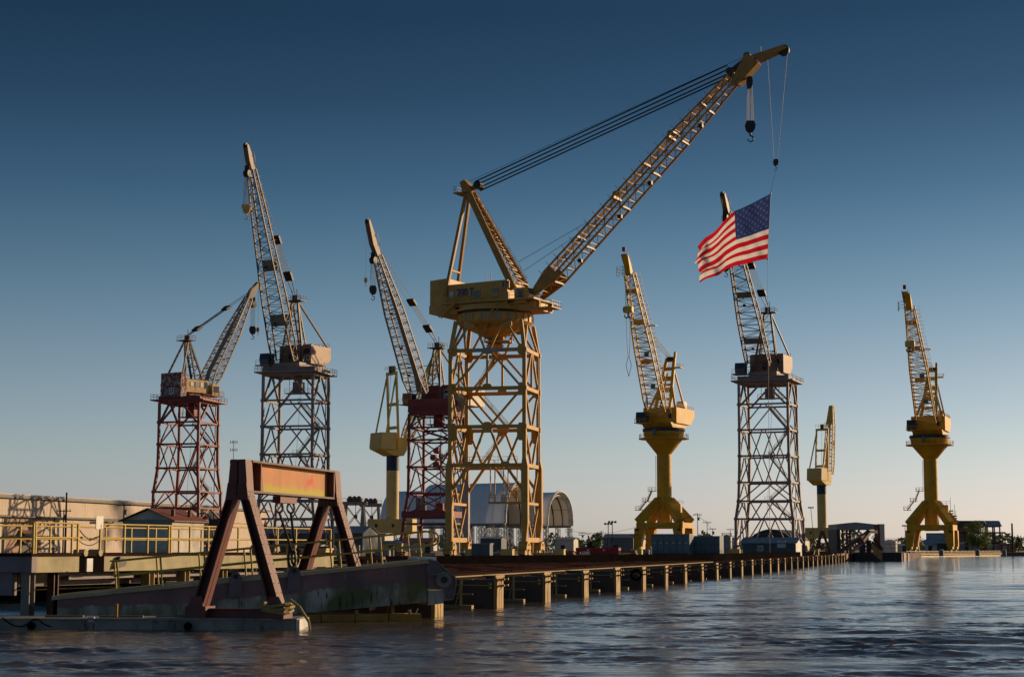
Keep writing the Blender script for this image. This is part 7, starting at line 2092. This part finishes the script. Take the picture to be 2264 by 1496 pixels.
for i, (lb, px0, px1, yt, yr, d, w_, r_) in enumerate((
        ('pale blue gable shed behind the green bush', 1335, 1400, 1188, 1180, 640, 'teal', 'roofgrey'), ('low grey shed under the small arched shelter', 1228, 1268, 1193, 1188, 700, 'housewhite', 'roofgrey'),
        ('tan-roofed far shed left of the yellow crane', 1378, 1418, 1192, 1188, 680, 'beige', 'roofred'), ('grey far shed behind the big shelter columns', 1062, 1108, 1190, 1186, 720, 'bluegrey', 'roofgrey'),
        ('low white shed left of the farthest yellow crane', 1978, 2032, 1206, 1202, 760, 'housewhite', 'roofgrey'), ('white gable shed seen through the farthest crane portal', 2044, 2075, 1203, 1193, 800, 'white', 'roofgrey'),
        ('dark shed at the right inside the farthest crane portal', 2072, 2100, 1200, 1198, 790, 'darksheet', 'roofgrey'), ('grey roofed shed right of the farthest crane', 2122, 2160, 1203, 1198, 790, 'roofgrey', 'roofgrey'))):
    shed('far_shed', lb, 'shed', px0, px1, yt, yr, d, 9, w_, r_, seams=4, group='small sheds in the distance', doors=((.4, 1.4, 1.6, 2.4, 'dark'),))
def tank(label, px, d, ytop, rad, mat='white'):
    O = gnd(px, d, GZ)
    zt = zat(ytop, d) - GZ
    t = thing('storage_tank', label, 'tank', O, group='storage tanks')
    MB().lathe(O, [(rad, 0), (rad, zt), (rad * .98, zt + .05), (rad * .2, zt + .45)], 24).build('shell', M[mat], t, True)
    for k in (.35, .7): MB().lathe(O, [(rad + .03, zt * k), (rad + .08, zt * k + .05), (rad + .08, zt * k + .15), (rad + .03, zt * k + .2)], 24).build('hoop', M['galv'], t)
    railing_mb([O + V((math.cos(i * .52) * rad * .95, math.sin(i * .52) * rad * .95, zt)) for i in range(13)], .9, 3, .04).build('railing', M['galv'], t)
tank('squat white storage tank right of the covered dock', 1968, 700, 1195, 2.7)
tank('grey storage tank left of the slate blue shed', 1607, 420, 1186, 1.2, 'galv')
tank('small white tank beside the pole left of the shed', 1622, 450, 1192, 1.3)
# rusty stock piles and yard clutter along the quay
def scalloped(label, px, d, L, z):
    A = gnd(px, d, z)
    t = thing('scalloped_girder', label, 'girder', A)
    n = int(L / .62)
    MB().beam(A + UZ * .52, A + R2 * L + UZ * .52, .5, .18).build('top_flange', M['roofred'], t)
    m = MB()
    for i in range(n + 1): m.beam(A + R2 * (L * i / n) + UZ * .0, A + R2 * (L * i / n) + UZ * .43, .22, .3, None)
    m.build('web', M['roofred'], t)
scalloped('rusty scalloped girder lying on the deck between the far gantry legs', 790, 122, 1.9, 1.55)
scalloped('long rusty scalloped girder behind the ramp handrail', 728, 128, 1.5, 1.5)
rnd = random.Random(3)
CL = [('rusty plate stack', 'rust', 'plate_stack'), ('pale crate', 'tan', 'crate'), ('blue drum box', 'bluegrey', 'tool_box'), ('grey pump skid', 'galv', 'pump_skid')]
items = [(650, 108, 'roofred', 'plate_stack', 'rusty plate stack seen through the far gantry leg'), (700, 118, 'tan', 'crate', 'pale crate beside the far gantry leg'), (770, 140, 'galv', 'pump_skid', 'grey pump skid left of the scalloped girder'), (850, 170, 'galv', 'pump_skid', 'small grey machine left of the white shack'), (872, 190, 'roofred', 'plate_stack', 'rusty plate pile below the tan lean-to'), (1066, 250, 'bluegrey', 'tool_box', 'blue-grey tool box between the cream crane legs'),
         (1042, 262, 'tan', 'crate', 'tan crate left of the tool box between crane legs'), (1122, 258, 'tan', 'crate', 'low tan crate nearest the right cream crane leg'), (1236, 270, 'tan', 'crate', 'tan crate left of the crimson container'), (1252, 275, 'roofred', 'plate_stack', 'rusty plates just left of the crimson container'), (1385, 280, 'roofred', 'plate_stack', 'rusty plate pile right of the crimson container'), (1408, 285, 'tan', 'crate', 'tan crate at the foot of the yellow column crane'),
         (1428, 290, 'galv', 'pump_skid', 'grey skid left of the longer enclosure'), (1625, 310, 'tan', 'crate', 'tan crate at the left foot of the grey crane'), (1785, 330, 'roofred', 'plate_stack', 'rusty plates right of the slate blue shed'), (1800, 340, 'tan', 'crate', 'tan crate near the far A-frame')]
for px, d, mat, nm, lb in items:
    p = gnd(px, d, GZ if d > 150 else 1.47)
    t = thing(nm, lb, nm.replace('_', ' '), p)
    if nm == 'plate_stack':
        for k in range(5): MB().box(p + V((rnd.uniform(-.2, .2), rnd.uniform(-.2, .2), .1 + .2 * k)), 2.6 + rnd.uniform(-.4, .4), 1.6, .17, (R2, D2)).build('plate', M[mat], t)
    elif nm == 'crate':
        MB().box(p + UZ * .6, 1.7, 1.3, 1.1, (R2, D2)).build('body', M[mat], t)
        for k in (-.7, 0, .7): MB().box(p + R2 * k - D2 * .68 + UZ * .6, .14, .06, 1.14, (R2, D2)).build('batten', M[mat], t)
        MB().box(p + UZ * 1.2, 1.85, 1.45, .1, (R2, D2)).build('lid', M[mat], t)
    elif nm == 'tool_box':
        MB().box(p + UZ * .95, 2.6, 1.8, 1.9, (R2, D2)).build('body', M[mat], t)
        MB().box(p + UZ * 1.96, 2.8, 2.0, .12, (R2, D2)).build('roof', M['roofgrey'], t)
        for k in (-.65, .65): MB().box(p + R2 * k - D2 * .93 + UZ * .9, 1.1, .06, 1.6, (R2, D2)).build('door', M[mat], t)
    else:
        MB().box(p + UZ * .2, 2.2, 1.2, .3, (R2, D2)).build('skid', M['rust'], t)
        MB().tube(p + UZ * .8 - R2 * .8, p + UZ * .8 + R2 * .5, .42, 12).build('motor', M[mat], t)
        MB().tube(p + UZ * .3 + R2 * .8, p + UZ * 1.5 + R2 * .8, .14, 8).build('pipe', M[mat], t)
for lb, a0, a1, b0, mat in (('low tan cable trough beside the left bogies of the big cream crane', -13, -8.2, -9, 'tan'), ('low tan cable trough beside the right bogies of the big cream crane', 9.2, 15.5, -9, 'tan'), ('low rusty kerb beam between the legs of the big cream crane', -3.5, 4.0, -8.5, 'roofred')):
    p0, p1 = C37.T(a0, b0, GZ + .35), C37.T(a1, b0, GZ + .35)
    t = thing('cable_trough', lb, 'trough', (p0 + p1) / 2 - UZ * .35)
    n = 5
    for i in range(n):
        MB().beam(lerp(p0, p1, i / n), lerp(p0, p1, (i + .93) / n), .9, .55).build('cover', M[mat], t)
        MB().box(lerp(p0, p1, (i + .1) / n) + UZ * .4, .3, .3, .5, (R2, D2)).build('bracket', M['houseorange'], t)
for lb, px, d, mat, k in (('bundle of rusty pipes left of the white shack', 838, 215, 'roofred', 5), ('bundle of grey pipes right of the tool box between the crane legs', 1092, 262, 'galv', 4), ('bundle of rusty pipes below the small arched shelter', 1262, 300, 'roofred', 5)):
    p = gnd(px, d, GZ)
    t = thing('pipe_bundle', lb, 'pipes', p)
    for i in range(k):
        z = .22 + .38 * (i % 2); y = .42 * (i // 2)
        MB().tube(p + D2 * y + UZ * z - R2 * 1.6, p + D2 * y + UZ * z + R2 * (1.4 + .2 * (i % 3)), .2, 10).build('pipe', M[mat], t)
# crane rails along the quay
for k, o in enumerate((0, 1)):
    a = C37.T((-6.5, 6.5)[o], -60, GZ + .06); b = C37.T((-6.5, 6.5)[o], 300, GZ + .06)
    tag(MB().beam(a, b, .25, .12).build('crane_rail', M['rust']), ('left' if o == 0 else 'right') + ' steel rail under the big cream crane wheels', 'rail')
# cable reel at the foot of crane 23
def reel():
    p = gnd(447, 400, GZ)
    t = thing('cable_drum', 'big spoked cable drum at the foot of the leftmost red crane', 'drum', p)
    c = p + UZ * 7.4
    m = MB()
    for i in range(20):
        a0, a1 = 2 * math.pi * i / 20, 2 * math.pi * (i + 1) / 20
        f = lambda a, r_: c + V((math.cos(a) * r_, 0, math.sin(a) * r_))
        m.tube(f(a0, 1.7), f(a1, 1.7), .12, 5); m.beam(c, f(a0, 1.7), .08)
    m.build('wheel', M['dark'], t)
    MB().beam(p + V((-1.2, .3, 0)), c + V((0, .3, 0)), .3).beam(p + V((1.2, .3, 0)), c + V((0, .3, 0)), .3).build('stand', M['redpale'], t)
    MB().box(c + V((2.6, .8, -.4)), 2.6, 1.6, 1.6).build('cabin', M['darksheet'], t)
reel()
# ---- far end of the dock: second A-frame, booms, covered dock, barge
def far_aframe():
    O = gnd(1818, 392, 0)
    t = thing('far_aframe', 'small dark maroon A-frame standing at the far end of the dock', 'gantry', O + UZ * GZ)
    P = lambda x, z, a=0: O + V((x, a, z))
    for x, a in ((-1.9, 0), (1.9, 0), (-.7, 3)):
        MB().beam(P(x, 1.0, a), P(-.05 if x < 0 else .2, 6.3, a * .3), .5, .5, V((0, 1, 0))).build('leg', M['frame'], t)
    MB().box(P(.05, 6.0), .9, .8, 1.0).build('head', M['frame'], t)
    MB().beam(P(-1.2, 3.0), P(1.3, 3.0), .2).build('tie', M['frame'], t)
far_aframe()
def far_boom(label, pts, d, w_):
    q = [at(px, py, d + k * 2) for k, (px, py) in enumerate(pts)]
    t = thing('mooring_derrick', label, 'derrick', q[0], group='far mooring arms')
    for a, b in zip(q[:-1], q[1:]): MB().beam(a, b, w_, w_ * 1.1).build('arm_segment', M['frame'], t)
    for k in q[1:-1]: MB().tube(k - V((0, .6, 0)), k + V((0, .6, 0)), w_ * .7, 10).build('knuckle', M['frame'], t)
far_boom('dark angled mooring arm rising right to the covered dock', [(1852, 1222), (1900, 1190), (1919, 1175), (1938, 1175)], 395, .62)
far_boom('second mooring arm rising steeply in front of the covered dock', [(1880, 1222), (1906, 1198), (1922, 1178)], 385, .55)
def covered_dock():
    O = gnd(1851, 440, GZ)
    t = thing('covered_dock', 'covered dock frame with grey roof girder and a sunlit beige end tower', 'building', O)
    zt = zat(1156, 440) - GZ; zb = zat(1170, 440) - GZ
    P = lambda a, b, z: O + V((a, b, z))
    MB().prism([P(0, 0, zb), P(9.3, 0, zb), P(9.3, 0, zt - .25), P(4.7, 0, zt + .25), P(0, 0, zt - .25)], V((0, 12, 0))).build('roof_girder', M['roofgrey'], t)
    MB().box(P(.3, 6, zb / 2), .7, 12, zb, None).build('side_wall', M['darksheet'], t)
    for a, b in ((1.4, 0), (2.4, 0), (3.3, 1), (9.4, 0), (10.0, 0), (2.0, 8), (9.0, 8)): MB().beam(P(a, b, 0), P(a, b, zb + (.0 if a < 9.3 else 1.2)), .42, .42, V((0, 1, 0))).build('column', M['frame'], t)
    MB().box(P(10.9, 3, zt * .49), 1.1, 7, zt * .97).build('end_tower', M['beige'], t)
    for z in (2.5, 4.2): MB().beam(P(9.2, 0, z), P(10.3, 0, z), .2).build('tie', M['frame'], t)
    MB().beam(P(1.0, -.2, zb - .3), P(3.4, -.2, zb - .3), .3).build('corbel', M['frame'], t)
covered_dock()
def far_barge():
    O = gnd(1890, 393, 0)
    t = thing('barge', 'dark flat barge moored at the far end of the dock', 'barge', O + V((5, 2, 0)))
    MB().prism([O + UZ * -.5, O + V((10.1, 0, -.5)), O + V((10.3, 3, -.5)), O + V((0, 3, -.5))], UZ * 2.4).build('hull', M['darksheet'], t)
    for i in range(9): MB().box(O + V((.6 + i * 1.1, -.06, .6)), .12, .1, 1.9).build('rib', M['dark'], t)
    MB().box(O + V((1.9, 1.5, 2.7)), 1.2, 1.0, 1.7).build('winch_house', M['darksheet'], t)
    MB().box(O + V((3.3, 1.5, 3.2)), .9, .8, 2.6).build('winch_house', M['dark'], t)
    p = [at(1932, 1203, 389), at(1951, 1221, 389), at(1951, 1241, 389), at(1931, 1224, 389)]
    pl = MB().prism(p, V((0, .4, 0)))
    f = thing('fender_plate', 'tilted olive-yellow fender plate hanging in front of the far barge', 'fender', V((p[2].x, p[2].y, -.2)))
    pl.build('plate', M['fender'], f)
    MB().prism([p[0] + V((-.3, .5, .4)), p[1] + V((.2, .5, .2)), p[1] + V((.2, .9, .2)), p[0] + V((-.3, .9, .4))], UZ * .4).build('backing_beam', M['rust'], f)
    MB().beam(at(1932, 1190, 391), at(1951, 1214, 391), .5).build('strut', M['rust'], f)
far_barge()
def sheet_piles():
    for nm, a, b, lb in (('sheet_pile_wall', W1 + V((.4, -.6, 0)), V((94.6, 435.2, 0)), 'dark maroon sheet-pile wall behind the far barge'), ('sheet_pile_wall', V((94.6, 435.2, 0)), V((151.6, 671, 0)), 'long dark sheet-pile wall running back to the far pier')):
        t = thing(nm, lb, 'wall', (a + b) / 2 - UZ * 1.0)
        n = 34
        for i in range(n):
            p, q = lerp(a, b, i / n), lerp(a, b, (i + .96) / n)
            off = V((.25 * (i % 2), 0, 0))
            MB().beam(p + off + UZ * .35, q + off + UZ * .35, .3, 2.5 + .08 * ((i * 5) % 3)).build('sheet_pile', M['frame'], t)
sheet_piles()
# ---- right-hand pier with railing, barrels, ruined building
def pier():
    A, B = gnd(2003, 585, 0), gnd(2212, 672, 0)
    t = thing('pier', 'low timber pier with rails along the far right shore', 'pier', (A + B) / 2)
    n = 26
    for i in range(n):
        p, q = lerp(A, B, i / n), lerp(A, B, (i + .95) / n)
        MB().beam(p + UZ * .85, q + UZ * .85, 1.6, .3).build('deck_board', M['beige'], t)
        MB().beam(p + UZ * -.8, p + UZ * 1.9, .22).build('pile', M['tan'], t)
    for z in (1.3, 1.85): MB().beam(A + UZ * z, B + UZ * z, .14).build('rail', M['tan'], t)
    MB().beam(A + UZ * .25, B + UZ * .25, .5, .5).build('waling', M['tan'], t)
    for i, px in enumerate((2081, 2161, 2220)):
        d = 600 + i * 25
        o = gnd(px, d, 0)
        f = thing('mooring_buoy_box', ('nearest', 'middle', 'farthest')[i] + ' blue fender drum on the far pier', 'drum', o)
        MB().tube(o + UZ * .2, o + UZ * 2.2, .8, 12).build('body', M['teal'], f); MB().tube(o + UZ * 2.2, o + UZ * 2.5, .5, 10).build('cap', M['white'], f)
pier()
def ruin():
    O = gnd(2118, 800, GZ)
    t = thing('ruined_building', 'roof-stripped brick and steel building frame at the far right', 'building', O)
    P = lambda a, b, z: O + V((a, b, z))
    z1 = zat(1177, 800) - GZ; z2 = zat(1163, 800) - GZ; z3 = zat(1151, 800) - GZ
    for i in range(7):
        x = i * 3.1
        MB().beam(P(x, 0, 0), P(x, 0, z2), .5).build('column', M['rust'], t)
        MB().beam(P(x, 9, 0), P(x, 9, z2), .5).build('column', M['rust'], t)
    for z in (z1 * .45, z1, z2):
        MB().beam(P(-.4, 0, z), P(18.9 + (2 if z == z1 * 1 else 0), 0, z), .5, .7).build('beam', M['rust'], t)
        MB().beam(P(-.4, 9, z), P(18.9, 9, z), .4, .6).build('beam', M['rust'], t)
    MB().prism([P(-.5, -.5, z2), P(-.5, 4.5, z3), P(-.5, 4.5, z3 + .2), P(-.5, -.5, z2 + .2)], V((13.5, 0, 0))).build('roof_sheet', M['rust'], t)
    MB().prism([P(13.2, -.5, z2), P(13.2, 4.5, z3), P(13.2, 4.5, z3 + .2), P(13.2, -.5, z2 + .2)], V((6.3, 0, 0))).build('roof_sheet', M['roofgrey'], t)
    for i in range(6):
        x = 13 + i * 1.25
        MB().beam(P(x, -.3, z2), P(x + .6, 4.5, z3), .14).build('rafter', M['rust'], t)
    for k, (x0, x1, zz0, zz1) in enumerate(((.3, 2.8, 0, z1 * .4), (3.4, 5.9, z1 * .5, z1 * .95), (6.4, 9.0, 0, z1 * .42), (.3, 2.8, z1 * .5, z1 * .97), (9.6, 12.2, 0, z1 * .4), (12.6, 18.4, 0, z1 * .42), (0.3, 9, z1 * 1.04, z2 * .97))):
        MB().box(P((x0 + x1) / 2, .2, (zz0 + zz1) / 2), x1 - x0, .3, zz1 - zz0).build('infill_wall', M['brick'] if k != 5 else M['roofgrey'], t)
    for i in range(6):
        MB().beam(P(12.5 + i, 0, z1 * .5), P(13.5 + i, 0, z1), .15).build('brace', M['galv'], t)
ruin()
tr_, P_, W_, he_ = shed('brick_block', 'low brick block by the water at the far right edge', 'building', 2212, 2246, 1201, 1200.5, 700, 6, 'brick', None, seams=0, windows=((.3, 1.6, 1, 1, 'glass'), (.7, 1.6, 1, 1, 'glass')))
shed('skeleton_loft', 'open steel frame shed seen under the farthest crane portal', 'shed', 2050, 2098, 1192, 1178, 860, 8, 'galv', 'roofgrey', seams=5)
pole('dark chimney pole at the far right edge', 2239, 1156, 690, 0, r=.45, group=None, name='chimney_pole')
for i, (px, yt) in enumerate(((2101, 1099), (2107, 1125), (2110, 1114), (2113, 1128))):
    b = gnd(px, 820, GZ)
    t = thing('aerial_mast', ('tallest', 'short left', 'second tallest', 'short right')[i] + ' thin aerial mast above the farthest crane base', 'mast', b, group='aerial masts')
    tp = at(px, yt, 820)
    b2 = V((tp.x, tp.y, GZ))
    MB().tube(b2, tp, .22, 6, .08).build('shaft', M['dark'], t)
    for k in (.25, .3): MB().beam(lerp(tp, b2, k) - V((1, 0, 0)), lerp(tp, b2, k) + V((1, 0, 0)), .3, .5).build('aerial', M['dark'], t)
# ---- trees
tree('tree', 'bushy green tree in front of the ruined building at the far right', gnd(2163, 705, GZ), 12.6, 5.6, 2600, 'leaf', ls=.62, seed=4, trunk=.3)
tree('tree', 'young green tree beside the ruined building tree, leaning left', gnd(2150, 720, GZ), 10.6, 3.4, 1100, 'leaf', ls=.6, seed=9, trunk=.25)
tree('tree', 'lower green tree right of the ruined building tree', gnd(2178, 712, GZ), 8.5, 3.8, 1200, 'leaf', ls=.6, seed=12, trunk=.25)
tree('tree', 'small dark green tree right of the small arched shelter', gnd(1322, 560, GZ), 6.6, 2.6, 900, 'leafdk', ls=.5, seed=5)
tree('tree', 'low bush left of the small dark tree', gnd(1308, 570, GZ), 3.6, 2.6, 600, 'leafdk', ls=.5, seed=6)
tree('tree', 'round dark tree right of the covered dock tank', gnd(2025, 980, GZ), 10.5, 6.2, 1300, 'leafdk', ls=.8, seed=7, group='far trees')
tree('tree', 'dark round tree behind the mooring arms', gnd(1905, 900, GZ), 8.5, 3.8, 900, 'leafdk', ls=.8, seed=8, group='far trees')
tree('tree', 'dark tree between the mooring arms and the covered dock end', gnd(1936, 900, GZ), 8.0, 3.0, 700, 'leafdk', ls=.8, seed=10, group='far trees')
tree('tree', 'dark trees clump at the right picture edge', gnd(2252, 760, GZ), 7.0, 4.5, 1000, 'leafdk', ls=.7, seed=13, group='far trees')
def treeline():
    rnd = random.Random(21)
    m = MB()
    for k in range(16000):
        x = rnd.uniform(-1, 1)
        px = rnd.uniform(-60, 2330)
        d = rnd.uniform(1250, 1500)
        hmax = 9 + 4.5 * math.sin(px * .021) + 3 * math.sin(px * .057 + 1) + 2.0 * math.sin(px * .13)
        hmax *= .75 if px < 1850 else .9
        z = GZ + max(2, hmax) * rnd.random() ** .8
        p = gnd(px, d, z)
        a = V((rnd.gauss(0, 1), rnd.gauss(0, .6), rnd.gauss(0, 1))).normalized()
        b = a.cross(V((rnd.gauss(0, 1), rnd.gauss(0, 1), rnd.gauss(0, 1)))).normalized()
        s = rnd.uniform(1.2, 3.0)
        m.add([p - a * s * .6, p + b * s * .4, p + a * s * .6, p - b * s * .4], [(0, 1, 2, 3)])
    o = m.build('treeline', M['leafdk'])
    tag(o, 'distant dark green band of trees along the horizon', 'trees', kind='stuff')
treeline()
